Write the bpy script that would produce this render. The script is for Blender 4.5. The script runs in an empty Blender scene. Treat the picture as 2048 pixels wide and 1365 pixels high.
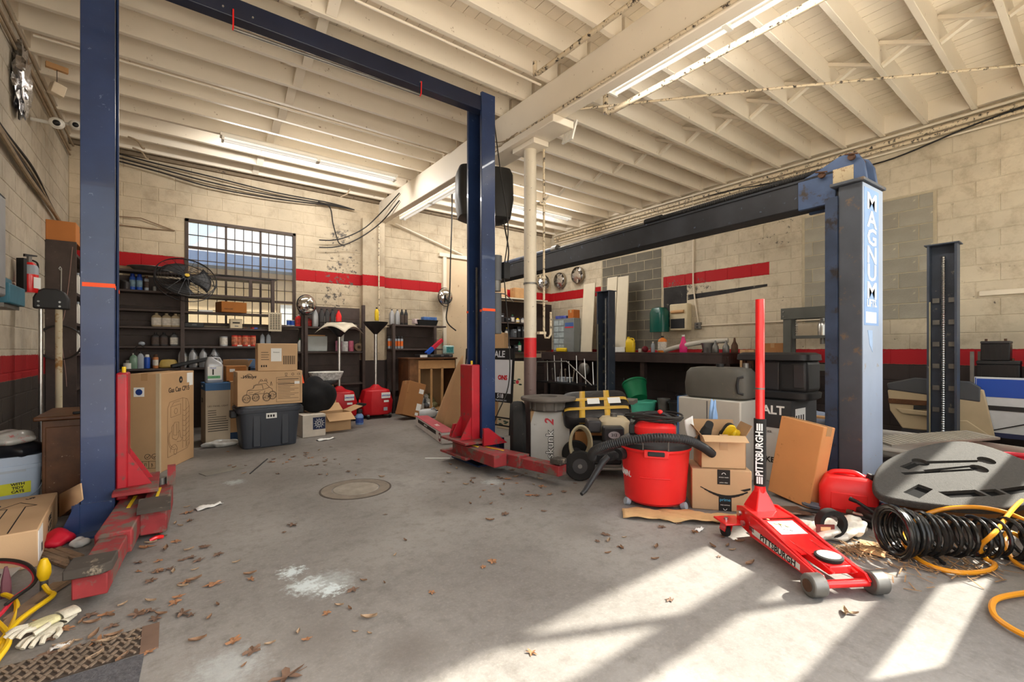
import bpy, bmesh, math, random
from mathutils import Vector, Matrix, Euler
random.seed(11)
SC = bpy.context.scene
COL = SC.collection
PI = math.pi
R = math.radians

# ------------------------------------------------------------------ camera
CAM_H = 1.22
FPX, CU, CV = 910.0, 1024.0, 700.0
cam = bpy.data.objects.new('camera', bpy.data.cameras.new('camera'))
COL.objects.link(cam)
cam.location = (0, 0, CAM_H)
cam.rotation_euler = (PI / 2, 0, -math.atan2(.6, .8))
cam.data.sensor_width = 36
cam.data.lens = 36 * FPX / 2048
cam.data.shift_y = (CV - 682.5) / 2048
cam.data.clip_start = .02
SC.camera = cam

# ------------------------------------------------------------------ sky, sun, exposure
SUN_EL, SUN_H = R(38), (-.91, .41)
w = bpy.data.worlds.new('sky')
SC.world = w
w.use_nodes = True
nt = w.node_tree
nt.nodes.clear()
wo = nt.nodes.new('ShaderNodeOutputWorld')
bg = nt.nodes.new('ShaderNodeBackground')
sky = nt.nodes.new('ShaderNodeTexSky')
sky.sky_type = 'NISHITA'
sky.sun_disc = False
sky.sun_elevation = SUN_EL
sky.sun_rotation = math.atan2(-SUN_H[0], -SUN_H[1])
sky.air_density = 1.6
sky.dust_density = 3.0
hs = nt.nodes.new('ShaderNodeHueSaturation')
hs.inputs['Saturation'].default_value = .32
wm = nt.nodes.new('ShaderNodeMix')
wm.data_type = 'RGBA'
wm.blend_type = 'MULTIPLY'
wm.inputs[0].default_value = 1
wm.inputs[7].default_value = (1.0, .975, .95, 1)
nt.links.new(sky.outputs[0], hs.inputs['Color'])
nt.links.new(hs.outputs[0], wm.inputs[6])
nt.links.new(wm.outputs[2], bg.inputs[0])
bg.inputs[1].default_value = .66
nt.links.new(bg.outputs[0], wo.inputs[0])

sl = bpy.data.lights.new('sun', 'SUN')
sl.energy = 17.0
sl.angle = R(.9)
sl.color = (1, .93, .82)
sun = bpy.data.objects.new('sun', sl)
COL.objects.link(sun)
sd = Vector((SUN_H[0] * math.cos(SUN_EL), SUN_H[1] * math.cos(SUN_EL), -math.sin(SUN_EL)))
sun.rotation_euler = sd.to_track_quat('-Z', 'Y').to_euler()
FILL_W = 110.0          # fill light added at each batten, whose tubes look off

SC.view_settings.view_transform = 'Standard'
SC.view_settings.look = 'None'
SC.view_settings.exposure = 0.2
SC.view_settings.gamma = 1.0
SC.view_settings.use_curve_mapping = False
SC.cycles.max_bounces = 8
SC.cycles.diffuse_bounces = 5
SC.cycles.use_adaptive_sampling = True
SC.cycles.adaptive_threshold = .025
SC.cycles.glossy_bounces = 3
SC.cycles.transparent_max_bounces = 12
SC.cycles.sample_clamp_indirect = 6
SC.cycles.caustics_reflective = False
SC.cycles.caustics_refractive = False
SC.cycles.use_denoising = True

# ------------------------------------------------------------------ where a sight line meets the floor or a wall
def ray(u, v):
    d = (u - CU) / FPX
    return Vector((.6 + .8 * d, .8 - .6 * d, (CV - v) / FPX))
def fl(u, v, z=0.0):
    r = ray(u, v)
    t = (z - CAM_H) / r.z
    return Vector((r.x * t, r.y * t, z))
def onx(u, v, X):
    r = ray(u, v)
    t = X / r.x
    return Vector((X, r.y * t, CAM_H + r.z * t))
def ony(u, v, Y):
    r = ray(u, v)
    t = Y / r.y
    return Vector((r.x * t, Y, CAM_H + r.z * t))
def atd(u, v, d):
    r = ray(u, v) * d
    return Vector((r.x, r.y, CAM_H + r.z))
def project(p):
    d = p[0] * .6 + p[1] * .8
    if d < .05:
        return None
    x = p[0] * .8 - p[1] * .6
    return (CU + FPX * x / d, CV - FPX * (p[2] - CAM_H) / d, d)

# ------------------------------------------------------------------ materials
def lin(c):
    c = c / 255
    return c / 12.92 if c <= .04045 else ((c + .055) / 1.055) ** 2.4
def rgb(r, g, b):
    return (lin(r), lin(g), lin(b), 1)
MATS = {}
def _n(nt, t, **kw):
    n = nt.nodes.new(t)
    for k, v in kw.items():
        setattr(n, k, v)
    return n
def new_mat(name):
    m = bpy.data.materials.new(name)
    m.use_nodes = True
    nt = m.node_tree
    b = nt.nodes['Principled BSDF']
    return m, nt, b
def mixc(nt, fac, a, b, blend='MIX'):
    x = _n(nt, 'ShaderNodeMix', data_type='RGBA', blend_type=blend)
    for s, val in ((0, fac), (6, a), (7, b)):
        if hasattr(val, 'is_linked') or isinstance(val, bpy.types.NodeSocket):
            nt.links.new(val, x.inputs[s])
        else:
            x.inputs[s].default_value = val
    return x.outputs[2]
def mth(nt, op, a, b=0.0, clamp=False):
    x = _n(nt, 'ShaderNodeMath', operation=op, use_clamp=clamp)
    for s, val in ((0, a), (1, b)):
        if isinstance(val, bpy.types.NodeSocket):
            nt.links.new(val, x.inputs[s])
        else:
            x.inputs[s].default_value = val
    return x.outputs[0]
def noise(nt, vec, scale, detail=4, rough=.55):
    x = _n(nt, 'ShaderNodeTexNoise')
    x.inputs['Scale'].default_value = scale
    x.inputs['Detail'].default_value = detail
    x.inputs['Roughness'].default_value = rough
    if vec is not None:
        nt.links.new(vec, x.inputs['Vector'])
    return x.outputs[0]
def step(nt, val, a, b):
    x = _n(nt, 'ShaderNodeMapRange')
    x.inputs[1].default_value = a
    x.inputs[2].default_value = b
    nt.links.new(val, x.inputs[0])
    return x.outputs[0]
def bump(nt, b, h, strength=.3, dist=.01):
    x = _n(nt, 'ShaderNodeBump')
    x.inputs['Strength'].default_value = strength
    x.inputs['Distance'].default_value = dist
    nt.links.new(h, x.inputs['Height'])
    nt.links.new(x.outputs[0], b.inputs['Normal'])
def pm(name, col, rough=.6, metal=0.0, var=.12, vs=5.0, dirt=None, amt=.0, ds=9.0, bmp=0.0, bs=60.0, spec=.4, coat=0.0, each=0.0):
    """painted / plain material with uneven tone and an optional second colour where it is worn"""
    if name in MATS:
        return MATS[name]
    m, nt, b = new_mat(name)
    tc = _n(nt, 'ShaderNodeTexCoord').outputs['Object']
    n1 = noise(nt, tc, vs, 5)
    lo = tuple(c * (1 - var) for c in col[:3]) + (1,)
    hi = tuple(min(1, c * (1 + var)) for c in col[:3]) + (1,)
    c = mixc(nt, step(nt, n1, .3, .7), lo, hi)
    if dirt:
        n2 = noise(nt, tc, ds, 8, .7)
        c = mixc(nt, step(nt, n2, .66 - amt * .4, .72 - amt * .34), c, dirt)
    if each:                # every piece its own slight tone
        oi = _n(nt, 'ShaderNodeObjectInfo')
        c = mixc(nt, mth(nt, 'MULTIPLY', oi.outputs['Random'], each), c, tuple(x * .55 for x in col[:3]) + (1,))
    nt.links.new(c, b.inputs['Base Color'])
    b.inputs['Roughness'].default_value = rough
    b.inputs['Metallic'].default_value = metal
    b.inputs['Specular IOR Level'].default_value = spec
    b.inputs['Coat Weight'].default_value = coat
    if bmp:
        bump(nt, b, noise(nt, tc, bs, 4), bmp)
    MATS[name] = m
    return m
def glassy(name, tint=(1, 1, 1, 1), dusty=.12, rough=.05):
    if name in MATS:
        return MATS[name]
    m = bpy.data.materials.new(name)
    m.use_nodes = True
    nt = m.node_tree
    nt.nodes.clear()
    o = _n(nt, 'ShaderNodeOutputMaterial')
    t = _n(nt, 'ShaderNodeBsdfTransparent')
    t.inputs[0].default_value = tint
    g = _n(nt, 'ShaderNodeBsdfPrincipled')
    g.inputs['Base Color'].default_value = tint
    g.inputs['Roughness'].default_value = rough
    x = _n(nt, 'ShaderNodeMixShader')
    x.inputs[0].default_value = dusty
    nt.links.new(t.outputs[0], x.inputs[1])
    nt.links.new(g.outputs[0], x.inputs[2])
    nt.links.new(x.outputs[0], o.inputs[0])
    MATS[name] = m
    return m

# ------------------------------------------------------------------ mesh builder
class MB:
    def __init__(s):
        s.v, s.f, s.m = [], [], []
    def add(s, vs, fs, m=0, M=None):
        o = len(s.v)
        for p in vs:
            p = Vector(p)
            s.v.append(M @ p if M else p)
        for f in fs:
            s.f.append([i + o for i in f])
            s.m.append(m)
        return s
    def box(s, c, d, rz=0, rot=None, m=0, top=None):
        x, y, z = d[0] / 2, d[1] / 2, d[2] / 2
        tx, ty = (x, y) if top is None else (top[0] / 2, top[1] / 2)
        vs = [(-x, -y, -z), (x, -y, -z), (x, y, -z), (-x, y, -z), (-tx, -ty, z), (tx, -ty, z), (tx, ty, z), (-tx, ty, z)]
        M = Matrix.Translation(Vector(c)) @ (Euler(rot).to_matrix().to_4x4() if rot else Matrix.Rotation(rz, 4, 'Z'))
        return s.add(vs, [(3, 2, 1, 0), (4, 5, 6, 7), (0, 1, 5, 4), (1, 2, 6, 5), (2, 3, 7, 6), (3, 0, 4, 7)], m, M)
    def bb(s, a, b, m=0):
        return s.box([(a[i] + b[i]) / 2 for i in range(3)], [abs(b[i] - a[i]) for i in range(3)], m=m)
    def prism(s, pts, h0, h1, axis='z', m=0, M=None):
        """polygon (a,b) extruded from h0 to h1; axis z: (a,b,h), y: (a,h,b), x: (h,a,b)"""
        fn = {'z': lambda a, b, h: (a, b, h), 'y': lambda a, b, h: (a, h, b), 'x': lambda a, b, h: (h, a, b)}[axis]
        n = len(pts)
        vs = [fn(a, b, h0) for a, b in pts] + [fn(a, b, h1) for a, b in pts]
        fs = [list(range(n))[::-1], list(range(n, 2 * n))] + [(i, (i + 1) % n, n + (i + 1) % n, n + i) for i in range(n)]
        if axis == 'y':
            fs = [list(f)[::-1] for f in fs]
        return s.add(vs, fs, m, M)
    def bar(s, p0, p1, wx, wy, m=0, up=(0, 0, 1)):
        """rectangular bar from p0 to p1"""
        p0, p1 = Vector(p0), Vector(p1)
        d = (p1 - p0).normalized()
        u = Vector(up)
        if abs(d.dot(u)) > .98:
            u = Vector((1, 0, 0))
        a = d.cross(u).normalized() * wx / 2
        b = a.cross(d).normalized() * wy / 2
        vs = [p0 - a - b, p0 + a - b, p0 + a + b, p0 - a + b, p1 - a - b, p1 + a - b, p1 + a + b, p1 - a + b]
        return s.add(vs, [(0, 1, 2, 3), (7, 6, 5, 4), (4, 5, 1, 0), (5, 6, 2, 1), (6, 7, 3, 2), (7, 4, 0, 3)], m)
    def tube(s, pts, r, n=8, m=0, closed=False, cap=True):
        pts = [Vector(p) for p in pts]
        k = len(pts)
        rr = r if isinstance(r, (list, tuple)) else [r] * k
        a = None
        rings = []
        for i, p in enumerate(pts):
            if closed:
                t = (pts[(i + 1) % k] - pts[i - 1]).normalized()
            else:
                t = (pts[min(i + 1, k - 1)] - pts[max(i - 1, 0)]).normalized()
            if a is None:
                a = t.orthogonal().normalized()
            else:
                a = (a - t * a.dot(t))
                a = a.normalized() if a.length > 1e-6 else t.orthogonal().normalized()
            b = t.cross(a)
            rings.append([p + (a * math.cos(2 * PI * j / n) + b * math.sin(2 * PI * j / n)) * rr[i] for j in range(n)])
        vs = [p for q in rings for p in q]
        fs = []
        for i in range(k if closed else k - 1):
            i2 = (i + 1) % k
            for j in range(n):
                j2 = (j + 1) % n
                fs.append((i * n + j, i * n + j2, i2 * n + j2, i2 * n + j))
        if cap and not closed:
            fs.append(list(range(n))[::-1])
            fs.append([(k - 1) * n + j for j in range(n)])
        return s.add(vs, fs, m)
    def cyl(s, p0, p1, r0, r1=None, n=16, m=0):
        return s.tube([p0, p1], [r0, r0 if r1 is None else r1], n, m)
    def lathe(s, prof, n=20, c=(0, 0, 0), m=0, M=None, sx=1.0, sy=1.0, a0=0.0):
        """profile (r, z) from bottom to top; r=0 closes"""
        vs, fs, idx = [], [], []
        for r, z in prof:
            if r < 1e-5:
                idx.append([len(vs)])
                vs.append((c[0], c[1], c[2] + z))
            else:
                idx.append(list(range(len(vs), len(vs) + n)))
                vs += [(c[0] + r * sx * math.cos(a0 + 2 * PI * j / n), c[1] + r * sy * math.sin(a0 + 2 * PI * j / n), c[2] + z) for j in range(n)]
        for a, b in zip(idx, idx[1:]):
            for j in range(n):
                j2 = (j + 1) % n
                if len(a) == 1 and len(b) == 1:
                    continue
                if len(a) == 1:
                    fs.append((a[0], b[j2], b[j]))
                elif len(b) == 1:
                    fs.append((a[j], a[j2], b[0]))
                else:
                    fs.append((a[j], a[j2], b[j2], b[j]))
        return s.add(vs, fs, m, M)
    def sph(s, c, r, nu=14, nv=8, m=0, M=None):
        rx, ry, rz = r if isinstance(r, (list, tuple)) else (r, r, r)
        vs, fs = [], []
        for i in range(nv + 1):
            ph = -PI / 2 + PI * i / nv
            for j in range(nu):
                th = 2 * PI * j / nu
                vs.append((c[0] + rx * math.cos(ph) * math.cos(th), c[1] + ry * math.cos(ph) * math.sin(th), c[2] + rz * math.sin(ph)))
        for i in range(nv):
            for j in range(nu):
                fs.append((i * nu + j, i * nu + (j + 1) % nu, (i + 1) * nu + (j + 1) % nu, (i + 1) * nu + j))
        return s.add(vs, fs, m, M)
    def grid(s, fn, nu, nv, m=0):
        vs = [fn(i / nu, j / nv) for j in range(nv + 1) for i in range(nu + 1)]
        fs = [(j * (nu + 1) + i, j * (nu + 1) + i + 1, (j + 1) * (nu + 1) + i + 1, (j + 1) * (nu + 1) + i) for j in range(nv) for i in range(nu)]
        return s.add(vs, fs, m)
    def loft(s, secs, n=20, p=4.0, m=0, M=None, cap=True):
        """stacked rounded-rectangle sections (z, half x, half y[, cx, cy])"""
        vs, fs = [], []
        for q in secs:
            z, hx, hy = q[:3]
            cx, cy = (q[3], q[4]) if len(q) > 4 else (0, 0)
            for j in range(n):
                t = 2 * PI * (j + .5) / n
                c, d = math.cos(t), math.sin(t)
                vs.append((cx + hx * math.copysign(abs(c) ** (2 / p), c), cy + hy * math.copysign(abs(d) ** (2 / p), d), z))
        for i in range(len(secs) - 1):
            for j in range(n):
                j2 = (j + 1) % n
                fs.append((i * n + j, i * n + j2, (i + 1) * n + j2, (i + 1) * n + j))
        if cap:
            fs.append(list(range(n))[::-1])
            fs.append([(len(secs) - 1) * n + j for j in range(n)])
        return s.add(vs, fs, m, M)
    def mesh(s, name):
        me = bpy.data.meshes.new(name)
        me.from_pydata([tuple(p) for p in s.v], [], s.f)
        for p, k in zip(me.polygons, s.m):
            p.material_index = k
            p.use_smooth = True
        me.update()
        me.set_sharp_from_angle(angle=R(38))
        return me
    def build(s, name, mats, parent=None, loc=(0, 0, 0), rot=(0, 0, 0), bevel=0, seg=2, sub=0, solid=0):
        me = s.mesh(name)
        for m in (mats if isinstance(mats, (list, tuple)) else [mats]):
            me.materials.append(m)
        o = bpy.data.objects.new(name, me)
        COL.objects.link(o)
        o.location, o.rotation_euler = loc, rot
        if parent:
            o.parent = parent
        if solid:
            d = o.modifiers.new('thickness', 'SOLIDIFY')
            d.thickness = solid
            d.offset = 0
        if bevel:
            d = o.modifiers.new('bevel', 'BEVEL')
            d.width = bevel
            d.segments = seg
            d.limit_method = 'ANGLE'
            d.angle_limit = R(40)
        if sub:
            d = o.modifiers.new('smooth', 'SUBSURF')
            d.levels = d.render_levels = sub
        return o
def tag(o, label, cat, group=None, kind=None):
    o['label'] = label
    o['category'] = cat
    if group:
        o['group'] = group
    if kind:
        o['kind'] = kind
    return o
def thing(name, label, cat, loc=(0, 0, 0), rz=0.0, group=None, rot=None):
    o = bpy.data.objects.new(name, None)
    o.empty_display_size = .1
    COL.objects.link(o)
    o.location = loc
    o.rotation_euler = rot if rot else (0, 0, rz)
    return tag(o, label, cat, group)
def struct(o, label=None):
    o['kind'] = 'structure'
    if label:
        o['label'] = label
    return o
def dup(root, loc, rz=None, label=None, group=None, scale=None):
    r = root.copy()
    COL.objects.link(r)
    r.location = loc
    if rz is not None:
        r.rotation_euler = (0, 0, rz)
    if scale:
        r.scale = (scale,) * 3 if not isinstance(scale, (tuple, list)) else scale
    if label:
        r['label'] = label
    if group:
        r['group'] = group
    for ch in list(root.children):
        c = ch.copy()
        COL.objects.link(c)
        c.parent = r
        for g in list(ch.children):
            d = g.copy()
            COL.objects.link(d)
            d.parent = c
    return r
def piece(name, me, parent, loc, rot=(0, 0, 0), scale=(1, 1, 1)):
    o = bpy.data.objects.new(name, me)
    COL.objects.link(o)
    o.parent = parent
    o.location, o.rotation_euler, o.scale = loc, rot, scale
    return o
TXT = {}
def text(body, size, mat, parent, loc, rot, name='lettering', align='CENTER', sx=1.0, bold=0.0, extr=.0006, shear=0.0):
    key = (body, size, align, bold, extr, shear, mat.name)
    if key not in TXT:
        cu = bpy.data.curves.new(name, 'FONT')
        cu.body = body
        cu.size = size
        cu.align_x = align
        cu.align_y = 'CENTER'
        cu.extrude = extr
        cu.offset = bold
        cu.shear = shear
        cu.resolution_u = 2
        tmp = bpy.data.objects.new(name, cu)
        me = bpy.data.meshes.new_from_object(tmp)
        me.materials.clear()
        me.materials.append(mat)
        bpy.data.objects.remove(tmp)
        TXT[key] = me
    o = bpy.data.objects.new(name, TXT[key])
    COL.objects.link(o)
    o.parent = parent
    o.location, o.rotation_euler = loc, rot
    o.scale = (sx, 1, 1)
    return o
def lines(strokes, wd, mat, parent, name='printed_drawing', loc=(0, 0, 0), rot=(0, 0, 0)):
    """ink strokes: each a list of (x, z) on the local plane y = 0, drawn as thin flat ribbons"""
    mb = MB()
    for st in strokes:
        for a, b in zip(st, st[1:]):
            a, b = Vector((a[0], 0, a[1])), Vector((b[0], 0, b[1]))
            if (b - a).length < 1e-5:
                continue
            mb.bar(a, b, .0008, wd, up=Vector((0, 1, 0)).cross(b - a).normalized())
    return mb.build(name, mat, parent, loc, rot)
def arc(cx, cz, r, a0=0, a1=2 * PI, n=20, ry=None):
    ry = r if ry is None else ry
    return [(cx + r * math.cos(a0 + (a1 - a0) * i / n), cz + ry * math.sin(a0 + (a1 - a0) * i / n)) for i in range(n + 1)]
def spline(pts, k=8, closed=False):
    """Catmull-Rom through points"""
    P = [Vector(p) for p in pts]
    n = len(P)
    out = []
    for i in range(n if closed else n - 1):
        p0 = P[(i - 1) % n] if closed or i > 0 else P[0]
        p1, p2 = P[i], P[(i + 1) % n]
        p3 = P[(i + 2) % n] if closed or i + 2 < n else P[-1]
        for j in range(k):
            t = j / k
            out.append(.5 * ((2 * p1) + (p2 - p0) * t + (2 * p0 - 5 * p1 + 4 * p2 - p3) * t * t + (3 * p1 - p0 - 3 * p2 + p3) * t ** 3))
    if not closed:
        out.append(P[-1])
    return out

# palette
M_cream = pm('cream_paint', rgb(218, 207, 188), .55, var=.06, vs=1.6, dirt=rgb(120, 104, 84), amt=.03, ds=14)
M_ceil = pm('ceiling_paint', rgb(238, 228, 211), .5, var=.06, vs=.9, dirt=rgb(150, 124, 96), amt=.05, ds=16, each=.22)
M_peel = pm('peeling_white_pipe_paint', rgb(214, 198, 170), .6, var=.06, vs=3, dirt=rgb(60, 52, 46), amt=.34, ds=24)
M_navy = pm('navy_lift_enamel', rgb(38, 56, 94), .34, var=.26, vs=2.2, dirt=rgb(100, 116, 144), amt=.07, ds=26, coat=.25)
M_navyd = pm('dark_navy_enamel', rgb(28, 35, 56), .38, var=.2, vs=2.2, coat=.2)
M_red = pm('red_lift_enamel', rgb(172, 30, 42), .45, var=.18, vs=4, dirt=rgb(104, 72, 66), amt=.2, ds=9, coat=.1)
M_redworn = pm('worn_dusty_red_enamel', rgb(142, 46, 48), .65, var=.22, vs=6, dirt=rgb(104, 92, 82), amt=.42, ds=7)
M_bright = pm('bright_red_enamel', rgb(226, 32, 34), .28, var=.07, vs=3, coat=.5)
M_redpl = pm('red_plastic', rgb(232, 40, 40), .38, var=.06, vs=4)
M_black = pm('black_plastic', rgb(34, 34, 36), .5, var=.2, vs=5)
M_blackm = pm('black_satin_metal', rgb(28, 28, 30), .4, var=.2, vs=5, metal=.2)
M_rubber = pm('black_rubber', rgb(30, 29, 28), .85, var=.25, vs=9, dirt=rgb(92, 86, 78), amt=.07, ds=12)
M_grey = pm('grey_plastic', rgb(86, 88, 92), .5, var=.12, vs=4, dirt=rgb(120, 112, 100), amt=.05)
M_lgrey = pm('light_grey_plastic', rgb(160, 168, 178), .45, var=.06)
M_white = pm('white_plastic', rgb(226, 224, 216), .5, var=.05)
M_paper = pm('white_paper', rgb(232, 232, 228), .8, var=.03)
M_steel = pm('bright_steel', rgb(190, 190, 188), .28, metal=.95, var=.12, vs=8)
M_dsteel = pm('dull_steel', rgb(120, 118, 114), .5, metal=.7, var=.2, vs=8, dirt=rgb(90, 62, 42), amt=.1)
M_rust = pm('rusty_iron', rgb(92, 66, 50), .75, metal=.3, var=.3, vs=9, dirt=rgb(54, 44, 40), amt=.25)
M_chrome = pm('chrome', rgb(225, 225, 225), .06, metal=1.0, var=.02)
M_card = pm('cardboard', rgb(186, 150, 110), .85, var=.07, vs=3, bmp=.06, bs=150)
M_card2 = pm('tan_cardboard', rgb(200, 166, 128), .85, var=.06, vs=3, bmp=.06, bs=150)
M_cardd = pm('brown_cardboard', rgb(160, 112, 68), .85, var=.08, vs=3, dirt=rgb(120, 80, 46), amt=.1, ds=5)
M_cardin = pm('cardboard_inside', rgb(168, 134, 98), .9, var=.08)
M_tape = pm('packing_tape', rgb(176, 140, 100), .25, var=.05)
M_ink = pm('black_ink', rgb(38, 34, 32), .8, var=.05)
M_brown = pm('dark_brown_painted_wood', rgb(74, 62, 58), .6, var=.2, vs=7, dirt=rgb(110, 98, 90), amt=.05, ds=18, bmp=.1, bs=30)
M_wood = pm('raw_pine', rgb(190, 146, 98), .6, var=.12, vs=8)
M_woodd = pm('stained_wood', rgb(92, 58, 34), .42, var=.35, vs=9, dirt=rgb(190, 170, 140), amt=.02, ds=30)
M_orange = pm('orange_tape', rgb(240, 82, 28), .55, var=.05)
M_yellow = pm('yellow_plastic', rgb(232, 196, 40), .45, var=.08)
M_blue = pm('blue_plastic', rgb(40, 84, 180), .4, var=.08)
M_green = pm('green_plastic', rgb(24, 120, 78), .45, var=.1)
M_alu = pm('foil', rgb(200, 200, 204), .2, metal=1.0, var=.15, vs=18, bmp=.9, bs=24)
M_wire = pm('black_cable', rgb(36, 33, 31), .6, var=.2)
M_beigecab = pm('dirty_beige_cable', rgb(150, 132, 108), .7, var=.2, vs=12)
# ================================================================== the room
XL, XR, YB, YF = -1.13, 7.75, 8.68, -.12
ZJ, ZD = 4.10, 4.35
CO = .2032

def wall_mat(name, base, bands, peel=.05, spot=None, stripe=None, stain=.34):
    """bands: (z0, z1, colour) in world height; stripe: (axis, [(a0,a1)..], z0, z1, colour)"""
    m, nt, b = new_mat(name)
    pos = _n(nt, 'ShaderNodeNewGeometry').outputs['Position']
    sp = _n(nt, 'ShaderNodeSeparateXYZ')
    nt.links.new(pos, sp.inputs[0])
    wob = mth(nt, 'MULTIPLY', mth(nt, 'SUBTRACT', noise(nt, pos, 22, 3), .5), .02)
    z = mth(nt, 'ADD', sp.outputs[2], wob)
    n1 = noise(nt, pos, .9, 6, .6)
    lo = tuple(c * (1 - stain) for c in base[:3]) + (1,)
    c = mixc(nt, step(nt, n1, .25, .6), lo, base)
    c = mixc(nt, mth(nt, 'MULTIPLY', step(nt, noise(nt, pos, 5, 8, .7), .47, .72), .5), c, rgb(132, 112, 88))
    oi = _n(nt, 'ShaderNodeObjectInfo')
    c = mixc(nt, mth(nt, 'MULTIPLY', oi.outputs['Random'], .16), c, tuple(x * .5 for x in base[:3]) + (1,))
    for z0, z1, col in bands:
        k = mth(nt, 'MULTIPLY', step(nt, z, z0 - .002, z0 + .002), step(nt, z, z1 + .002, z1 - .002))
        c = mixc(nt, k, c, col)
    if stripe:
        ax, rs, z0, z1, col = stripe
        k = mth(nt, 'MULTIPLY', step(nt, z, z0 - .002, z0 + .002), step(nt, z, z1 + .002, z1 - .002))
        tot = None
        for a0, a1 in rs:
            q = mth(nt, 'MULTIPLY', step(nt, sp.outputs[ax], a0 - .003, a0 + .003), step(nt, sp.outputs[ax], a1 + .003, a1 - .003))
            tot = q if tot is None else mth(nt, 'ADD', tot, q, True)
        c = mixc(nt, mth(nt, 'MULTIPLY', k, tot), c, col)
    n3 = noise(nt, pos, 13, 9, .75)
    area = step(nt, noise(nt, pos, 1.3, 3), .5, .75)
    th = mth(nt, 'SUBTRACT', .74 - peel, mth(nt, 'MULTIPLY', area, .07))
    if spot:
        for sx, sy, sz, rad, dk in spot:
            d = _n(nt, 'ShaderNodeVectorMath', operation='DISTANCE')
            nt.links.new(pos, d.inputs[0])
            d.inputs[1].default_value = (sx, sy, sz)
            th = mth(nt, 'SUBTRACT', th, mth(nt, 'MULTIPLY', step(nt, d.outputs['Value'], rad, rad * .2), dk))
    pk = mth(nt, 'MULTIPLY', mth(nt, 'SUBTRACT', n3, th), 40.0, True)
    c = mixc(nt, pk, c, rgb(98, 92, 86))
    nt.links.new(c, b.inputs['Base Color'])
    b.inputs['Roughness'].default_value = .62
    b.inputs['Specular IOR Level'].default_value = .25
    bump(nt, b, mth(nt, 'ADD', noise(nt, pos, 70, 4), mth(nt, 'MULTIPLY', pk, -.6)), .35, .004)
    return m
C_WALL = rgb(204, 188, 162)
C_RED = rgb(168, 18, 26)
C_DARK = rgb(66, 57, 55)
MW_back = wall_mat('back_wall_paint', C_WALL, [(-1, 1.02, C_DARK)], .06, stripe=(0, [(-1.2, .17), (1.76, 4.62), (5.5, 7.8)], 2.44, 2.645, C_RED),
                   spot=[(2.55, YB, 2.75, .75, .13), (2.5, YB, 3.35, .35, .12), (2.45, YB, 2.2, .5, .09), (5.0, YB, 3.3, .7, .08), (3.1, YB, 1.15, .3, .12)])
MW_right = wall_mat('right_wall_paint', rgb(206, 194, 171), [(-1, 1.03, C_DARK), (1.03, 1.23, rgb(176, 34, 42))], .07,
                    stripe=(1, [(3.39, 5.37), (6.99, 9)], 2.44, 2.645, C_RED),
                    spot=[(XR, 5.1, 2.3, .38, .22), (XR, 4.6, 2.37, .3, .16), (XR, 1.0, 2.2, 1.0, .04), (XR, 3.2, 3.1, .5, .1), (XR, 6.2, 3.6, .5, .12)])
MW_left = wall_mat('left_wall_paint', rgb(198, 188, 170), [(-1, .95, rgb(62, 56, 52)), (.95, 1.17, rgb(150, 30, 34))], .05, stain=.35)
MW_patch = pm('bare_grey_block', rgb(158, 153, 140), .9, var=.18, vs=2.6, dirt=rgb(196, 184, 158), amt=.08, ds=10, bmp=.4, bs=80, each=.45)
MW_patch2 = pm('dark_bare_block', rgb(112, 107, 96), .9, var=.25, vs=2.6, dirt=rgb(160, 148, 126), amt=.12, ds=7, bmp=.4, bs=80, each=.6)
M_mortar = pm('mortar', rgb(176, 164, 140), .95, var=.12, vs=8, bmp=.3)

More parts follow.
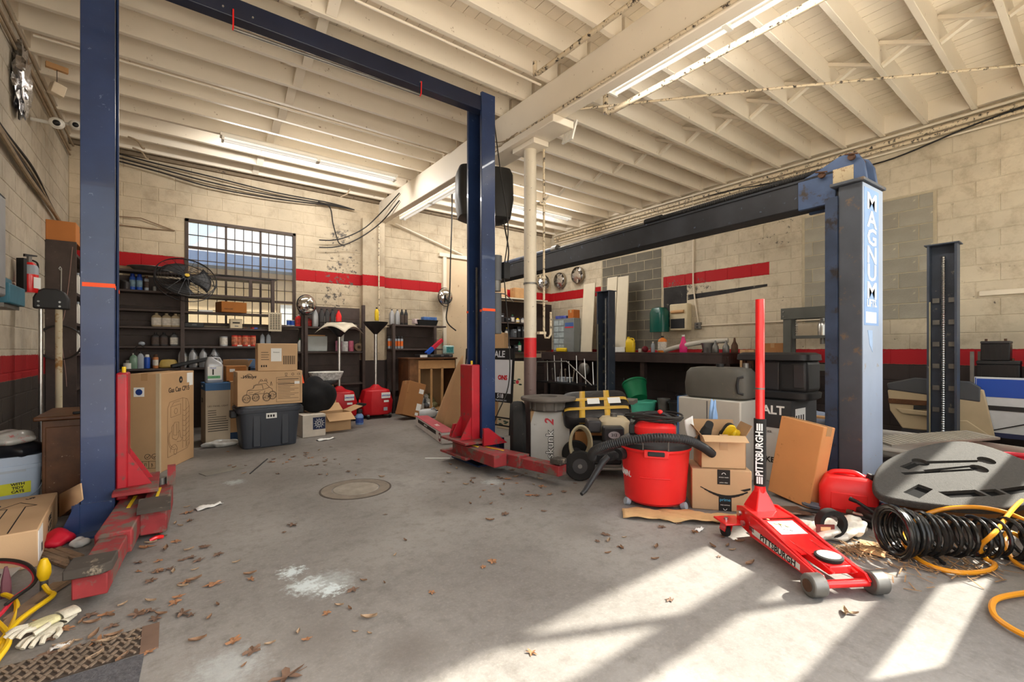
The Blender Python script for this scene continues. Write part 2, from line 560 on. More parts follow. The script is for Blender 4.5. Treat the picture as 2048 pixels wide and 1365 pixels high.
def block_mesh(name, mat, w, h, t=.005):
    c = .004
    x, z = w / 2, h / 2
    vs = [(-x, .01, -z), (x, .01, -z), (x, .01, z), (-x, .01, z), (-x, -t + c, -z), (x, -t + c, -z), (x, -t + c, z), (-x, -t + c, z),
          (-x + c, -t, -z + c), (x - c, -t, -z + c), (x - c, -t, z - c), (-x + c, -t, z - c)]
    fs = [(8, 9, 10, 11)] + [(a, b, b + 4, a + 4) for a, b in ((0, 1), (1, 2), (2, 3), (3, 0))] + [(a, b, b + 4, a + 4) for a, b in ((4, 5), (5, 6), (6, 7), (7, 4))]
    me = bpy.data.meshes.new(name)
    me.from_pydata(vs, [], fs)
    me.materials.append(mat)
    return me
def lay_blocks(wall, axis, pos, a0, a1, z0, z1, mat, holes=(), limit=300, off=0.0, name='block', inset=0.0):
    """running-bond courses on a wall; the ones that show largest are objects, the rest one mesh"""
    rot = {'y-': 0.0, 'x-': -PI / 2, 'x+': PI / 2}[axis]
    items = []
    k0 = int(math.floor(z0 / CO))
    for k in range(k0, int(math.ceil(z1 / CO))):
        b0, b1 = max(z0, k * CO), min(z1, (k + 1) * CO)
        if b1 - b0 < .05:
            continue
        j0 = math.floor((a0 - off) / .4064) - 1
        s = off + j0 * .4064 + (.2032 if k % 2 else 0)
        while s < a1:
            spans = [(max(s, a0), min(s + .4064, a1))]
            for h0, h1, g0, g1 in holes:
                if b1 > g0 + .03 and b0 < g1 - .03:
                    ns = []
                    for p, q in spans:
                        if q <= h0 or p >= h1:
                            ns.append((p, q))
                        else:
                            if p < h0: ns.append((p, h0))
                            if q > h1: ns.append((h1, q))
                    spans = ns
            for p, q in spans:
                if q - p > .05:
                    items.append(((p + q) / 2, q - p, (b0 + b1) / 2, b1 - b0))
            s += .4064
    def world(a, z):
        return (a, pos, z) if axis == 'y-' else (pos, a, z)
    def rank(it):
        q = project(world(it[0], it[2]))
        if q is None or not (-40 < q[0] < 2090 and -40 < q[1] < 1400):
            return 1e6 + abs(it[0])
        return q[2] + (3 if it[2] < .9 else 0)
    items.sort(key=rank)
    cache, rest = {}, MB()
    for i, (a, wd, z, ht) in enumerate(items):
        key = (round(wd, 2), round(ht, 2))
        if key not in cache:
            cache[key] = block_mesh(name, mat, wd - .010, ht - .010)
        loc = world(a, z)
        if i < limit:
            piece(name, cache[key], wall, loc, (0, 0, rot))
        else:
            me = cache[key]
            M = Matrix.Translation(Vector(loc)) @ Matrix.Rotation(rot, 4, 'Z')
            rest.add([v.co for v in me.vertices], [tuple(p.vertices) for p in me.polygons], 0, M)
    if rest.v:
        o = rest.build('further_blocks', mat, wall)
        o['kind'] = 'stuff'

# ---- floor
def floor_mat():
    m, nt, b = new_mat('worn_concrete')
    pos = _n(nt, 'ShaderNodeNewGeometry').outputs['Position']
    c = mixc(nt, step(nt, noise(nt, pos, .8, 7, .6), .3, .68), rgb(108, 104, 100), rgb(156, 153, 149))
    c = mixc(nt, mth(nt, 'MULTIPLY', step(nt, noise(nt, pos, 3.2, 8, .7), .48, .7), .6), c, rgb(84, 79, 74))
    c = mixc(nt, mth(nt, 'MULTIPLY', step(nt, noise(nt, pos, 60, 5, .7), .5, .7), .16), c, rgb(188, 182, 172))
    c = mixc(nt, mth(nt, 'MULTIPLY', step(nt, noise(nt, pos, 14, 9, .75), .5, .66), .34), c, rgb(90, 84, 78))
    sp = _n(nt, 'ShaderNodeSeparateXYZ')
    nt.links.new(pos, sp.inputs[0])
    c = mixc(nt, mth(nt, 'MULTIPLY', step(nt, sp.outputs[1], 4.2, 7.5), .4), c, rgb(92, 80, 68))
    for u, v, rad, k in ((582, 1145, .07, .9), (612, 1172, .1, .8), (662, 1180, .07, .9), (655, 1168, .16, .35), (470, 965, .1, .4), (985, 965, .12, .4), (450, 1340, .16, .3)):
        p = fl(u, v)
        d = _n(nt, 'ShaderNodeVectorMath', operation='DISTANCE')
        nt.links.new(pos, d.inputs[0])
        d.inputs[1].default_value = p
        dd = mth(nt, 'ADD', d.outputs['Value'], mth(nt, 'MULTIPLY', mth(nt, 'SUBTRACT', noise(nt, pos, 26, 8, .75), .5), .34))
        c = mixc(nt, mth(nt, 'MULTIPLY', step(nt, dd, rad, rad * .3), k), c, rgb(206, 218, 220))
    for u, v, rad, k in ((820, 1300, .16, .4), (1160, 1060, .2, .35), (640, 1270, .2, .3), (430, 945, .25, .35), (900, 1010, .3, .25)):
        p = fl(u, v)
        d = _n(nt, 'ShaderNodeVectorMath', operation='DISTANCE')
        nt.links.new(pos, d.inputs[0])
        d.inputs[1].default_value = p
        dd = mth(nt, 'ADD', d.outputs['Value'], mth(nt, 'MULTIPLY', mth(nt, 'SUBTRACT', noise(nt, pos, 14, 8, .75), .5), .3))
        c = mixc(nt, mth(nt, 'MULTIPLY', step(nt, dd, rad, rad * .2), k), c, rgb(84, 76, 68))
    nt.links.new(c, b.inputs['Base Color'])
    b.inputs['Roughness'].default_value = .7
    b.inputs['Specular IOR Level'].default_value = .3
    bump(nt, b, mth(nt, 'ADD', noise(nt, pos, 90, 6, .7), mth(nt, 'MULTIPLY', noise(nt, pos, 8, 4), 1.5)), .25, .004)
    return m
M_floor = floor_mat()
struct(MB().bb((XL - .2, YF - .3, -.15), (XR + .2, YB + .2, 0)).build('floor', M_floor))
M_apron = pm('sunlit_apron_concrete', rgb(196, 190, 180), .8, var=.08, vs=.6)
struct(MB().bb((-30, -40, -.25), (34, YF - .3, -.02)).build('ground_outside', M_apron))
M_yard = pm('yard_gravel', rgb(176, 164, 140), .9, var=.2, vs=1.5)
struct(MB().bb((-30, YB + .2, -.25), (34, 40, -.02)).build('yard_behind', M_yard))

# ---- walls
WX0, WX1, WZ0, WZ1 = .177, 1.754, 1.6, 3.26
wb = MB()
for a, b in (((XL - .2, YB, 0), (WX0, YB + .2, ZD)), ((WX1, YB, 0), (XR + .2, YB + .2, ZD)), ((WX0, YB, 0), (WX1, YB + .2, WZ0)), ((WX0, YB, WZ1), (WX1, YB + .2, ZD))):
    wb.bb(a, b)
wall_back = struct(wb.build('wall_back', MW_back))
lay_blocks(wall_back, 'y-', YB, XL, XR, 0, ZD, MW_back, [(WX0, WX1, WZ0, WZ1), (2.9, 3.33, 0, 3.72), (4.66, 5.48, 0, 3.28)], 300, off=.05)
MB().bb((2.9, YB - .12, 0), (3.33, YB, 3.72)).build('pilaster', MW_back, wall_back, bevel=.006)
wall_right = struct(MB().bb((XR, YF - .2, 0), (XR + .2, YB + .2, ZD)).build('wall_right', MW_right))
P1, P2 = (5.38, 6.98, 1.2, 3.24), (1.38, 2.91, 1.6, 3.25)
lay_blocks(wall_right, 'x-', XR, YF, YB, 0, ZD, MW_right, [P1, P2], 290, off=.02)
for hole, mt, nm in ((P1, MW_patch2, 'dark_infill_block'), (P2, MW_patch, 'grey_infill_block')):
    MB().bb((XR - .004, hole[0], hole[2]), (XR + .01, hole[1], hole[3])).build('infill_mortar', M_mortar, wall_right)
    lay_blocks(wall_right, 'x-', XR - .004, hole[0] + .03, hole[1] - .03, hole[2] + .01, hole[3] - .02, mt, (), 200, off=.13, name=nm)
M_soot = pm('sooty_black_paint', rgb(44, 42, 42), .8, var=.5, vs=5, dirt=rgb(150, 140, 124), amt=.16, ds=7)
MB().bb((XR - .0062, 4.86, 1.66), (XR - .002, 5.36, 2.43)).build('black_painted_patch', M_soot, wall_right)
MB().prism([(3.42, 2.25), (4.05, 2.20), (4.84, 2.15), (4.84, 2.25), (4.1, 2.27), (3.42, 2.29)], XR - .0062, XR - .002, 'x').build('dark_smear', M_soot, wall_right)
wall_left = struct(MB().bb((XL - .2, YF - .2, 0), (XL, YB + .2, ZD)).build('wall_left', MW_left))
lay_blocks(wall_left, 'x+', XL, YF, YB, 0, ZD, MW_left, (), 180, off=.1)
# front wall: open door bay on the left, closed glazed door on the right
M_front = pm('front_wall_paint', rgb(206, 190, 160), .7, var=.08)
HD = 3.5
wf = MB()
for a, b in (((XL - .2, YF - .2, HD), (XR + .2, YF, ZD)), ((XL - .2, YF - .2, 0), (XL + .15, YF, HD)), ((3.2, YF - .2, 0), (3.55, YF, HD)), ((7.45, YF - .2, 0), (XR + .2, YF, HD))):
    wf.bb(a, b)
struct(wf.build('wall_front', M_front))
dr = MB()
for z0, z1 in ((0, 1.08), (1.45, 1.66), (2.38, 2.62), (3.3, 3.5)):
    dr.bb((3.55, YF - .09, z0), (7.45, YF - .04, z1))
for x in (3.57, 4.91, 7.43):
    dr.bb((x - .025, YF - .09, 1.08), (x + .025, YF - .04, 3.5))
door_front = struct(dr.build('door_2', M_white))
G_door = glassy('door_glass', (.97, .98, .97, 1), .06)
for z0, z1 in ((1.08, 1.45), (1.66, 2.38), (2.62, 3.3)):
    for xa, xb in ((3.6, 4.88), (4.94, 7.4)):
        MB().bb((xa, YF - .068, z0), (xb, YF - .062, z1)).build('pane', G_door, door_front)

# ---- window in the back wall
M_winfr = pm('brown_window_steel', rgb(70, 56, 48), .55, var=.2, vs=9)
fr = MB()
for a, b in (((WX0, YB - .02, WZ0), (WX0 + .045, YB + .06, WZ1)), ((WX1 - .045, YB - .02, WZ0), (WX1, YB + .06, WZ1)), ((WX0, YB - .02, WZ1 - .045), (WX1, YB + .06, WZ1)), ((WX0, YB - .02, WZ0), (WX1, YB + .06, WZ0 + .05))):
    fr.bb(a, b)
window = struct(fr.build('window_1', M_winfr))
NXP, NZP = 12, 8
pw, ph = (WX1 - WX0 - .09) / NXP, (WZ1 - WZ0 - .095) / NZP
for i in range(1, NXP):
    t = .03 if i % 4 == 0 else .009
    x = WX0 + .045 + pw * i
    MB().bb((x - t / 2, YB + .005, WZ0 + .05), (x + t / 2, YB + .035, WZ1 - .045)).build('mullion' if i % 4 == 0 else 'muntin', M_winfr, window)
for j in range(1, NZP):
    t = .04 if j in (6, 2) else .008
    z = WZ0 + .05 + ph * j
    MB().bb((WX0 + .045, YB, z - t / 2), (WX1 - .045, YB + .04, z + t / 2)).build('transom' if t > .02 else 'muntin', M_winfr, window)
G_win = glassy('dusty_dimmed_glass', (.62, .66, .7, 1), .12, .15)  # dusty panes; tint also darkened to hold back the outdoor brightness
pane_me = MB().box((0, 0, 0), (pw - .008, .004, ph - .008)).mesh('pane')
pane_me.materials.append(G_win)
for i in range(NXP):
    for j in range(NZP):
        piece('pane', pane_me, window, (WX0 + .045 + pw * (i + .5), YB + .022, WZ0 + .05 + ph * (j + .5)))

# ---- the old doorway beside the pilaster
M_doorpaint = pm('old_door_cream', rgb(208, 184, 152), .6, var=.08, vs=2, dirt=rgb(150, 110, 80), amt=.08)
door = struct(MB().bb((4.72, YB - .02, .02), (5.44, YB + .02, 3.2)).build('door_1', M_doorpaint))
for a, b in (((4.64, YB - .06, 0), (4.72, YB, 3.28)), ((5.44, YB - .06, 0), (5.52, YB, 3.28)), ((4.55, YB - .07, 3.2), (5.6, YB, 3.28))):
    MB().bb(a, b).build('door_frame', M_cream, door, bevel=.005)

# ---- ceiling: deck boards, joists, bridging, girder
M_roof = pm('roof_underside', rgb(90, 74, 58), .9)
ceiling = struct(MB().bb((XL - .2, YF - .2, ZD + .02), (XR + .2, YB + .2, ZD + .3)).build('ceiling', M_roof))
plank_me = MB().box((0, 0, 0), (.1215, YB - YF, .022)).mesh('deck_plank')
plank_me.materials.append(M_ceil)
n = 70
for i in range(n):
    piece('deck_plank', plank_me, ceiling, (XL + (i + .5) * (XR - XL) / n, (YB + YF) / 2, ZD + .011 + random.uniform(-.0015, .0015)))
JY = [.158 + .44 * k for k in range(20)]
for y in JY:
    MB().bb((XL, y - .026, ZJ), (3.36, y + .026, ZD)).build('joist', M_ceil, ceiling, bevel=.004, seg=1)
    MB().bb((3.4, y - .026, ZJ), (XR, y + .026, ZD)).build('joist', M_ceil, ceiling, bevel=.004, seg=1)
for a, b in zip(JY, JY[1:]):
    for X, wd in ((1.05, .09), (5.77, .05)):
        for k, (za, zb) in enumerate(((ZJ + .02, ZD - .03), (ZD - .03, ZJ + .02))):
            MB().bar((X + (k - .5) * (wd + .03), a + .026, za), (X + (k - .5) * (wd + .03), b - .026, zb), wd, .032).build('bridging_strut', M_ceil, ceiling)
    MB().bb((XR - .06, a + .026, ZJ + .03), (XR, b - .026, ZD)).build('blocking', M_ceil, ceiling)
    MB().bb((XL, a + .026, ZJ + .03), (XL + .05, b - .026, ZD)).build('blocking', M_ceil, ceiling)
MB().bb((3.25, YF, 3.70), (3.38, YB, ZJ)).build('girder', M_ceil, ceiling, bevel=.01)
MB().bb((3.2, 3.55, 3.62), (3.5, 4.85, 3.70)).build('bolster', M_ceil, ceiling, bevel=.008)
MB().bb((XL, YB - .05, ZJ - .04), (XR, YB, ZJ + .25)).build('ledger', pm('dark_ledger', rgb(120, 104, 84), .8, var=.2, vs=9, dirt=rgb(70, 60, 50), amt=.2), ceiling)

# ---- pipe column under the girder
def band_mat(name, base, bands, rough=.5, peel=.05):
    m, nt, b = new_mat(name)
    pos = _n(nt, 'ShaderNodeNewGeometry').outputs['Position']
    sp = _n(nt, 'ShaderNodeSeparateXYZ')
    nt.links.new(pos, sp.inputs[0])
    n1 = noise(nt, pos, 3, 5)
    c = mixc(nt, step(nt, n1, .3, .7), tuple(x * .88 for x in base[:3]) + (1,), base)
    for z0, z1, col in bands:
        k = mth(nt, 'MULTIPLY', step(nt, sp.outputs[2], z0 - .003, z0 + .003), step(nt, sp.outputs[2], z1 + .003, z1 - .003))
        c = mixc(nt, k, c, col)
    c = mixc(nt, step(nt, noise(nt, pos, 26, 8, .7), .7 - peel, .74 - peel), c, rgb(80, 62, 52))
    nt.links.new(c, b.inputs['Base Color'])
    b.inputs['Roughness'].default_value = rough
    return m
M_post = band_mat('post_paint', rgb(222, 212, 192), [(-1, 1.13, rgb(110, 90, 86)), (1.13, 1.36, rgb(206, 26, 34))], peel=.075)
col = thing('support_column', 'cream steel pipe column with red band under the ceiling girder', 'column', (3.38, 4.15, 0))
MB().cyl((0, 0, .015), (0, 0, 3.56), .074, n=28).build('pipe', M_post, col)
MB().bb((-.13, -.13, 0), (.13, .13, .015)).build('base_plate', M_dsteel, col)
MB().bb((-.11, -.2, 3.56), (.11, .2, 3.62)).build('cap_plate', M_ceil, col, bevel=.004)
MB().lathe([(.075, 0), (.081, 0), (.081, .02), (.075, .02)], 24, (0, 0, 1.985)).build('clamp_ring', M_dsteel, col)
cd = MB()
cd.tube([(.1, -.13, 3.6), (.1, -.13, 1.42), (.115, -.14, 1.36), (.15, -.16, 1.36), (.17, -.17, 1.4), (.17, -.17, 1.66)], .013, 8)
cd.build('conduit', M_peel, col)
for z in (1.4, 2.05, 2.9):
    MB().bb((.02, -.15, z), (.12, -.1, z + .03)).build('conduit_clip', M_peel, col)

# ---- fluorescent battens
M_batten = pm('white_batten_enamel', rgb(232, 228, 218), .4, var=.03)
M_tube, nt, b = new_mat('fluorescent_tube')
b.inputs['Base Color'].default_value = rgb(240, 240, 236)
b.inputs['Emission Color'].default_value = (1, .97, .92, 1)
b.inputs['Emission Strength'].default_value = .35  # slight glow added to tubes that look off
b.inputs['Roughness'].default_value = .25
def batten(label, loc, rz, L=2.44, tilt=0.0, watts=1.0):
    t = thing('fluorescent_light', label, 'light', loc, group='fluorescent battens', rot=(0, tilt, rz))
    MB().prism([(-.06, 0), (-.06, .035), (-.03, .06), (.03, .06), (.06, .035), (.06, 0)], -L / 2, L / 2, 'x').build('housing', M_batten, t)
    MB().prism([(-.055, .002), (-.02, -.012), (.02, -.012), (.055, .002)], -L / 2 + .02, L / 2 - .02, 'x').build('reflector', M_batten, t)
    for s in (-1, 1):
        MB().cyl((-L / 2 + .03, s * .042, -.03), (L / 2 - .03, s * .042, -.03), .018, n=12).build('tube', M_tube, t)
        MB().bb((s * (L / 2 - .03) - .012, -.065, -.055), (s * (L / 2 - .03) + .012, .065, .01)).build('lamp_holder', M_white, t)
    MB().bb((-.02, -.06, -.05), (.02, .06, 0)).build('centre_clip', M_white, t)
    for s in (-1, 1):       # area lights added for room and ceiling brightness, tilted sideways; tubes look off
        l = bpy.data.lights.new('lamp', 'AREA')
        l.shape, l.size, l.size_y = 'RECTANGLE', L - .1, .06
        l.energy = FILL_W * watts / 2
        l.color = (1, .965, .915)
        o = bpy.data.objects.new('batten_fill', l)
        COL.objects.link(o)
        o.parent = t
        o.location = (0, s * .068, -.045)
        o.rotation_euler = (s * R(54), 0, 0)
    return t
batten('white twin tube light under the left bay joists near back wall', (1.74, 7.1, ZJ - .065), 0, watts=.7)
batten('long chrome looking tube light on near end of girder', (3.6, 1.9, 3.87), PI / 2, 2.44, watts=.35)
batten('tube light fixed along far end of girder by back wall', (3.58, 7.1, 3.78), PI / 2, watts=.3)
batten('tube light under the right bay joists behind the pipe column', (5.62, 7.05, ZJ - .065), 0, watts=.85)

# ---- yard seen through the window
M_stucco = pm('tan_stucco', rgb(214, 184, 140), .9, var=.08)
M_gutter = pm('blue_grey_gutter', rgb(96, 112, 140), .6, var=.1)
nb = thing('neighbour_house', 'tan stucco building with blue grey eave outside the window', 'building', (0, 13.2, 0))
MB().bb((-9, 0, 0), (9, 4, 3.2)).build('wall', M_stucco, nb)
MB().bb((-9.2, -.5, 3.2), (9.2, 4.2, 3.5)).build('eave', M_gutter, nb)
MB().bb((2.3, -.03, 1.0), (3.1, .02, 2.4)).build('shutter', M_white, nb)
nb2 = thing('neighbour_gable', 'grey gable roof rising behind tan stucco building outside', 'building', (3.6, 20, 0))
MB().prism([(-3.8, 0), (9, 0), (9, 8.4), (2.6, 10.2), (-3.8, 4.2)], 0, 5, 'y').build('gable_wall', pm('pale_siding', rgb(206, 200, 196), .8), nb2)
tr = thing('yard_tree', 'yellow green autumn tree beyond the window', 'tree', (-3.2, 29, 0))
tk = MB()
tk.tube([(0, 0, 0), (.1, 0, 2.5), (-.2, .1, 5), (0, 0, 8)], [.22, .18, .12, .04], 8)
for k in range(9):
    a = k * 2.4
    tk.tube([(0, 0, 2.5 + .5 * k), (1.2 * math.cos(a), 1.2 * math.sin(a), 3.6 + .5 * k), (2.2 * math.cos(a), 2.2 * math.sin(a), 4.4 + .5 * k)], [.07, .05, .015], 6)
tk.build('trunk', pm('tree_bark', rgb(96, 80, 62), .9), tr)
lf = MB()
for k in range(2600):
    a, q = random.uniform(0, 2 * PI), random.random() ** .5
    c = Vector((2.9 * q * math.cos(a), 2.9 * q * math.sin(a), 5.6 + random.gauss(0, 1.5)))
    e = Euler((random.uniform(0, 6), random.uniform(0, 6), random.uniform(0, 6))).to_matrix()
    lf.add([c + e @ Vector(p) for p in ((-.06, 0, 0), (0, -.035, .01), (.07, 0, 0), (0, .035, .01))], [(0, 1, 2, 3)])
o = lf.build('foliage', pm('autumn_leaf', rgb(176, 172, 84), .7, var=.3, vs=3), tr)
o['kind'] = 'stuff'
# ================================================================== blue two-post lift
def cprofile(w, d, t=.014, lip=.035):
    """C channel, web at x=0, open towards +x; w along y, d along x"""
    h = w / 2
    return [(0, -h), (d, -h), (d, -h + lip), (d - t, -h + lip), (d - t, -h + t), (t, -h + t), (t, h - t), (d - t, h - t), (d - t, h - lip), (d, h - lip), (d, h), (0, h)]
lift = thing('car_lift', 'navy blue two post car lift with red carriages, tallest in the room', 'car lift', (0, 0, 0))
CT = 4.0
M_pale = pm('pale_scratch', rgb(150, 156, 150), .5)
def blue_post(x_web, sgn, y, name='column'):
    pf = [(x_web + sgn * a, y + b) for a, b in cprofile(.31, .175)]
    if sgn < 0:
        pf = pf[::-1]
    c = MB().prism(pf, .015, CT).build(name, M_navy, lift, bevel=.004, seg=1)
    x0, x1 = sorted((x_web - sgn * .1, x_web + sgn * .3))
    bp = MB().bb((x0, y - .28, 0), (x1, y + .28, .015))
    for yy in (-.17, .17):
        bp.prism([(x_web - sgn * .1, .015), (x_web, .015), (x_web, .26)] if sgn > 0 else [(x_web, .015), (x_web + .1, .015), (x_web, .26)], y + yy - .006, y + yy + .006, 'y')
    bp.bb((x_web - sgn * .02 - .02, y - .165, .015), (x_web + sgn * .16, y - .155, .2))
    bp.build('base_plate', M_navy, c)
    for dx, dy in ((-.06, -.22), (-.06, .22), (.2, -.23), (.2, .23)):
        MB().cyl((x_web + sgn * dx, y + dy, .015), (x_web + sgn * dx, y + dy, .04), .014, n=6).build('anchor_bolt', M_dsteel, c)
    MB().bb((min(x_web, x_web + sgn * .176) + .01, y - .157, 1.64), (max(x_web, x_web + sgn * .176), y - .1555, 1.668)).build('orange_tape', M_orange, c)
    for ys in (-.138, .138):
        MB().bb((x_web + sgn * .176 - .0015, y + ys - .018, 1.63), (x_web + sgn * .176 + .0015, y + ys + .018, 1.655)).build('orange_tape', M_orange, c)
    ch = MB()
    for k in range(66):
        ch.bb((x_web + sgn * .12 - .008, y + .02, .95 + .018 * k), (x_web + sgn * .12 + .008, y + .045, .962 + .018 * k))
    ch.bb((x_web + sgn * .12 - .004, y + .028, .95), (x_web + sgn * .12 + .004, y + .037, 2.14))
    ch.build('lift_chain', M_dsteel, c)
    return c
YC = 4.255
cl = blue_post(-.478, 1, YC)
cr = blue_post(2.845, -1, YC)
beam = MB().bb((-.47, 4.115, 3.80), (2.78, 4.225, 3.955)).build('overhead_beam', M_navyd, lift, bevel=.006)
for x in (.32, .52, 1.96):
    MB().cyl((x, 4.105, 3.85), (x, 4.13, 3.85), .007, n=8).build('bolt', M_steel, beam)
MB().cyl((.386, 4.13, 3.715), (1.965, 4.13, 3.735), .013, n=10).build('shutoff_bar', M_dsteel, lift)
for x, z in ((.386, 3.72), (1.965, 3.735)):
    MB().tube([(x, 4.12, 3.86), (x, 4.1, 3.85), (x, 4.105, z), (x, 4.13, z - .014)], .006, 6).build('red_hook', M_bright, lift)
# carriages, each with its yoke
def carriage(x, sgn, prot):
    x0, x1 = sorted((x, x + sgn * prot))
    o = MB().bb((x0, YC - .125, .18), (x1, YC + .125, 1.06)).build('carriage', M_red, lift, bevel=.012)
    MB().cyl((x + sgn * prot * .6, YC - .05, 1.06), (x + sgn * prot * .6, YC - .05, 1.1), .012, n=8).build('grease_bolt', M_yellow, o)
    y = MB()
    xa, xb = sorted((x - sgn * .01, x + sgn * (prot + .17)))
    y.bb((xa, YC - .27, .24), (xb, YC + .27, .265))
    y.bb((xa, YC - .27, .09), (xb, YC + .27, .115))
    y.build('yoke', M_redworn, o, bevel=.004)
    for yy in (-.1, .1):
        MB().prism([(x + sgn * prot, .265), (x + sgn * (prot + .13), .265), (x + sgn * prot, .5)], YC + yy - .008, YC + yy + .008, 'y').build('gusset', M_red, o)
    return o
carriage(-.303, 1, .065)
carriage(2.67, -1, .105)
M_pad = pm('dusty_black_rubber_pad', rgb(70, 64, 58), .9, var=.2, dirt=rgb(150, 138, 120), amt=.2, ds=8)
def arm(p0, p1, w, h, zc, reach, padw, name='swing_arm', mat=None):
    p0, p1 = Vector(p0), Vector(p1)
    d = (p1 - p0).normalized()
    mid = p0 + (p1 - p0) * reach
    o = MB().bar(p0 + Vector((0, 0, zc)), mid + Vector((0, 0, zc)), w, h).build(name, mat or M_redworn, lift, bevel=.008)
    if reach < 1:
        MB().bar(mid - d * .1 + Vector((0, 0, zc - .008)), p1 + Vector((0, 0, zc - .008)), w * .78, h * .78).build('inner_arm', M_redworn, o, bevel=.006)
    MB().cyl(p0 + Vector((0, 0, zc + h / 2)), p0 + Vector((0, 0, zc + h / 2 + .05)), .03, n=14).build('pivot_pin', M_dsteel, o)
    MB().bar(p0 + d * .12 + Vector((0, 0, zc + h / 2 + .003)), p0 + d * .4 + Vector((0, 0, zc + h / 2 + .003)), w * .12, .004).build('yellow_label', M_yellow, o)
    if padw:
        MB().prism([(-padw, -padw), (padw, -padw), (padw, padw * .6), (padw * .6, padw), (-padw, padw)], 0, .045, M=Matrix.Translation(p1 - d * .04 + Vector((0, 0, zc + h / 2 - .01))) @ Matrix.Rotation(math.atan2(d.y, d.x), 4, 'Z')).build('rubber_pad', M_pad, o, bevel=.006)
    return o
arm((-.19, 4.3, 0), (-.305, 2.9, 0), .165, .13, .115, .62, .085)
arm((-.055, 4.34, 0), (-.09, 3.72, 0), .14, .17, .12, 1, 0)
MB().bb((-.17, 3.66, .19), (0.0, 3.95, .215)).build('rest_plate', M_pad, lift)
MB().bb((-.02, 4.28, .2), (.03, 4.36, .34)).build('stop_plate', M_redworn, lift)
arm((2.52, 4.34, 0), (2.52, 3.54, 0), .15, .12, .16, 1, 0)
arm((2.6, 4.1, 0), (2.81, 2.99, 0), .15, .12, .145, .6, .06)
MB().prism([(2.44, .22), (2.64, .22), (2.64, .4), (2.5, .4)], 4.4, 4.43, 'y').build('arm_restraint', M_red, lift)
MB().prism([(2.6, .22), (2.9, .22), (2.66, .4), (2.6, .4)], 3.95, 3.98, 'y').build('arm_restraint', M_red, lift)
# hydraulic power unit bolted to the back of the right column
pu = MB().cyl((2.94, 4.22, 1.4), (2.94, 4.22, 1.86), .062, n=20).build('oil_tank', M_grey, lift, bevel=.006)
MB().cyl((2.94, 4.22, 1.88), (2.94, 4.22, 2.0), .055, n=20).build('pump_block', M_dsteel, pu)
MB().cyl((2.94, 4.22, 2.0), (2.94, 4.22, 2.28), .068, n=20).build('motor', M_grey, pu)
MB().bb((2.98, 4.12, 2.02), (3.06, 4.2, 2.2)).build('capacitor_box', M_blackm, pu)
MB().tube([(2.94, 4.2, 1.86), (2.98, 4.1, 1.84), (3.02, 4.0, 1.75)], .006, 6).build('release_lever', M_steel, pu)
MB().tube(spline([(3.0, 4.15, 2.15), (3.02, 4.1, 2.6), (2.93, 4.12, 3.2), (2.88, 4.2, 3.9)], 8), .007, 6).build('power_cord', M_wire, pu)
MB().tube(spline([(3.0, 4.15, 2.05), (3.04, 4.1, 1.2), (3.02, 4.1, .8), (2.9, 4.14, .5), (2.86, 4.2, .3)], 8), .007, 6).build('hose', M_wire, pu)
MB().bb((2.86, 4.12, .08), (2.98, 4.34, .24)).build('hose_guard', M_navyd, cr)

# ================================================================== grey-blue lift with the lettered post
M_mag = pm('faded_blue_grey_enamel', rgb(70, 75, 84), .6, var=.2, vs=3, dirt=rgb(104, 88, 74), amt=.22, ds=7)
M_magl = pm('pale_blue_enamel', rgb(150, 165, 188), .5, var=.08, vs=2.5, dirt=rgb(150, 136, 120), amt=.12, ds=8)
M_magd = pm('dirty_dark_blue_enamel', rgb(50, 62, 84), .5, var=.35, vs=4, dirt=rgb(44, 40, 40), amt=.3, ds=5)
M_magb = pm('grimy_boom_steel', rgb(38, 40, 45), .6, var=.4, vs=3.2, dirt=rgb(96, 110, 134), amt=.08, ds=9)
M_decal = pm('white_decal', rgb(232, 234, 236), .5, var=.03)
mg = thing('boom_lift', 'grey blue lift post with tall white lettering and long overhead boom', 'car lift', (4.44, 1.234, 0), R(-3))
MW = .43
po = MB()
po.bb((0, 0, .02), (MW, .17, 2.58))
post = po.build('post', [M_mag], mg, bevel=.01)
MB().bb((.004, -.002, .02), (MW - .004, .004, 2.57)).build('pale_face', M_magl, post)
MB().bb((-.03, -.02, 2.58), (MW + .02, .22, 2.605)).build('cap_plate', M_mag, post, bevel=.004)
MB().bb((-.06, -.1, 0), (MW + .06, .34, .02)).build('base_plate', M_magd, post)
MB().bb((-.015, .17, .02), (.07, .26, 2.5)).build('dark_flange', M_magd, post)
MB().bb((.03, -.004, 1.42), (.33, -.0018, 2.54)).build('blue_decal', pm('blue_decal', rgb(122, 158, 208), .5, var=.08), post)
for k, ch in enumerate('MAGNUM'):
    text(ch, .19, M_decal, post, (.18, -.006, 2.43 - .146 * k), (PI / 2, 0, 0), bold=.004, sx=1.5)
text('LIFTS.', .085, M_decal, post, (.18, -.006, 1.60), (PI / 2, 0, 0), bold=.002)
MB().bb((.06, -.004, 1.44), (.28, -.0045, 1.53)).build('torn_decal', M_decal, post)
MB().prism([(.1, 1.38), (.2, 1.38), (.2, 1.2), (.14, 1.26)], -.004, -.0018, 'y').build('torn_decal', pm('pale_decal', rgb(150, 178, 214), .5), post)
kn = MB()
prof = [(-.02, 2.607), (.2, 2.607), (.2, 2.48), (.5, 2.48), (.5, 2.74), (.32, 2.8), (.18, 2.86), (.1, 2.87), (.04, 2.84), (.0, 2.76)]
kn.prism([(.02 + a, b) for a, b in prof], .09, .13, 'x')
kn.prism([(.02 + a, b) for a, b in prof], .30, .34, 'x')
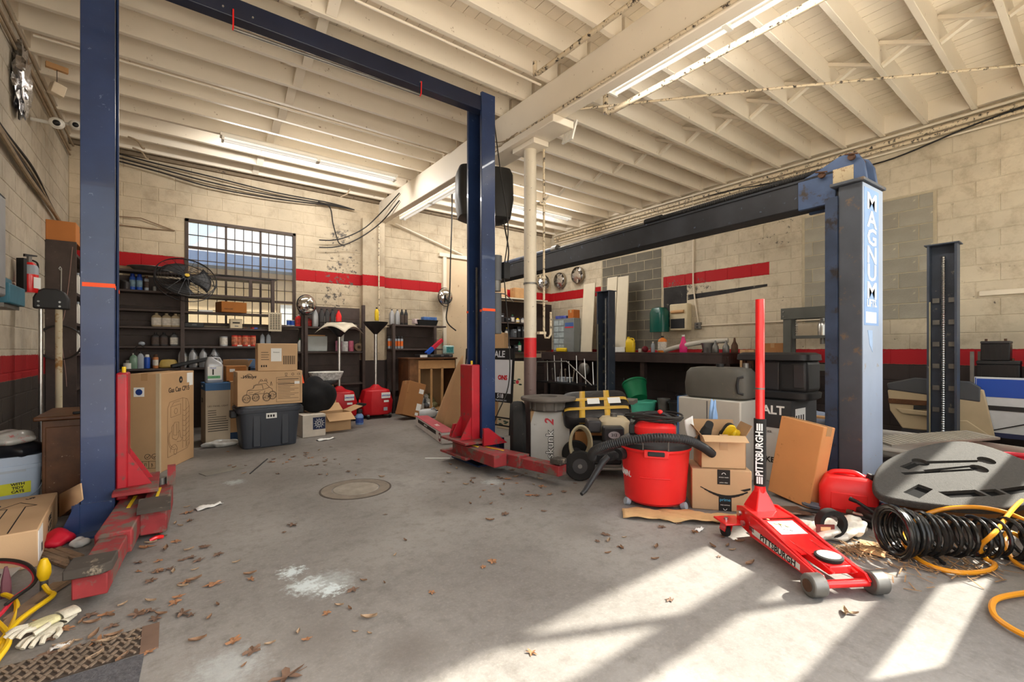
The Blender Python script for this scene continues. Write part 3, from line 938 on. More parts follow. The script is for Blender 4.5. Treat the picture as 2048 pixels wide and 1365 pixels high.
knuckle = kn.build('knuckle_plate', pm('knuckle_blue', rgb(66, 84, 116), .5, var=.25, vs=4, dirt=rgb(60, 52, 46), amt=.22, ds=6), mg, bevel=.006)
MB().bb((.086, .09, 2.63), (.0888, .24, 2.76)).build('torn_notice', pm('torn_notice', rgb(176, 160, 130), .8, var=.1, dirt=rgb(120, 90, 60), amt=.35, ds=20), knuckle)
for yy, zz in ((.08, 2.82), (.3, 2.74)):
    MB().cyl((.06, yy + .02, zz), (.35, yy + .02, zz), .026, n=12).build('pin', M_rust, knuckle)
    MB().tube([(.055, yy - .03, zz + .01), (.05, yy + .06, zz + .03)], .006, 6).build('cotter', M_rust, knuckle)
LB = 6.0
bm = MB().bb((.1, .18, 2.50), (.33, LB, 2.74)).build('boom', M_magb, mg, bevel=.008)
MB().bb((.09, .2, 2.735), (.34, LB, 2.755)).build('boom_flange', M_magb, bm)
rd = MB()
k = 0
pts = []
while k < 150:
    pts.append(((.16), .3 + .012 * k, 2.80))
    k += 1
MB().tube(pts, [.03 if i % 2 else .024 for i in range(len(pts))], 10).build('rubber_bellows', M_rubber, bm)
MB().cyl((.16, 2.06, 2.80), (.16, 2.3, 2.8), .042, n=12).build('coupling', M_blackm, bm)
MB().cyl((.16, 2.3, 2.79), (.16, 4.0, 2.79), .02, n=10).build('piston_rod', M_dsteel, bm)
MB().cyl((.16, 4.0, 2.79), (.16, 4.12, 2.79), .06, n=16).build('gland', M_dsteel, bm)
MB().cyl((.16, 4.12, 2.79), (.16, 5.6, 2.79), .045, n=16).build('cylinder', M_magd, bm)
fp = MB().prism([(.02 + b, LB + .25 - a) for a, b in cprofile(.4, .22)], .02, 2.62).build('far_post', M_magd, mg)
MB().bb((-.05, LB - .05, 0), (.5, LB + .35, .02)).build('base_plate', M_magd, fp)
MB().prism([(-.2, 2.4), (.05, 2.4), (.05, 2.74)], LB + .0, LB + .03, 'y').build('bracket', M_magd, fp)
MB().bb((-.19, LB - .05, 1.5), (-.01, LB + .15, 2.45)).build('control_cabinet', M_blackm, fp, bevel=.008)
MB().bb((-.02, LB - .045, 1.75), (.08, LB - .035, 2.06)).build('warning_label', pm('yellow_label', rgb(224, 212, 60), .6), fp)
MB().bb((-.17, LB - .11, 1.3), (.02, LB - .05, 1.52)).build('valve_block', M_dsteel, fp)
for k in range(6):
    MB().bb((-.165, LB - .065, 1.62 + .09 * k), (-.10, LB - .05, 1.69 + .09 * k)).build('terminal', M_lgrey, fp)
MB().cyl((-.02, LB - .06, 2.5), (-.02, LB - .06, 2.72), .02, n=8).build('brass_valve', pm('old_brass', rgb(150, 120, 60), .4, metal=.8), fp)

# ================================================================== pair of short open posts by the right wall
M_sp = pm('dark_steel_blue_post', rgb(58, 66, 80), .45, var=.25, vs=4, dirt=rgb(120, 120, 116), amt=.12, ds=9)
M_spy = pm('worn_edge', rgb(150, 142, 112), .6, var=.2)
def short_post(label, x, y, h, w, d):
    t = thing('lift_post', label, 'post', (x, y, 0), group='short open lift posts')
    pf = [(d - a, -b) for a, b in cprofile(w, d, .016, .02)][::1]
    c = MB().prism(pf, .015, h).build('channel', M_sp, t)
    MB().bb((-.02, -w / 2 - .02, h), (d + .02, w / 2 + .02, h + .012)).build('cap_plate', M_sp, t)
    MB().bb((-.12, -w / 2 - .1, 0), (d + .1, w / 2 + .1, .015)).build('base_plate', M_sp, t)
    s = MB()
    n = int((h - .3) / .012)
    s.tube([(d * .5, 0, .2 + .012 * i) for i in range(n)], [.019 if i % 2 else .014 for i in range(n)], 8)
    s.build('screw', M_steel, t)
    for k in range(6):
        z = .55 + k * .235
        for sg in (-1, 1):
            MB().bb((d * .72, sg * w * .27 - .028, z), (d * .78, sg * w * .27 + .028, z + .05)).build('guide_block', M_dsteel, t)
    MB().bb((-.002, w / 2 - .03, .1), (.004, w / 2 - .018, h - .6)).build('worn_edge', M_spy, t)
    return t
short_post('dark open channel lift post with steel screw before door panels, right', 6.5, 1.12, 2.33, .235, .15)
short_post('dark open channel lift post with screw before the long workbench', 6.42, 5.75, 2.3, .3, .17)
# ================================================================== builders for the clutter
def carton(label, loc, size, rz=0.0, mat=None, group=None, rot=None, tape=True, name='cardboard_box', tmat=None, bevel=.006):
    """closed carton; local front is -y, origin at base centre"""
    t = thing(name, label, 'box', loc, rz, group, rot)
    x, y, z = size
    MB().bb((-x / 2, -y / 2, 0), (x / 2, y / 2, z)).build('body', mat or M_card, t, bevel=bevel)
    MB().bb((-x / 2 + .002, -.0015, z - .001), (x / 2 - .002, .0015, z + .0006)).build('top_seam', M_ink, t)
    if tape:
        MB().bb((-x / 2 - .0012, -.028, z - .07), (x / 2 + .0012, .028, z + .0012)).build('tape', tmat or M_tape, t)
    return t
def open_carton(label, loc, size, rz=0.0, mat=None, flaps=(50, 50, 50, 50), group=None, rot=None, fl_len=None):
    """open carton with four flaps (angles from vertical, outwards): -y, +x, +y, -x"""
    t = thing('open_cardboard_box', label, 'box', loc, rz, group, rot)
    x, y, z = size
    w = .005
    mat = mat or M_card
    b = MB()
    b.bb((-x / 2, -y / 2, 0), (x / 2, y / 2, w))
    b.bb((-x / 2, -y / 2, 0), (x / 2, -y / 2 + w, z)).bb((-x / 2, y / 2 - w, 0), (x / 2, y / 2, z))
    b.bb((-x / 2, -y / 2, 0), (-x / 2 + w, y / 2, z)).bb((x / 2 - w, -y / 2, 0), (x / 2, y / 2, z))
    b.build('body', mat, t)
    L = fl_len or min(x, y) / 2
    for k, (ang, wd, off) in enumerate(zip(flaps, (x, y, x, y), (y / 2, x / 2, y / 2, x / 2))):
        if ang is None:
            continue
        f = MB().bb((-wd / 2 + .004, -.0025, 0), (wd / 2 - .004, .0025, L))
        d = (0, PI / 2, PI, -PI / 2)[k]
        c = Vector((math.sin(d), -math.cos(d), 0)) * off
        M = Matrix.Translation(c + Vector((0, 0, z))) @ Matrix.Rotation(d, 4, 'Z') @ Matrix.Rotation(R(ang), 4, 'X')
        f.v = [M @ p for p in f.v]
        f.build('flap', M_cardin if ang < 60 else mat, t)
    return t
def label_on(t, x0, x1, z0, z1, y, mat=None, name='paper_label'):
    return MB().bb((x0, y - .0012, z0), (x1, y + .0005, z1)).build(name, mat or M_paper, t)
def spray_can(label, loc, h, r, mbody, mcap, mband=None, group=None, name='spray_can'):
    t = thing(name, label, 'can', loc, random.uniform(0, 6), group)
    MB().lathe([(0, 0), (r * .94, 0), (r, .006), (r, h * .74), (r * .9, h * .79), (r * .55, h * .82), (0, h * .82)], 16).build('body', mbody, t)
    MB().lathe([(r * .72, h * .8), (r * .74, h * .84), (r * .68, h * .97), (r * .5, h), (0, h)], 14).build('cap', mcap, t)
    if mband:
        MB().lathe([(r * 1.01, h * .2), (r * 1.012, h * .21), (r * 1.012, h * .6), (r * 1.01, h * .61)], 16).build('printed_band', mband, t)
    return t
def bottle(label, loc, w, d, h, mbody, mcap, mlab=None, rz=0.0, group=None, neck=.2, name='bottle', capr=None, shoulder=.68):
    t = thing(name, label, 'bottle', loc, rz, group)
    hw, hd = w / 2, d / 2
    nk = min(hw, hd) * .42 if capr is None else capr
    MB().loft([(0, hw * .92, hd * .92), (.008, hw, hd), (h * shoulder, hw, hd), (h * (shoulder + .12), hw * .78, hd * .8), (h * (1 - neck * .55), nk, nk), (h * .94, nk, nk)], 16, 3.4).build('body', mbody, t)
    MB().lathe([(0, h * .9), (nk * 1.25, h * .9), (nk * 1.25, h), (0, h)], 12).build('cap', mcap, t)
    if mlab:
        MB().loft([(h * .12, hw * 1.012, hd * 1.012), (h * (shoulder - .04), hw * 1.012, hd * 1.012)], 16, 3.4, cap=False).build('label_wrap', mlab, t)
    return t
def jug(label, loc, w, d, h, mbody, mcap, mlab=None, rz=0.0, group=None, name='oil_jug'):
    """jug with a handle along one side (local +x)"""
    t = thing(name, label, 'jug', loc, rz, group)
    hw, hd = w / 2, d / 2
    MB().loft([(0, hw * .93, hd * .93), (.01, hw, hd), (h * .62, hw, hd), (h * .74, hw * .86, hd * .82, -hw * .1, 0), (h * .88, hw * .34, hd * .4, -hw * .42, 0), (h * .93, hw * .24, hw * .24, -hw * .45, 0)], 18, 4).build('body', mbody, t)
    MB().lathe([(0, 0), (hw * .3, 0), (hw * .3, h * .07), (0, h * .07)], 12, (-hw * .45, 0, h * .93)).build('cap', mcap, t)
    MB().tube([(hw * .72, 0, h * .6), (hw * .86, 0, h * .74), (hw * .62, 0, h * .88), (hw * .1, 0, h * .9), (-hw * .2, 0, h * .88)], d * .1, 8).build('handle', mbody, t)
    if mlab:
        MB().bb((-hw * .78, -hd * 1.01, h * .1), (hw * .78, -hd * .95, h * .58)).build('front_label', mlab, t)
    return t
def tin(label, loc, r, h, mbody, mlab=None, group=None, cat='can', name='tin_can'):
    t = thing(name, label, cat, loc, 0, group)
    MB().lathe([(0, 0), (r, 0), (r, h), (r * .94, h), (r * .92, h - .004), (0, h - .004)], 18).build('body', mbody, t)
    if mlab:
        MB().lathe([(r * 1.015, h * .14), (r * 1.015, h * .88)], 18).build('label_wrap', mlab, t)
    return t
def blob_bag(name, label, cat, loc, r, mat, seed=1, rough=.25, nu=22, nv=14, flat=.15, group=None, rz=0):
    """crumpled bag: a lumpy closed surface resting on a flat base"""
    rnd = random.Random(seed)
    ph = [(rnd.uniform(2, 7), rnd.uniform(2, 7), rnd.uniform(0, 6), rnd.uniform(0, 6)) for _ in range(6)]
    mb = MB().sph((0, 0, 0), 1, nu, nv)
    vs = []
    for p in mb.v:
        k = 1 + rough * sum(math.sin(a * p.x + c) * math.sin(b * p.y + 2.3 * p.z + d) for a, b, c, d in ph) / 4
        q = Vector((p.x * r[0] * k, p.y * r[1] * k, (p.z * k + 1 - flat) * r[2]))
        q.z = max(q.z, 0)
        vs.append(q)
    mb.v = vs
    o = mb.build(name, mat, None, loc, (0, 0, rz), sub=1)
    return tag(o, label, cat, group)
def cable(name, label, pts, r, mat, cat='cable', k=8, n=7, parent=None, group=None):
    o = MB().tube(spline(pts, k), r, n).build(name, mat, parent)
    if parent is None:
        tag(o, label, cat, group)
    return o
def coil(c, rad, turns, wob, seed, n=14, ax=1.0, ay=1.0, rise=.0):
    rnd = random.Random(seed)
    pts = []
    for k in range(int(turns * n)):
        a = 2 * PI * k / n
        q = rad * (1 + wob * math.sin(a * .37 + seed) + rnd.uniform(-.03, .03))
        pts.append((c[0] + ax * q * math.cos(a), c[1] + ay * q * math.sin(a), c[2] + rise * k + .006 * (1 + math.sin(a * .5 + seed))))
    return pts
# ================================================================== left wall and corner
# tall brown shelf against the left wall, its end panel towards the camera
sh = thing('tall_shelf', 'tall dark brown wooden shelf with plain end panel in left corner', 'shelf', (0, 0, 0))
MB().bb((XL + .01, 7.2, 0), (-.87, 7.235, 2.46)).build('end_panel', M_brown, sh)
MB().bb((XL + .01, 8.3, 0), (-.87, 8.33, 2.4)).build('end_panel', M_brown, sh)
for z in (.35, .75, 1.15, 1.5, 1.85, 2.3):
    MB().bb((XL + .01, 7.235, z), (-.87, 8.3, z + .03)).build('shelf_board', M_brown, sh)
wr = MB().tube(spline([(-.9, 7.19, 2.4), (-.93, 7.19, 2.0), (-.97, 7.19, 1.6), (-1.0, 7.19, 1.5), (-.99, 7.19, 1.3), (-.96, 7.19, 1.0), (-.95, 7.19, .8)], 6), .004, 5)
tag(wr.build('hanging_wire', pm('dull_pink_wire', rgb(150, 120, 110), .6)), 'thin dull wire trailing down the tall shelf end panel', 'wire')
tag(MB().tube([(-1.0, 7.185, 2.12), (-1.01, 7.18, 2.14), (-1.0, 7.18, 2.16), (-.99, 7.18, 2.14), (-.995, 7.185, 1.7)], .006, 6).build('hook_rod', M_steel), 'thin steel hook rod hanging on the tall shelf end panel', 'hook')
tag(MB().tube([(-.99 + .19 * math.cos(a), 7.17 - .004 * i, 1.3 + .19 * math.sin(a)) for i, a in enumerate([2 * PI * k / 24 for k in range(50)])], .007, 6).build('cable_loop', M_wire), 'black cable loop hung on the tall shelf end panel', 'cable')
for k, z in enumerate((1.181, 1.531, 1.881)):
    for j in range(3):
        bottle('%s white bottle on the %s shelf of the tall corner shelving' % (('nearest', 'second', 'farthest')[j], ('lower', 'middle', 'upper')[k]), (-.9 - .04 * (j % 2), 7.32 + .12 * j, z), .05, .05, .27, M_white, M_lgrey, group='white bottles on the tall corner shelf')
carton('orange brown carton lying on top of the tall corner shelf', (-1.0, 7.5, 2.46), (.25, .55, .23), 0, pm('orange_brown_card', rgb(196, 126, 70), .85, var=.06))

# transmission jack post with black head
tj = thing('post_jack', 'twin tube post jack, one tube rusty, with rounded black head', 'jack', (-.9, 6.0, 0))
MB().cyl((-.065, 0, .05), (-.065, 0, 1.62), .017, n=14).build('chrome_tube', M_steel, tj)
MB().cyl((.055, 0, .05), (.055, 0, 1.62), .026, n=14).build('rusty_tube', pm('rusty_pipe', rgb(196, 184, 156), .5, var=.1, dirt=rgb(150, 110, 60), amt=.3, ds=8), tj)
MB().prism([(-.11, 1.6), (.13, 1.6), (.13, 1.7), (.1, 1.76), (.05, 1.79), (-.04, 1.79), (-.085, 1.76), (-.11, 1.7)], -.06, .05, 'y').build('head', M_black, tj, bevel=.015, seg=3)
for x in (-.07, .07):
    for z in (1.625, 1.665):
        MB().cyl((x, -.068, z), (x, -.058, z), .009, n=8).build('rivet', M_steel, tj)
MB().bb((-.2, -.2, 0), (.2, .2, .05)).build('base', M_blackm, tj)

# dresser and the white board on it
ds = thing('wooden_dresser', 'scratched dark stained wooden dresser beside blue post', 'dresser', (-.45, 4.93, 0))
MB().bb((-.29, -.3, .02), (.12, .3, .71)).build('body', M_woodd, ds, bevel=.006)
MB().bb((-.33, -.335, .71), (.15, .33, .74)).build('top_board', M_woodd, ds, bevel=.008)
MB().bb((-.27, -.312, .08), (.1, -.3, .66)).build('front_panel', M_woodd, ds, bevel=.004)
MB().bb((-.28, -.29, 0), (.11, .29, .03)).build('plinth', M_woodd, ds)
tag(MB().bb((-.2, 0, 0), (.08, .018, .19)).build('white_board', pm('cream_panel', rgb(214, 208, 196), .6), None, (-.37, 5.16, .742), (R(-6), 0, 0), bevel=.012), 'small cream panel with rounded corners propped on the dresser', 'panel')
tag(MB().box((0, 0, .009), (.17, .05, .018)).build('black_remote', M_black, None, (-.5, 4.68, .741), (0, 0, .15), bevel=.006), 'slim black remote lying on the dresser top', 'remote')

# pail with bags
bk = thing('litter_pail', 'pale blue plastic litter pail with yellow label, bags on top', 'pail', (-.93, 4.86, 0), R(14))
MB().loft([(0, .125, .125), (.01, .13, .13), (.36, .15, .15), (.362, .157, .157), (.39, .157, .157), (.392, .152, .152), (.455, .155, .155)], 28, 5).build('body', pm('pale_blue_plastic', rgb(168, 182, 200), .45, var=.04), bk)
MB().bb((-.11, -.153, .345), (.06, -.148, .375)).build('front_tab', M_lgrey, bk)
MB().bb((-.13, -.1475, .19), (.085, -.142, .27)).build('yellow_label', pm('acid_label', rgb(200, 196, 30), .6), bk)
text('WITH\nTIDY\nCATS', .026, M_ink, bk, (.02, -.1485, .232), (PI / 2, 0, 0), bold=.001)
MB().lathe([(0, 0), (.03, 0), (.03, .002), (0, .002)], 18, M=Matrix.Translation((.0, -.142, .1)) @ Matrix.Rotation(PI / 2, 4, 'X')).build('purple_badge', pm('purple_print', rgb(110, 84, 170), .6), bk)
MB().tube(spline([(.155, 0, .34), (.14, -.11, .22), (.05, -.17, .15), (-.05, -.175, .145), (-.15, -.1, .2), (-.155, 0, .34)], 6), .003, 5).build('wire_handle', M_lgrey, bk)
MB().cyl((-.06, -.175, .145), (.05, -.17, .15), .011, n=10).build('handle_grip', M_white, bk)
M_bag = pm('black_bag_film', rgb(26, 26, 30), .3, var=.3, vs=12)
blob_bag('bin_bag', 'crumpled black bin bag spilling over the litter pail', 'bag', (-.92, 4.86, .42), (.165, .165, .08), M_bag, 3, .3)
M_clear = pm('clear_bag_film', rgb(170, 168, 162), .22, var=.25, vs=9, dirt=rgb(196, 40, 50), amt=.16, ds=6)
blob_bag('parts_bag', 'clear plastic bag with red print on the litter pail', 'bag', (-.95, 4.84, .53), (.16, .15, .055), M_clear, 5, .25)

# long flat carton in the near left corner
lc = thing('long_carton', 'long flat carton with printed arrow and raised end flap, near left', 'box', (-.86, 4.09, 0), R(3))
MB().bb((-.24, -.46, 0), (.24, .42, .21)).build('body', M_card2, lc, bevel=.006)
lci = (Matrix.Translation(lc.location) @ Matrix.Rotation(R(3), 4, 'Z')).inverted()
MB().add([lci @ Vector(q) for q in ((-.617, 4.43, .212), (-.46, 3.985, .365), (-.45, 3.975, .262), (-.608, 4.36, .07))], [(0, 1, 2, 3)]).build('end_flap', M_card2, lc, solid=.008)
MB().bb((.238, -.456, .03), (.2425, -.30, .2)).build('shipping_label', M_paper, lc)
for k in range(8):
    MB().bb((.2415, -.36 + .0055 * k, .05), (.2432, -.357 + .0055 * k, .1)).build('barcode_bar', M_ink, lc)
text('HIRE\n& LIFT', .05, M_ink, lc, (.2425, -.0, .12), (PI / 2, 0, PI / 2), sx=1.2)
MB().bb((.2415, -.06, .052), (.2428, .06, .056)).build('underline', M_ink, lc)
text('DO NOT CRUSH', .035, M_ink, lc, (-.13, .2, .211), (0, 0, R(8)), bold=.001)
text('UP', .04, M_ink, lc, (.12, .33, .211), (0, 0, R(30)), bold=.001)
ar = [(-.02, -.44), (-.02, .12), (-.07, .12), (.02, .25), (.11, .12), (.06, .12), (.06, -.44)]
mb = MB()
for a, b in zip(ar, ar[1:]):
    mb.bar((a[0] + .06, a[1], .2106), (b[0] + .06, b[1], .2106), .006, .001)
mb.build('printed_arrow', M_ink, lc)
tag(MB().bb((-.2, -.14, 0), (.2, .14, .006)).build('grey_card_sheet', pm('grey_card', rgb(176, 172, 164), .85), None, (-.88, 3.5, .03), (R(5), R(4), R(-12))), 'grey card sheet lying before the long flat carton', 'card')
rg = blob_bag('red_glove', 'red and black work glove by the base of the left blue post', 'glove', (-.56, 3.98, 0), (.07, .11, .05), pm('red_rubber', rgb(200, 24, 50), .5), 8, .3)
blob_bag('plastic_wrap', 'small crumpled clear wrap by the left blue post', 'wrapper', (-.45, 3.86, 0), (.05, .04, .03), pm('clear_wrap', rgb(190, 190, 186), .2, var=.2, vs=14), 9, .35)

# jumper leads, clamps, gloves and debris in the near left corner
M_yel = pm('yellow_cable', rgb(240, 196, 24), .4, var=.06)
P = lambda u, v, z=.02: tuple(fl(u, v, z))
cable('yellow_jumper_lead', 'bright yellow cable coiled in the near left corner', [P(-20, 1345), P(20, 1260), P(34, 1215), P(22, 1195), P(-10, 1188), P(-30, 1200), P(-20, 1230), P(18, 1275, .03), P(-5, 1320, .03), P(-30, 1350), P(-10, 1300), P(30, 1250, .03), P(60, 1225, .03), P(106, 1192, .03), P(98, 1185, .03), P(88, 1172, .05)], .011, M_yel)
cable('red_black_lead', 'red and black jumper lead looping over the yellow cable', [P(-40, 1128, .06), P(10, 1124, .07), P(48, 1132, .07), P(68, 1150, .05), P(62, 1172, .04), P(30, 1195, .03), P(5, 1225, .04), P(-30, 1260, .05)], .009, pm('red_cable', rgb(206, 30, 60), .4))
cable('black_lead', 'black jumper lead lying beside the red one', [P(-40, 1124, .08), P(10, 1120, .085), P(52, 1128, .085), P(72, 1150, .07), P(66, 1170, .05), P(36, 1192, .04), P(12, 1210, .05)], .008, M_wire)
cp = thing('jumper_clamp', 'yellow handled jumper clamp standing by the long red arm', 'clamp', P(88, 1180, 0), .5)
MB().lathe([(.018, 0), (.028, .03), (.026, .07), (.014, .105), (0, .112)], 12, (0, 0, .05)).build('grip', M_yel, cp)
MB().cyl((0, 0, 0), (0, 0, .06), .016, n=10).build('collar', M_dsteel, cp)
cj = thing('jaw_clamp', 'dull red jawed clamp standing upright at left edge', 'clamp', P(12, 1195, 0), .3)
MB().loft([(0, .02, .014), (.08, .018, .012), (.15, .006, .006)], 10, 3).build('jaw', pm('dull_maroon', rgb(110, 66, 76), .5), cj)
MB().loft([(0, .02, .014, -.03, 0), (.07, .012, .01, -.04, 0), (.12, .005, .005, -.02, 0)], 10, 3).build('jaw', pm('dull_maroon2', rgb(70, 50, 58), .5), cj)
M_cot = pm('white_cotton', rgb(206, 200, 182), .95, var=.12, vs=20, bmp=.4, bs=90)
M_cotY = pm('pale_yellow_cotton', rgb(212, 206, 160), .95, var=.12, vs=20, bmp=.5, bs=90)
def glove(label, u, v, z, rz, mt, mt2):
    g = thing('cotton_glove', label, 'glove', P(u, v, z), rz, 'cotton gloves on the floor')
    MB().loft([(.0, .036, .05), (.012, .042, .056), (.024, .036, .05), (.028, .02, .03)], 16, 3).build('palm', mt2, g, sub=1)
    for k in range(4):
        x = -.03 + .02 * k
        L = (.06, .075, .07, .055)[k]
        MB().tube(spline([(x, -.04, .014), (x * 1.15, -.04 - L * .6, .02 + .004 * (k % 2)), (x * 1.3, -.04 - L, .009)], 4), .0095, 8).build('finger', mt, g)
    MB().tube(spline([(.038, .0, .014), (.06, -.03, .016), (.062, -.055, .01)], 4), .0105, 8).build('thumb', mt, g)
    MB().grid(lambda s, t: (.045 * math.cos(2 * PI * s) * .9, .05 + .06 * t, .016 + .013 * math.sin(2 * PI * s)), 14, 4).build('cuff', mt, g, solid=.003)
glove('white cotton glove, lower of two lying by the yellow cable', 96, 1268, 0, R(-24), M_cot, M_cot)
glove('cream cotton glove with yellowish palm on the white one', 88, 1252, .03, R(-60), M_cot, M_cotY)
M_splint = pm('weathered_wood', rgb(128, 106, 84), .9, var=.3, vs=14, dirt=rgb(80, 66, 54), amt=.2, ds=6)
for k, (u, v, u2, v2, wd) in enumerate(((-20, 1290, 60, 1215, .07), (20, 1240, 118, 1168, .05), (60, 1210, 140, 1160, .03))):
    tag(MB().bar(fl(u, v, .015), fl(u2, v2, .02), wd, .02).build('wood_strip', M_splint, None), ('wide', 'medium', 'narrow')[k] + ' weathered wood strip on the floor under yellow cable', 'wood')
sp_ = thing('splintered_board', 'splintered weathered board lying beside the long red arm', 'board', fl(125, 1118), R(-62))
for k in range(7):
    MB().bar((-.22 + .03 * (k % 3), -.06 + .018 * k, .012 + .003 * (k % 2)), (.2 - .05 * (k % 4), -.05 + .017 * k, .012), .017, .015).build('splinter', M_splint, sp_)

# trench grate and patched asphalt in the floor
gt = thing('trench_grate', 'rusty patterned trench grate set in floor at lower left', 'grate', (-.6, 2.46, 0))
MB().bb((-.6, -.105, .0), (.5, .105, .004)).build('frame_plate', pm('grate_dirt', rgb(66, 56, 48), .9, var=.3, vs=9), gt)
M_gr = pm('worn_grate_iron', rgb(128, 112, 96), .8, metal=.2, var=.3, vs=20)
mb = MB()
for i in range(46):
    for j in range(6):
        x, y = -.58 + .0235 * i + (.012 if j % 2 else 0), -.085 + .034 * j
        mb.box((x, y, .006), (.009, .03, .008), rz=R(32 if i % 2 else -32))
o = mb.build('grate_bars', M_gr, gt)
o['kind'] = 'stuff'
MB().bb((.5, -.105, 0), (.56, .105, .007)).build('end_plate', pm('rust_plate', rgb(110, 88, 74), .85, var=.2), gt)
tag(MB().prism([(-.5, 2.02), (-.1, 2.02), (-.085, 2.34), (-.5, 2.345)], 0, .006).build('asphalt_patch', pm('asphalt', rgb(86, 86, 90), .95, var=.3, vs=70, bmp=.6, bs=120)), 'dark asphalt patch in the floor below the trench grate', 'patch')
mh = thing('manhole_cover', 'round concrete filled cover set flush in the floor', 'cover', fl(712, 978))
MB().lathe([(.2, .0), (.2, .004), (.285, .004), (.285, 0)], 44).build('ring', pm('cover_ring', rgb(128, 118, 106), .85, var=.2, vs=9), mh)
MB().lathe([(0, .0055), (.185, .0055), (.19, 0)], 40).build('lid', pm('cover_lid', rgb(146, 138, 126), .85, var=.2, vs=9), mh)
MB().lathe([(.285, 0), (.286, .003), (.3, .003), (.3, 0)], 44).build('joint', pm('dark_joint', rgb(78, 70, 62), .9), mh)

# ---- things on the left wall
ex = thing('fire_extinguisher', 'red fire extinguisher hanging on the left wall', 'extinguisher', (XL + .1, 5.95, 1.74), R(60))
MB().lathe([(0, 0), (.055, 0), (.06, .01), (.06, .22), (.05, .25), (.03, .275), (0, .275)], 20).build('cylinder', M_bright, ex)
MB().lathe([(.0605, .165), (.0605, .225), (.051, .25)], 20).build('grey_wrap', M_lgrey, ex)
label_on(ex, -.03, .04, .04, .14, -.06)
MB().cyl((0, 0, .27), (0, 0, .33), .018, n=10).build('valve', M_dsteel, ex)
MB().prism([(-.05, .32), (.07, .34), (.07, .352), (-.05, .345)], -.008, .008, 'y').build('lever', M_blackm, ex)
MB().tube(spline([(.03, 0, .3), (.08, 0, .28), (.085, 0, .2), (.08, 0, .16)], 6), .008, 6).build('hose', M_rubber, ex)
MB().bb((-.09, -.03, .0), (-.06, .03, .3)).build('wall_bracket', M_blackm, ex)
M_wgs = pm('weathered_grey_steel', rgb(150, 152, 154), .5, metal=.3, var=.15, vs=4, dirt=rgb(110, 96, 78), amt=.15)
pn = thing('meter_cabinet', 'weathered grey steel electrical cabinet at left edge', 'cabinet', (XL + .002, 4.3, 1.6))
MB().bb((0, 0, 0), (.17, .56, .72)).build('body', M_wgs, pn, bevel=.02)
MB().prism([(0, .72), (.17, .72), (.1, .8), (0, .82)], .0, .56, 'y').build('sloped_hood', M_wgs, pn)
MB().bb((.17, .06, .06), (.178, .5, .66)).build('door', M_wgs, pn, bevel=.004)
MB().prism([(0, .4), (.07, .45), (.07, .76), (0, .84)], .57, 1.0, 'y').build('side_cover', pm('cream_cover', rgb(206, 196, 176), .6), pn, bevel=.01)
sw = thing('switch_box', 'grey switch box with flexible conduit low on left wall', 'switch', (XL + .002, 4.72, 1.28))
MB().bb((0, 0, 0), (.11, .2, .17)).build('body', M_grey, sw, bevel=.01)
MB().bb((.11, .05, .03), (.118, .09, .14)).build('rocker', M_lgrey, sw)
MB().tube(spline([(.05, .1, 0), (.05, .1, -.1), (.05, .06, -.22)], 5), .03, 10).build('flex_conduit', M_grey, sw)
vs_ = thing('blue_charger', 'teal blue metal bench charger mounted below the grey cabinet', 'charger', (XL + .002, 5.1, 1.57))
M_teal = pm('teal_enamel', rgb(58, 112, 132), .5, var=.2, vs=6)
MB().bb((0, -.16, 0), (.17, .3, .15)).build('body', M_teal, vs_, bevel=.01)
MB().bb((.03, -.06, .15), (.13, .12, .2)).build('top_housing', M_teal, vs_, bevel=.01)
MB().bb((0, -.15, -.03), (.14, .28, 0)).build('bracket', M_dsteel, vs_)
# conduits and cable bundles running along the left wall
for k, (dz, dx, r) in enumerate(((0, .03, .016), (-.07, .03, .013), (.06, .06, .013))):
    tag(MB().tube([(XL + dx, 1.5, 3.96 + dz), (XL + dx, 8.6, 3.96 + dz)], r, 8).build('wall_conduit', M_beigecab), ('upper middle', 'lowest', 'topmost')[k] + ' painted conduit running high along the left wall', 'conduit')
for k in range(4):
    y0 = 4.2
    pts = [(XL + .03 + .015 * k, y0, 3.05 + .03 * k), (XL + .05, 5.2, 2.95 + .02 * k), (XL + .05 + .01 * k, 6.2, 2.86 + .03 * k), (XL + .05, 7.2, 2.82 + .012 * k), (XL + .05, 8.0, 2.76)]
    cable('wall_cable', ('thick beige', 'lower dark', 'thin beige', 'upper dark')[k] + ' cable in the drooping bundle along left wall', pts, .011 if k else .02, M_wire if k % 2 else M_beigecab, group='cable bundle on the left wall')
tag(MB().cyl((XL + .05, 7.98, 2.76), (XL + .06, 8.12, 2.75), .05, n=12).build('cable_end_boot', pm('orange_rust_boot', rgb(150, 70, 36), .7, var=.2)), 'rusty orange boot at the end of the wall cable bundle', 'boot')
fo = MB().sph((0, 0, 0), (.06, .16, .3), 18, 16)
rnd = random.Random(2)
fo.v = [p * (1 + .28 * rnd.uniform(-1, 1)) for p in fo.v]
tag(fo.build('foil_vent', M_alu, None, (XL + .05, 5.95, 3.66)), 'crumpled foil covering a round vent on the left wall', 'foil')
for k, (u, v) in enumerate(((112, 246), (150, 250))):
    c = thing('security_camera', ('white dome security camera nearer the left wall', 'white dome security camera half hidden by the blue post')[k], 'camera', tuple(atd(u, v, 4.65 + .9 * k)), 0, 'security cameras')
    MB().tube([(-.02, .03, .0), (XL + .002 - c.location.x, .03, .0)], .018, 10).build('wall_arm', M_white, c)
    MB().cyl((0, 0, 0), (0, .09, .03), .055, n=18).build('mount', M_white, c)
    MB().sph((0, -.02, -.005), (.055, .05, .05), 16, 10).build('shell', M_white, c)
    MB().sph((.01, -.05, -.015), (.032, .03, .03), 14, 8).build('lens', M_blackm, c)
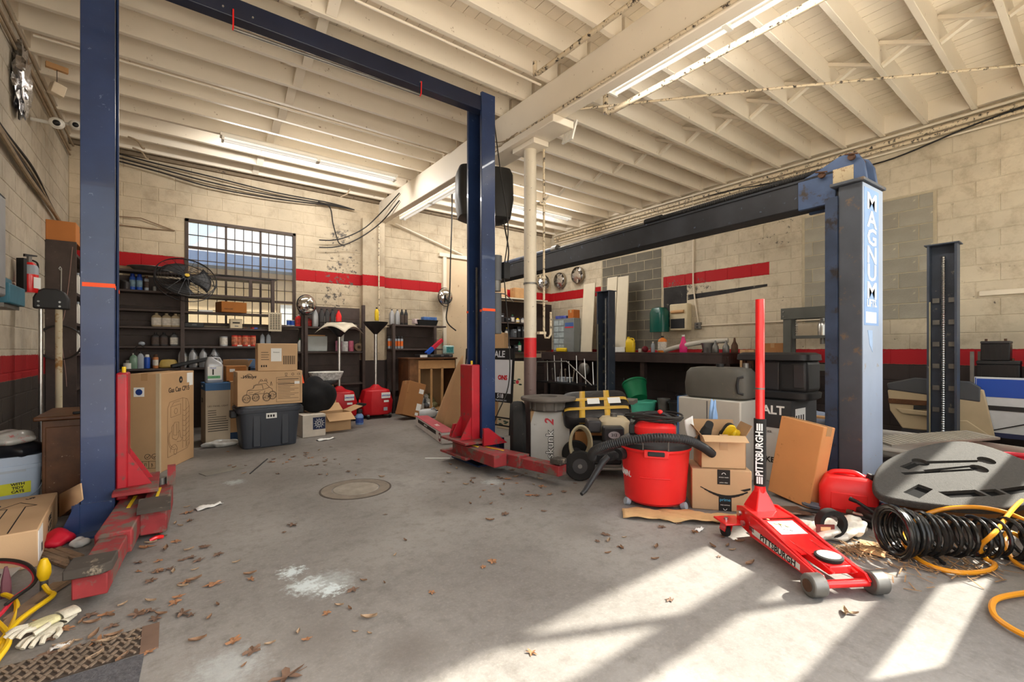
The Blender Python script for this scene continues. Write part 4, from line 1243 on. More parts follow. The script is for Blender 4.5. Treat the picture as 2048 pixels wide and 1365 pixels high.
tag(MB().bb((-.05, -.05, -.055), (.05, .05, .055)).build('hanging_white_box', pm('cream_sensor', rgb(226, 210, 186), .6), None, tuple(atd(114, 180, 4.5)), (.1, .2, .5), bevel=.006), 'small cream box hanging on a wire near left wall', 'sensor')
q = atd(114, 168, 4.5)
tag(MB().tube([q, q + Vector((0, 0, .14))], .003, 5).build('hanger_wire', M_wire), 'short wire that holds the small cream box', 'wire')
tag(MB().box(q + Vector((0, 0, .16)), (.16, .04, .05), rz=.3).build('wood_block', M_wood), 'raw wood block on the joist above the cream box', 'block')
# ================================================================== shelving along the back wall
SY0, SY1 = 8.33, 8.62
def shelf_unit(name, label, x0, x1, boards, uprights, top, back=None):
    t = thing(name, label, 'shelving', (0, 0, 0))
    for z in boards:
        MB().bb((x0, SY0, z - .03), (x1, SY1, z)).build('shelf_board', M_brown, t, bevel=.003, seg=1)
    for x, z0, z1 in uprights:
        MB().bb((x - .025, SY0 - .012, z0), (x + .025, SY0 + .06, z1)).build('upright', M_brown, t, bevel=.003, seg=1)
    for (a0, a1, b0, b1) in back or ():
        n = max(1, int((b1 - b0) / .2))
        for k in range(n):
            MB().bb((a0, SY1 + .005, b0 + (b1 - b0) * k / n + .002), (a1, SY1 + .03, b0 + (b1 - b0) * (k + 1) / n - .002)).build('back_board', M_brown, t)
    return t
ZS = (2.355, 2.07, 1.80, 1.555, 1.275)
shelf_unit('wall_shelving', 'long dark brown wooden shelving across the back window', -.83, 1.37, ZS[1:] + (.95,), [(-.8, 0, 2.4), (.14, 0, 2.1), (1.34, 1.5, 2.36), (1.34, 0, 1.3)], 2.4, [(-.83, .16, 1.0, 2.3), (.16, 1.79, 1.0, 1.58)])
ts = thing('top_shelf', 'top plank frame of the window shelving, holding black sheets', 'shelf', (0, 0, 0))
MB().bb((-.83, SY0, 2.325), (1.37, SY1, 2.355)).build('plank', M_brown, ts)
MB().bb((1.0, SY0, 2.07), (1.04, SY0 + .04, 2.325)).build('strut', M_brown, ts)
for k in range(3):
    tag(MB().bb((-.42, -.13, 0), (.42, .1, .008)).build('black_sheet', M_black, None, (.9 + .05 * k, 8.46, 2.357 + .009 * k), (0, 0, .03 * (k - 1))), ('lowest', 'middle', 'topmost')[k] + ' thin black plastic sheet stacked on the top shelf', 'sheet', 'black sheets on the top shelf')
shelf_unit('bottle_shelving', 'dark brown shelving between window and pilaster with bottles', 1.42, 2.86, (1.62, 1.19, .62), [(1.8, 0, 1.9), (2.84, 0, 2.04)], 2.04, [(1.8, 2.86, .3, 2.0)])
shelf_unit('narrow_shelving', 'dark brown shelving right of the pilaster above wooden desk', 3.4, 4.55, (1.707, 1.24), [(3.42, 0, 1.72), (4.3, 1.1, 1.7)], 1.7, [(3.4, 4.4, .4, 1.69)])

def sx(u, Y=8.45):
    return ony(u, 600, Y).x
M_tan = pm('gold_oil_bottle', rgb(176, 158, 128), .4, var=.08)
M_lab_d = pm('dark_print', rgb(72, 58, 52), .6, var=.4, vs=30)
M_lab_w = pm('pale_print', rgb(206, 200, 190), .6, var=.25, vs=28)
M_lab_r = pm('red_print', rgb(190, 44, 36), .6, var=.45, vs=26)
M_lab_g = pm('green_print', rgb(120, 170, 130), .6, var=.3, vs=26)
M_silver = pm('silver_bottle', rgb(168, 170, 174), .35, metal=.3, var=.06)
M_char = pm('charcoal_bottle', rgb(52, 50, 52), .4, var=.1)
# left bay, from the top shelf down
pan = MB().lathe([(0, 0), (.2, 0), (.26, .05), (.27, .05), (.265, .058), (.2, .012), (0, .01)], 28)
tag(pan.build('metal_pan', M_dsteel, None, (sx(300), 8.47, 2.357)), 'wide dull metal pan on the top shelf left of fan', 'pan')
tag(MB().bb((-.2, -.1, 0), (.2, .1, .04)).build('grey_board', M_splint, None, (sx(258), 8.47, 2.357), (0, 0, .04)), 'weathered board lying left on the top shelf', 'board')
fan = thing('wire_fan', 'large round black wire cage fan tilted on the shelving', 'fan', (sx(373, 8.0), 8.0, 2.04), 0)
FM = Matrix.Translation((0, 0, .21)) @ Matrix.Rotation(R(10), 4, 'Z') @ Matrix.Rotation(R(54), 4, 'X')
def fmb(mb):
    mb.v = [FM @ p for p in mb.v]
    return mb
for rr, z in ((.36, .02), (.37, .0), (.36, -.1)):
    fmb(MB().tube([(rr * math.cos(a), rr * math.sin(a), z) for a in [2 * PI * k / 36 for k in range(36)]], .006, 6, closed=True)).build('cage_ring', M_blackm, fan)
for rr in (.06, .1, .14, .18, .22, .26, .3, .33):
    fmb(MB().tube([(rr * math.cos(a), rr * math.sin(a), .05 - .03 * rr / .36) for a in [2 * PI * k / 30 for k in range(30)]], .0022, 4, closed=True)).build('cage_wire', M_blackm, fan)
for k in range(16):
    a = 2 * PI * k / 16
    fmb(MB().tube([(.05 * math.cos(a), .05 * math.sin(a), .055), (.36 * math.cos(a), .36 * math.sin(a), .02)], .003, 4)).build('spoke', M_blackm, fan)
    fmb(MB().tube([(.05 * math.cos(a), .05 * math.sin(a), -.12), (.36 * math.cos(a), .36 * math.sin(a), -.1)], .003, 4)).build('spoke', M_blackm, fan)
for k in range(3):
    a = 2 * PI * k / 3
    fmb(MB().grid(lambda s, t: ((.05 + .26 * s) * math.cos(a + (t - .5) * (.7 + .8 * s)), (.05 + .26 * s) * math.sin(a + (t - .5) * (.7 + .8 * s)), -.03 + .06 * (t - .5)), 6, 6)).build('blade', M_black, fan, solid=.003)
fmb(MB().cyl((0, 0, -.2), (0, 0, .03), .06, n=16)).build('motor', M_black, fan)
fmb(MB().cyl((0, 0, .05), (0, 0, .06), .03, n=16)).build('badge', pm('gold_badge', rgb(190, 160, 60), .4, metal=.6), fan)
MB().bb((-.03, .08, .03), (.03, .36, .09)).build('bracket', M_blackm, fan)
for k, (u, nm) in enumerate(((265, 'left'), (279, 'right'))):
    spray_can(nm + ' one of two blue spray cans on the upper left shelf', (sx(u), 8.44, 2.072), .235, .036, M_blue, pm('dark_blue_cap', rgb(24, 50, 140), .4), pm('blue_print', rgb(120, 150, 170), .5, var=.5, vs=24), 'blue spray cans')
spray_can('slim grey brown aerosol beside the blue spray cans', (sx(293), 8.44, 2.072), .22, .028, M_lgrey, M_rust, M_lab_d)
tin('small brass coloured tin on the upper left shelf', (sx(308), 8.44, 2.072), .025, .07, M_dsteel)
for k in range(3):
    tin(('left', 'middle', 'right')[k] + ' dark tin at the far left of the upper shelf', (sx(246 + 4 * k), 8.5 - .07 * k, 2.072), .04, .14 - .02 * k, M_char, None, 'dark tins on the upper shelf')
for k, u in enumerate((313, 333, 351, 357)):
    bottle(('first', 'second', 'third', 'fourth')[k] + ' gold oil bottle from the left on third shelf', (sx(u), 8.42 if k < 3 else 8.52, 1.557), .12, .075, .2, M_tan, M_tan, M_lab_w, .1, 'gold oil bottles')
for k, u in enumerate((311, 328, 348)):
    bottle(('leftmost charcoal', 'middle charcoal', 'rightmost greyer')[k] + ' oil bottle in the row on fourth shelf', (sx(u), 8.42, 1.277), .1, .065, .195, M_char if k < 2 else M_grey, M_black, M_lab_d if k < 2 else M_lab_w, .1, 'dark oil bottles')
cable('drop_wire', 'thin dark wire drooping from the fourth shelf', [(sx(270), 8.31, 1.15), (sx(272), 8.31, 1.24), (sx(280), 8.31, 1.29), (sx(290), 8.31, 1.25)], .006, M_wire, 'wire')
tag(MB().sph((0, 0, .03), (.04, .03, .03), 10, 8).build('socket_adapter', M_lgrey, None, (sx(284), 8.36, 1.277)), 'small grey adapter sitting on the fourth shelf', 'adapter')
# lower counter of the left bay
CZ = .952
bottle('clear green tinted bottle with white pump on lower shelf', (sx(267, 8.36), 8.37, CZ), .09, .06, .22, pm('green_clear', rgb(120, 150, 130), .25), M_white, None)
tin('small white tub at left end of the lower shelf', (sx(255, 8.36), 8.37, CZ), .05, .08, M_white)
tin('second white tub with lid on the lower shelf', (sx(260, 8.45), 8.5, CZ), .05, .12, M_white)
bottle('grey spray bottle with dark trigger on lower shelf', (sx(281, 8.37), 8.38, CZ), .08, .07, .24, M_lgrey, M_char, None)
spray_can('bright blue aerosol can on the lower left shelf', (sx(294, 8.37), 8.38, CZ), .2, .036, M_blue, M_white, None)
spray_can('orange brown aerosol can beside the blue one', (sx(311, 8.37), 8.38, CZ), .2, .034, pm('orange_brown', rgb(190, 120, 70), .4), M_rust, M_lab_w)
tag(MB().loft([(0, .12, .06), (.02, .125, .065), (.1, .1, .05), (.13, .09, .045)], 14, 3).build('yellow_pack', pm('mustard_film', rgb(188, 160, 84), .4, var=.15, vs=12), None, (sx(337, 8.37), 8.4, CZ), sub=1), 'soft mustard yellow pack on the lower left shelf', 'pack')
for k, u in enumerate((366, 387, 408, 430)):
    jug(('first', 'second', 'third', 'fourth')[k] + ' silver gallon oil jug from the left below window', (sx(u, 8.4), 8.42, CZ), .15, .1, .29, M_silver, M_grey, M_lab_w, R(70), 'silver oil jugs')
# window bay
bc = thing('tool_case', 'flat black tool case on the middle shelf before window', 'case', (sx(388), 8.43, 1.557))
MB().bb((-.12, -.08, 0), (.12, .08, .075)).build('body', M_black, bc, bevel=.01)
MB().bb((-.03, -.09, .03), (.03, -.08, .05)).build('latch', M_grey, bc)
bx = carton('brown carton with handle hole on upper window shelf', (sx(462), 8.42, 1.802), (.36, .26, .165), R(14), pm('caramel_card', rgb(150, 92, 36), .85, var=.06), tape=False)
MB().bb((.1795, -.05, .09), (.181, .05, .13)).build('handle_hole', M_ink, bx)
text('NIEHOFF', .03, M_ink, bx, (-.08, -.1305, .05), (PI / 2, 0, 0))
tag(MB().bb((-.09, -.06, 0), (.09, .06, .025)).build('white_booklet', M_paper, None, (sx(410), 8.42, 1.802), (0, 0, .1)), 'white booklet lying on the upper window shelf', 'booklet')
rd = thing('cream_radio', 'small cream box with dark slot on middle window shelf', 'radio', (sx(471), 8.42, 1.557), .05)
MB().bb((-.085, -.05, 0), (.085, .05, .15)).build('body', pm('aged_cream', rgb(206, 190, 160), .5), rd, bevel=.008)
MB().bb((-.05, -.053, .08), (.05, -.05, .1)).build('slot', M_ink, rd)
MB().bb((-.02, -.053, .03), (.03, -.05, .045)).build('badge', M_dsteel, rd)
for k in range(5):
    tag(MB().box((0, 0, .012), (.05, .03, .024)).build('small_part', (M_rust, M_dsteel, M_lab_r, M_blue, M_grey)[k], None, (sx(490 + 7 * k), 8.4, 1.557), (0, 0, k)), ('rusty', 'steel', 'red', 'blue', 'grey')[k] + ' small part lying loose on middle window shelf', 'part', 'loose parts on the shelf')
mat_ = thing('woven_tray', 'woven cream tray hung on the shelf upright', 'tray', (1.37, SY0 - .03, 1.52), .1)
MB().bb((-.1, 0, 0), (.1, .012, .31)).build('panel', pm('woven_cream', rgb(196, 184, 160), .85, var=.1), mat_, bevel=.01)
for i in range(4):
    for j in range(9):
        MB().bb((-.075 + .04 * i, -.004, .04 + .028 * j), (-.05 + .04 * i, .001, .052 + .028 * j)).build('slot', M_ink, mat_)
tin('pale metal cup left of the red cans', (sx(447), 8.42, 1.277), .055, .15, M_silver, M_lab_w)
for k, u in enumerate((468, 478, 489, 498, 505)):
    tin(('first', 'second', 'third', 'fourth', 'fifth')[k] + ' red and white can from the left under window', (sx(u), 8.38 + .04 * (k % 2), 1.277), .04, .17, M_lab_r, pm('red_white_print', rgb(206, 120, 90), .5, var=.8, vs=22), 'red and white cans')
tag(MB().bb((-.02, -.1, 0), (.36, .1, .02)).build('white_tray', M_paper, None, (sx(466), 8.47, 1.2765 - .0), (0, 0, 0)), 'flat white tray under the red and white cans', 'tray')
for k, u in enumerate((524, 536)):
    bottle(('left', 'right')[k] + ' grey necked bottle behind the upper carton', (sx(u), 8.42, 1.277), .07, .05, .22, M_lgrey, M_grey, None, 0, 'grey necked bottles')
# bottle shelving (between window and pilaster)
for k, (u, c1) in enumerate(((576, M_blue), (584, M_blue))):
    tin(('left', 'right')[k] + ' white and blue cup beside the red bottle', (sx(u), 8.4, 1.622), .032, .1, M_white, c1, 'white and blue cups')
bottle('red bottle with white label next to the round mirror', (sx(596), 8.42, 1.622), .1, .06, .2, M_redpl, M_white, M_lab_r)
bottle('dark red bottle just right of the mirror stand', (sx(618), 8.46, 1.622), .09, .06, .16, pm('dark_red', rgb(130, 24, 24), .4), M_black, M_lab_r)
for k, u in enumerate((629, 642, 653, 664)):
    jug(('first', 'second', 'third', 'fourth')[k] + ' tall dark oil jug behind the draped mat', (sx(u), 8.42, 1.622), .12, .1, .32, M_char if k else M_silver, M_black, M_lab_w if k != 2 else M_lab_r, R(80), 'tall dark oil jugs')
jug('bright red jug on the upper bottle shelf', (sx(676), 8.42, 1.622), .13, .1, .31, M_redpl, M_red, None, R(80))
blob_bag('white_rag', 'crumpled white rag beside the bright red jug', 'rag', (sx(700), 8.43, 1.622), (.12, .07, .035), M_cot, 14, .35)
bottle('yellow and black grease bottle on top of oil funnel', (3.02, 8.16, 1.755), .07, .06, .24, M_yellow, M_black, None)
g = thing('grey_monitor', 'flat grey panel leaning on lower bottle shelf', 'panel', (sx(632), 8.5, 1.192), 0)
MB().bb((-.2, -.02, 0), (.2, .02, .27)).build('screen', pm('pale_grey_panel', rgb(176, 180, 178), .35), g, bevel=.008)
MB().bb((-.22, -.03, .27), (.16, .03, .29)).build('wood_strip', M_wood, g)
bottle('white bottle with green neck on lower bottle shelf', (sx(600), 8.45, 1.192), .07, .06, .22, M_white, M_green, None)
for k, (u, mb_, ml, h) in enumerate(((675, 'pink', rgb(206, 130, 160), .19), (688, 'white', rgb(206, 206, 206), .18), (701, 'rose', rgb(190, 96, 120), .19))):
    tin(mb_ + ' labelled tin on the lower bottle shelf', (sx(u), 8.42, 1.192), .06 if k == 1 else .045, h, pm(mb_ + '_tin', ml, .5, var=.25, vs=20), None)
tag(MB().lathe([(.03, 0), (.075, 0), (.075, .07), (.03, .07)], 18, M=Matrix.Rotation(PI / 2, 4, 'X')).build('tape_roll', M_splint, None, (sx(716), 8.46, 1.268)), 'roll of brown tape standing on lower bottle shelf', 'tape')
tag(MB().bb((-.05, -.003, 0), (.05, .003, .13)).build('price_card', M_paper, None, (sx(683), 8.5, 1.38), (R(-8), R(8), 0)), 'small white card standing behind the pink tin', 'card')
# convex mirrors
def dome(label, loc, r, rz):
    t = thing('convex_mirror', label, 'mirror', loc, rz, 'chrome convex mirrors')
    MB().lathe([(r, 0), (r * .97, r * .14), (r * .85, r * .33), (r * .6, r * .5), (r * .3, r * .58), (0, r * .6)], 28, M=Matrix.Rotation(PI / 2, 4, 'X')).build('dome', M_chrome, t)
    MB().tube([(r * math.cos(a), 0, r * math.sin(a)) for a in [2 * PI * k / 28 for k in range(28)]], .01, 6, closed=True).build('rim', M_blackm, t)
    return t
d1 = dome('chrome convex mirror on a post above the shelving', (sx(613, 8.25), 8.25, 1.98), .165, .25)
MB().bb((-.025, .0, -1.98), (.025, .05, -.1)).build('post', M_brown, d1)
d2 = dome('chrome convex mirror fixed to the wall beside the doorway', (ony(893, 594, 8.5).x, 8.55, ony(893, 594, 8.5).z), .19, .2)
MB().bb((-.03, 0, -.05), (.03, .12, .05)).build('wall_bracket', M_blackm, d2)
# narrow shelving right of the pilaster
for k, u in enumerate((782, 793)):
    jug(('left', 'right')[k] + ' grey white oil jug right of the pilaster', (sx(u), 8.42, 1.709), .11, .09, .29, M_silver, M_grey, M_lab_w, R(80), 'grey white oil jugs')
for k, u in enumerate((803, 811)):
    bottle(('left', 'right')[k] + ' black bottle beside the grey white jugs', (sx(u), 8.43, 1.709), .07, .06, .3, M_black, M_char, M_lab_d, 0, 'black bottles right of the pilaster')
tr_ = thing('parts_tray', 'black plastic tray on top of the narrow shelving', 'tray', (sx(852), 8.44, 1.709))
MB().loft([(0, .2, .09), (.11, .23, .12), (.11, .22, .11), (.012, .19, .08)], 20, 8).build('tub', M_black, tr_)
carton('blue and white printed box in the black tray', (sx(858), 8.45, 1.735), (.3, .13, .15), .05, pm('blue_print_box', rgb(70, 104, 160), .5, var=.4, vs=14), tape=False)
carton('small pink white box at left end of black tray', (sx(831), 8.45, 1.735), (.1, .12, .1), .1, pm('pinkish_box', rgb(206, 186, 186), .6, var=.3, vs=20), tape=False)
for k in range(5):
    spray_can(('first', 'second', 'third', 'fourth', 'fifth')[k] + ' orange banded caulk tube from the left', (sx(777 + 6.3 * k), 8.42, 1.242), .24, .027, M_lgrey, M_black, pm('orange_band', rgb(226, 110, 40), .5), 'orange caulk tubes', 'caulk_tube')
# wires on the back wall
M_w2 = M_wire
for k, dz in enumerate((0, -.05, .06)):
    cable('ceiling_cable', ('middle', 'lowest', 'upper')[k] + ' dark cable sagging along top of the back wall', [(-.9, 8.6, 4.0 + dz), (-.2, 8.58, 3.93 + dz), (.5, 8.58, 3.86 + dz * 1.5), (1.4, 8.58, 3.83 + dz), (2.3, 8.58, 3.86 + dz * .4), (2.75, 8.58, 3.84)], .011, M_wire)
cable('hanging_cable', 'dark cable hanging down the back wall from the ceiling', [(2.1, 8.56, 3.86), (2.3, 8.56, 3.8), (2.36, 8.56, 3.5), (2.45, 8.56, 3.2), (2.52, 8.56, 3.15)], .011, M_wire)
for k, (a, b) in enumerate(((3.18, 3.0), (3.05, 3.0))):
    cable('loose_cable_end', ('upper', 'lower')[k] + ' loose cable end sweeping from girder to wall', [(2.12, 8.56, a), (2.35, 8.56, a + .03), (2.6, 8.5, a + .12), (2.9, 8.4, a + .32), (3.15, 8.2, a + .62 - .05 * k), (3.22, 7.6, a + .8)], .011, M_wire)
tag(MB().tube([(3.2, 8.53, 3.7), (3.2, 8.53, 1.72), (3.22, 8.53, 1.68), (3.4, 8.53, 1.66)], .014, 8).build('pilaster_conduit', M_peel), 'painted conduit running down the pilaster', 'conduit')
tag(MB().tube([(.05 - 1.0, 8.66, 3.12), (-.35, 8.64, 3.16), (.05, 8.66, 3.04), (-.2, 8.66, 3.03), (-.95, 8.66, 3.02)], .008, 6).build('looped_wire', pm('painted_over_wire', rgb(140, 116, 92), .7)), 'painted wire looped on back wall left of window', 'wire')
cable('door_cable', 'dark cable dropping past the far doorway', [tuple(ony(905, 300, 7.6)), tuple(ony(904, 420, 7.6)), tuple(ony(901, 520, 7.6)), tuple(ony(899, 590, 7.6)), tuple(ony(893, 640, 7.6)), tuple(ony(912, 662, 7.5))], .013, M_wire)
tag(MB().tube([(3.56, 8.6, 3.72), (5.1, 8.62, 3.3)], .018, 8).build('sloping_pipe', M_cream), 'cream pipe sloping down the back wall right of girder', 'pipe')
# ================================================================== boxes before the shelving
gb = carton('tall carton printed with a gas can drawing beside left post', (0, 0, 0), (.70, .26, .985), R(64.6), M_card, tmat=M_tape)
gb.location = Vector((-.09, 5.67, 0)) + Vector((math.cos(R(64.6)), math.sin(R(64.6)), 0)) * .35 + Vector((-math.sin(R(64.6)), math.cos(R(64.6)), 0)) * .13
gb['label'] = 'tall carton printed Gas Can with line drawing, beside the left post'
FY = -.1312
QX = PI / 2
text('Gas Can CP15', .072, M_ink, gb, (.03, FY, .80), (QX, 0, 0), bold=.0008)
MB().lathe([(0, 0), (.036, 0), (.036, .001), (0, .001)], 20, M=Matrix.Translation((.06, FY, .90)) @ Matrix.Rotation(PI / 2, 4, 'X')).build('drop_emblem', M_ink, gb)
MB().lathe([(0, 0), (.012, .0), (.012, .0015), (0, .0015)], 10, M=Matrix.Translation((.06, FY - .0005, .898)) @ Matrix.Rotation(PI / 2, 4, 'X')).build('drop_mark', M_card, gb)
label_on(gb, .19, .32, .86, .965, FY)
label_on(gb, .24, .32, .825, .862, FY)
st = [[(-.2, .12), (-.2, .62), (-.16, .68), (.1, .7), (.2, .68), (.24, .6), (.24, .2), (.2, .14), (-.2, .12)], [(.1, .7), (.1, .16)], [(.17, .69), (.17, .15)],
      [(-.14, .52), (-.14, .63), (.06, .64), (.06, .53), (-.14, .52)], arc(-.04, .575, .03, 0, 2 * PI, 14), [(-.12, .64), (-.08, .67), (.04, .675)],
      [(-.11, .3), (-.12, .42), (-.06, .46), (.02, .45), (.02, .3), (-.03, .27), (-.11, .3)], [(-.09, .44), (-.09, .33), (-.02, .32), (-.02, .44)],
      arc(-.07, .3, .1, PI * .7, PI * 1.5, 12), arc(-.07, .3, .12, PI * .8, PI * 1.5, 12), [(0, .34), (.04, .36), (.06, .28), (.1, .27)], [(-.02, .25), (.06, .24), (.09, .27)], arc(-.08, .16, .07, 0, PI, 12), arc(-.05, .15, .03, 0, 2 * PI, 10)]
st += [[(.1, .24 + .055 * k), (.14, .225 + .055 * k), (.2, .25 + .055 * k), (.24, .27 + .055 * k)] for k in range(7)]
st += [[(.19, .16), (.19, .22), (.24, .23), (.24, .17)]]
lines(st, .0035, pm('brown_ink', rgb(110, 82, 58), .8), gb, loc=(0, FY, 0))
SXm = -.3512
MB().bb((SXm, .0, .76), (SXm + .001, .09, .85)).build('hazard_sticker', M_paper, gb)
MB().lathe([(0, 0), (.03, 0), (.03, .001), (0, .001)], 18, M=Matrix.Translation((SXm, .045, .805)) @ Matrix.Rotation(-PI / 2, 4, 'Y')).build('sticker_disc', pm('navy_print', rgb(30, 60, 130), .6), gb)
for k in range(2):
    lines([arc(0, 0, .025, 0, 2 * PI, 16), [(-.012, 0), (-.002, -.012), (.016, .014)]], .004, M_ink, gb, 'printed_mark', (SXm - .0005, -.03 - .06 * k, .17), (0, 0, -PI / 2))
lines([[(-.05, 0), (-.05, .07), (.12, .07), (.12, 0), (-.05, 0)], [(.005, 0), (.005, .07)], [(.06, 0), (.06, .07)], [(.025, .02), (.025, .05), (.04, .05), (.04, .02)], [(.085, .01), (.085, .05), (.095, .02)]], .003, M_ink, gb, 'handling_marks', (SXm - .0005, .02, .055), (0, 0, -PI / 2))
MB().bb((SXm - .001, -.132, .0), (SXm + .03, -.1, .985)).build('corner_tape', pm('pale_tape', rgb(190, 170, 140), .3), gb)

# LED light carton with blue lid, jug on it
lb = carton('tall grey carton with blue top and LED print', (.47, 7.12, 0), (.27, .42, .79), R(4), pm('grey_print_card', rgb(176, 160, 138), .8, var=.05), tape=False)
MB().bb((-.1362, -.2112, .70), (.1362, .2112, .791)).build('blue_top_band', pm('print_blue', rgb(58, 96, 138), .7, var=.06), lb)
text('LED', .08, M_ink, lb, (-.1362, .08, .56), (QX, 0, -PI / 2), bold=.001)
text('LED PANEL LIGHT', .028, M_ink, lb, (0, -.2112, .50), (QX, 0, 0), sx=1.0)
for k in range(5):
    MB().bb((-.11, -.2116, .44 - .028 * k), (-.02 if k < 3 else .09, -.2105, .447 - .028 * k)).build('printed_line', M_ink, lb)
for k in range(5):
    MB().bb((-.11, -.2116, .3 - .03 * k), (.11, -.2105, .309 - .03 * k)).build('printed_line', M_ink, lb)
text('APPLIED', .03, M_white, lb, (-.1364, .06, .745), (QX, 0, -PI / 2))
blob_bag('plastic_film', 'crumpled clear plastic film at foot of the LED carton', 'film', (.52, 6.8, 0), (.2, .1, .045), pm('clear_film', rgb(186, 184, 178), .15, var=.3, vs=12), 21, .4)
mj = jug('silver five quart oil jug standing on the LED carton', (.45, 7.08, .793), .2, .13, .36, M_silver, M_black, M_paper, R(6))
text('Mobil', .03, M_blue, mj, (-.02, -.0665, .19), (QX, 0, 0))
text('1', .1, M_ink, mj, (-.02, -.0665, .135), (QX, 0, 0), bold=.003)
MB().bb((-.078, -.067, .055), (.06, -.0655, .09)).build('green_band', pm('green_band', rgb(110, 180, 120), .5), mj)
text('10W-30', .026, M_green, mj, (-.01, -.0682, .072), (QX, 0, 0))
tag(MB().prism([(-.3, 0), (.28, .13), (.3, .17), (.22, .17), (-.3, .05)], -.06, .06, 'y').build('black_duct', M_black, None, (.3, 8.2, .956), (0, 0, .12), bevel=.01), 'black moulded plastic duct lying on the lower shelf edge', 'duct')
c2 = carton('tall brown carton with dark blue foot behind the tote', (.76, 7.25, 0), (.28, .35, .80), R(3), M_card)
MB().bb((-.1412, -.1762, .0), (.1412, .1762, .12)).build('blue_foot_band', pm('deep_print_blue', rgb(36, 62, 92), .7), c2)
for k in range(4):
    MB().bb((-.11, -.1766, .5 - .025 * k), (.1, -.175, .508 - .025 * k)).build('printed_line', M_ink, c2)
ob_ = carton('small orange brown carton standing on the tall brown one', (.7, 7.24, .802), (.24, .2, .2), .1, pm('orange_brown_card2', rgb(176, 118, 66), .85))
label_on(ob_, -.08, -.02, .12, .16, -.1005)
fb = carton('flat blue grey parcel on the back shelf behind cartons', (1.0, 8.3, .952), (.5, .25, .12), 0, pm('blue_grey_card', rgb(84, 108, 140), .7, var=.1), tape=False)
fb2 = carton('blue parcel on top of the brown carton row', (1.12, 7.7, .80), (.3, .3, .16), .1, pm('soft_blue_card', rgb(74, 110, 156), .7, var=.12), tape=False)
carton('plain brown carton under the blue parcel', (1.12, 7.7, 0), (.4, .34, .798), .05, M_cardin)
oc = open_carton('open brown carton lid sloping behind the silver jug', (.78, 8.0, .80), (.3, .24, .16), .05, M_card, (20, 30, -20, 40), fl_len=.12)
carton('brown carton carrying the open lid box', (.78, 8.0, 0), (.4, .3, .798), .0, M_cardin)

# tote with cartons
tt = thing('storage_tote', 'black plastic storage tote with lid on the floor', 'tote', (1.0, 6.58, 0), R(2))
M_tote = pm('tote_grey_black', rgb(56, 60, 68), .42, var=.06)
MB().loft([(0, .30, .185), (.01, .31, .195), (.44, .345, .225), (.445, .37, .245), (.475, .372, .247)], 32, 7).build('tub', M_tote, tt)
MB().loft([(.476, .378, .252), (.5, .378, .252), (.502, .35, .23), (.528, .345, .226), (.53, .30, .19)], 32, 7).build('lid', M_tote, tt)
for x in (-.16, .16):
    MB().bb((x - .045, -.222, .02), (x + .045, -.195, .43)).build('rib', M_tote, tt, bevel=.012)
MB().bb((-.42, -.06, .38), (-.35, .06, .47)).build('latch', M_black, tt, bevel=.01)
MB().bb((.35, -.06, .38), (.42, .06, .47)).build('latch', M_black, tt, bevel=.01)
label_on(tt, -.06, .06, .365, .43, -.228)
for k in range(3):
    MB().bb((-.045 + .03 * k, -.2305, .38), (-.025 + .03 * k, -.229, .41)).build('label_icon', M_ink, tt)
tb = carton('wide carton with off-road truck drawing on the tote', (1.0, 6.54, .532), (.73, .36, .42), R(1.5), M_card2)
FYb = -.1812
ts_ = []
def wheel(x, z, r):
    return [arc(x, z, r, 0, 2 * PI, 16, r * 1.15), arc(x, z, r * .82, 0, 2 * PI, 16, r * .95), arc(x, z, r * .45, 0, 2 * PI, 10, r * .5), [(x - r * .9, z - .01), (x + r * .9, z + .01)]]
for q in ((-.27, .09, .045), (-.17, .1, .04), (-.05, .1, .045), (.015, .12, .045)):
    ts_ += wheel(*q)
ts_ += [[(-.27, .13), (-.26, .19), (-.2, .21), (-.17, .26), (-.06, .27), (-.02, .22), (.01, .2), (.02, .16)], [(-.26, .19), (-.1, .19), (-.02, .22)], [(-.2, .21), (-.19, .25), (-.1, .255), (-.09, .2)], [(-.24, .14), (-.08, .145), (-.07, .18)], [(-.14, .27), (-.13, .3), (-.05, .3), (-.04, .27)],
        arc(-.11, .31, .012, 0, 2 * PI, 8), arc(-.06, .312, .012, 0, 2 * PI, 8), [(-.01, .24), (.0, .29), (.01, .24)], [(-.25, .16), (-.2, .165)], [(-.19, .15), (-.12, .17)]]
lines(ts_, .0045, M_ink, tb, loc=(0, FYb, 0))
text('Wltoys', .05, M_ink, tb, (-.24, FYb, .355), (QX, 0, 0), bold=.0015, shear=.3)
lines([[(-.33, .35), (-.3, .345)], arc(-.24, .355, .035, .3, 2.8, 10)], .006, M_ink, tb, 'logo_swoosh', (0, FYb, 0))
lines([[(.06, .03), (.06, .34), (.34, .34), (.34, .03), (.06, .03)], [(.06, .27), (.34, .27)]], .003, M_ink, tb, 'printed_frame', (0, FYb, 0))
for k in range(13):
    z = .31 - .02 * k
    MB().bb((.075, FYb - .0006, z), (.32 - .05 * ((k * 7) % 3), FYb + .0005, z + (.008 if k in (0, 3) else .004))).build('printed_line', M_ink, tb)
text('CE', .035, M_ink, tb, (.32, FYb, .375), (QX, 0, 0))
lines([arc(.25, .375, .014, 0, 2 * PI, 12), [(.16, .39), (.185, .39), (.175, .36), (.165, .36), (.16, .39)], [(.155, .352), (.19, .352)]], .004, M_ink, tb, 'printed_mark', (0, FYb, 0))
label_on(tb, .27, .33, .25, .285, FYb - .0006)
ub = carton('smaller carton with shipping label on the truck carton', (1.09, 6.52, .954), (.45, .3, .345), R(-2), M_card2)
label_on(ub, -.08, .04, .12, .285, -.1505)
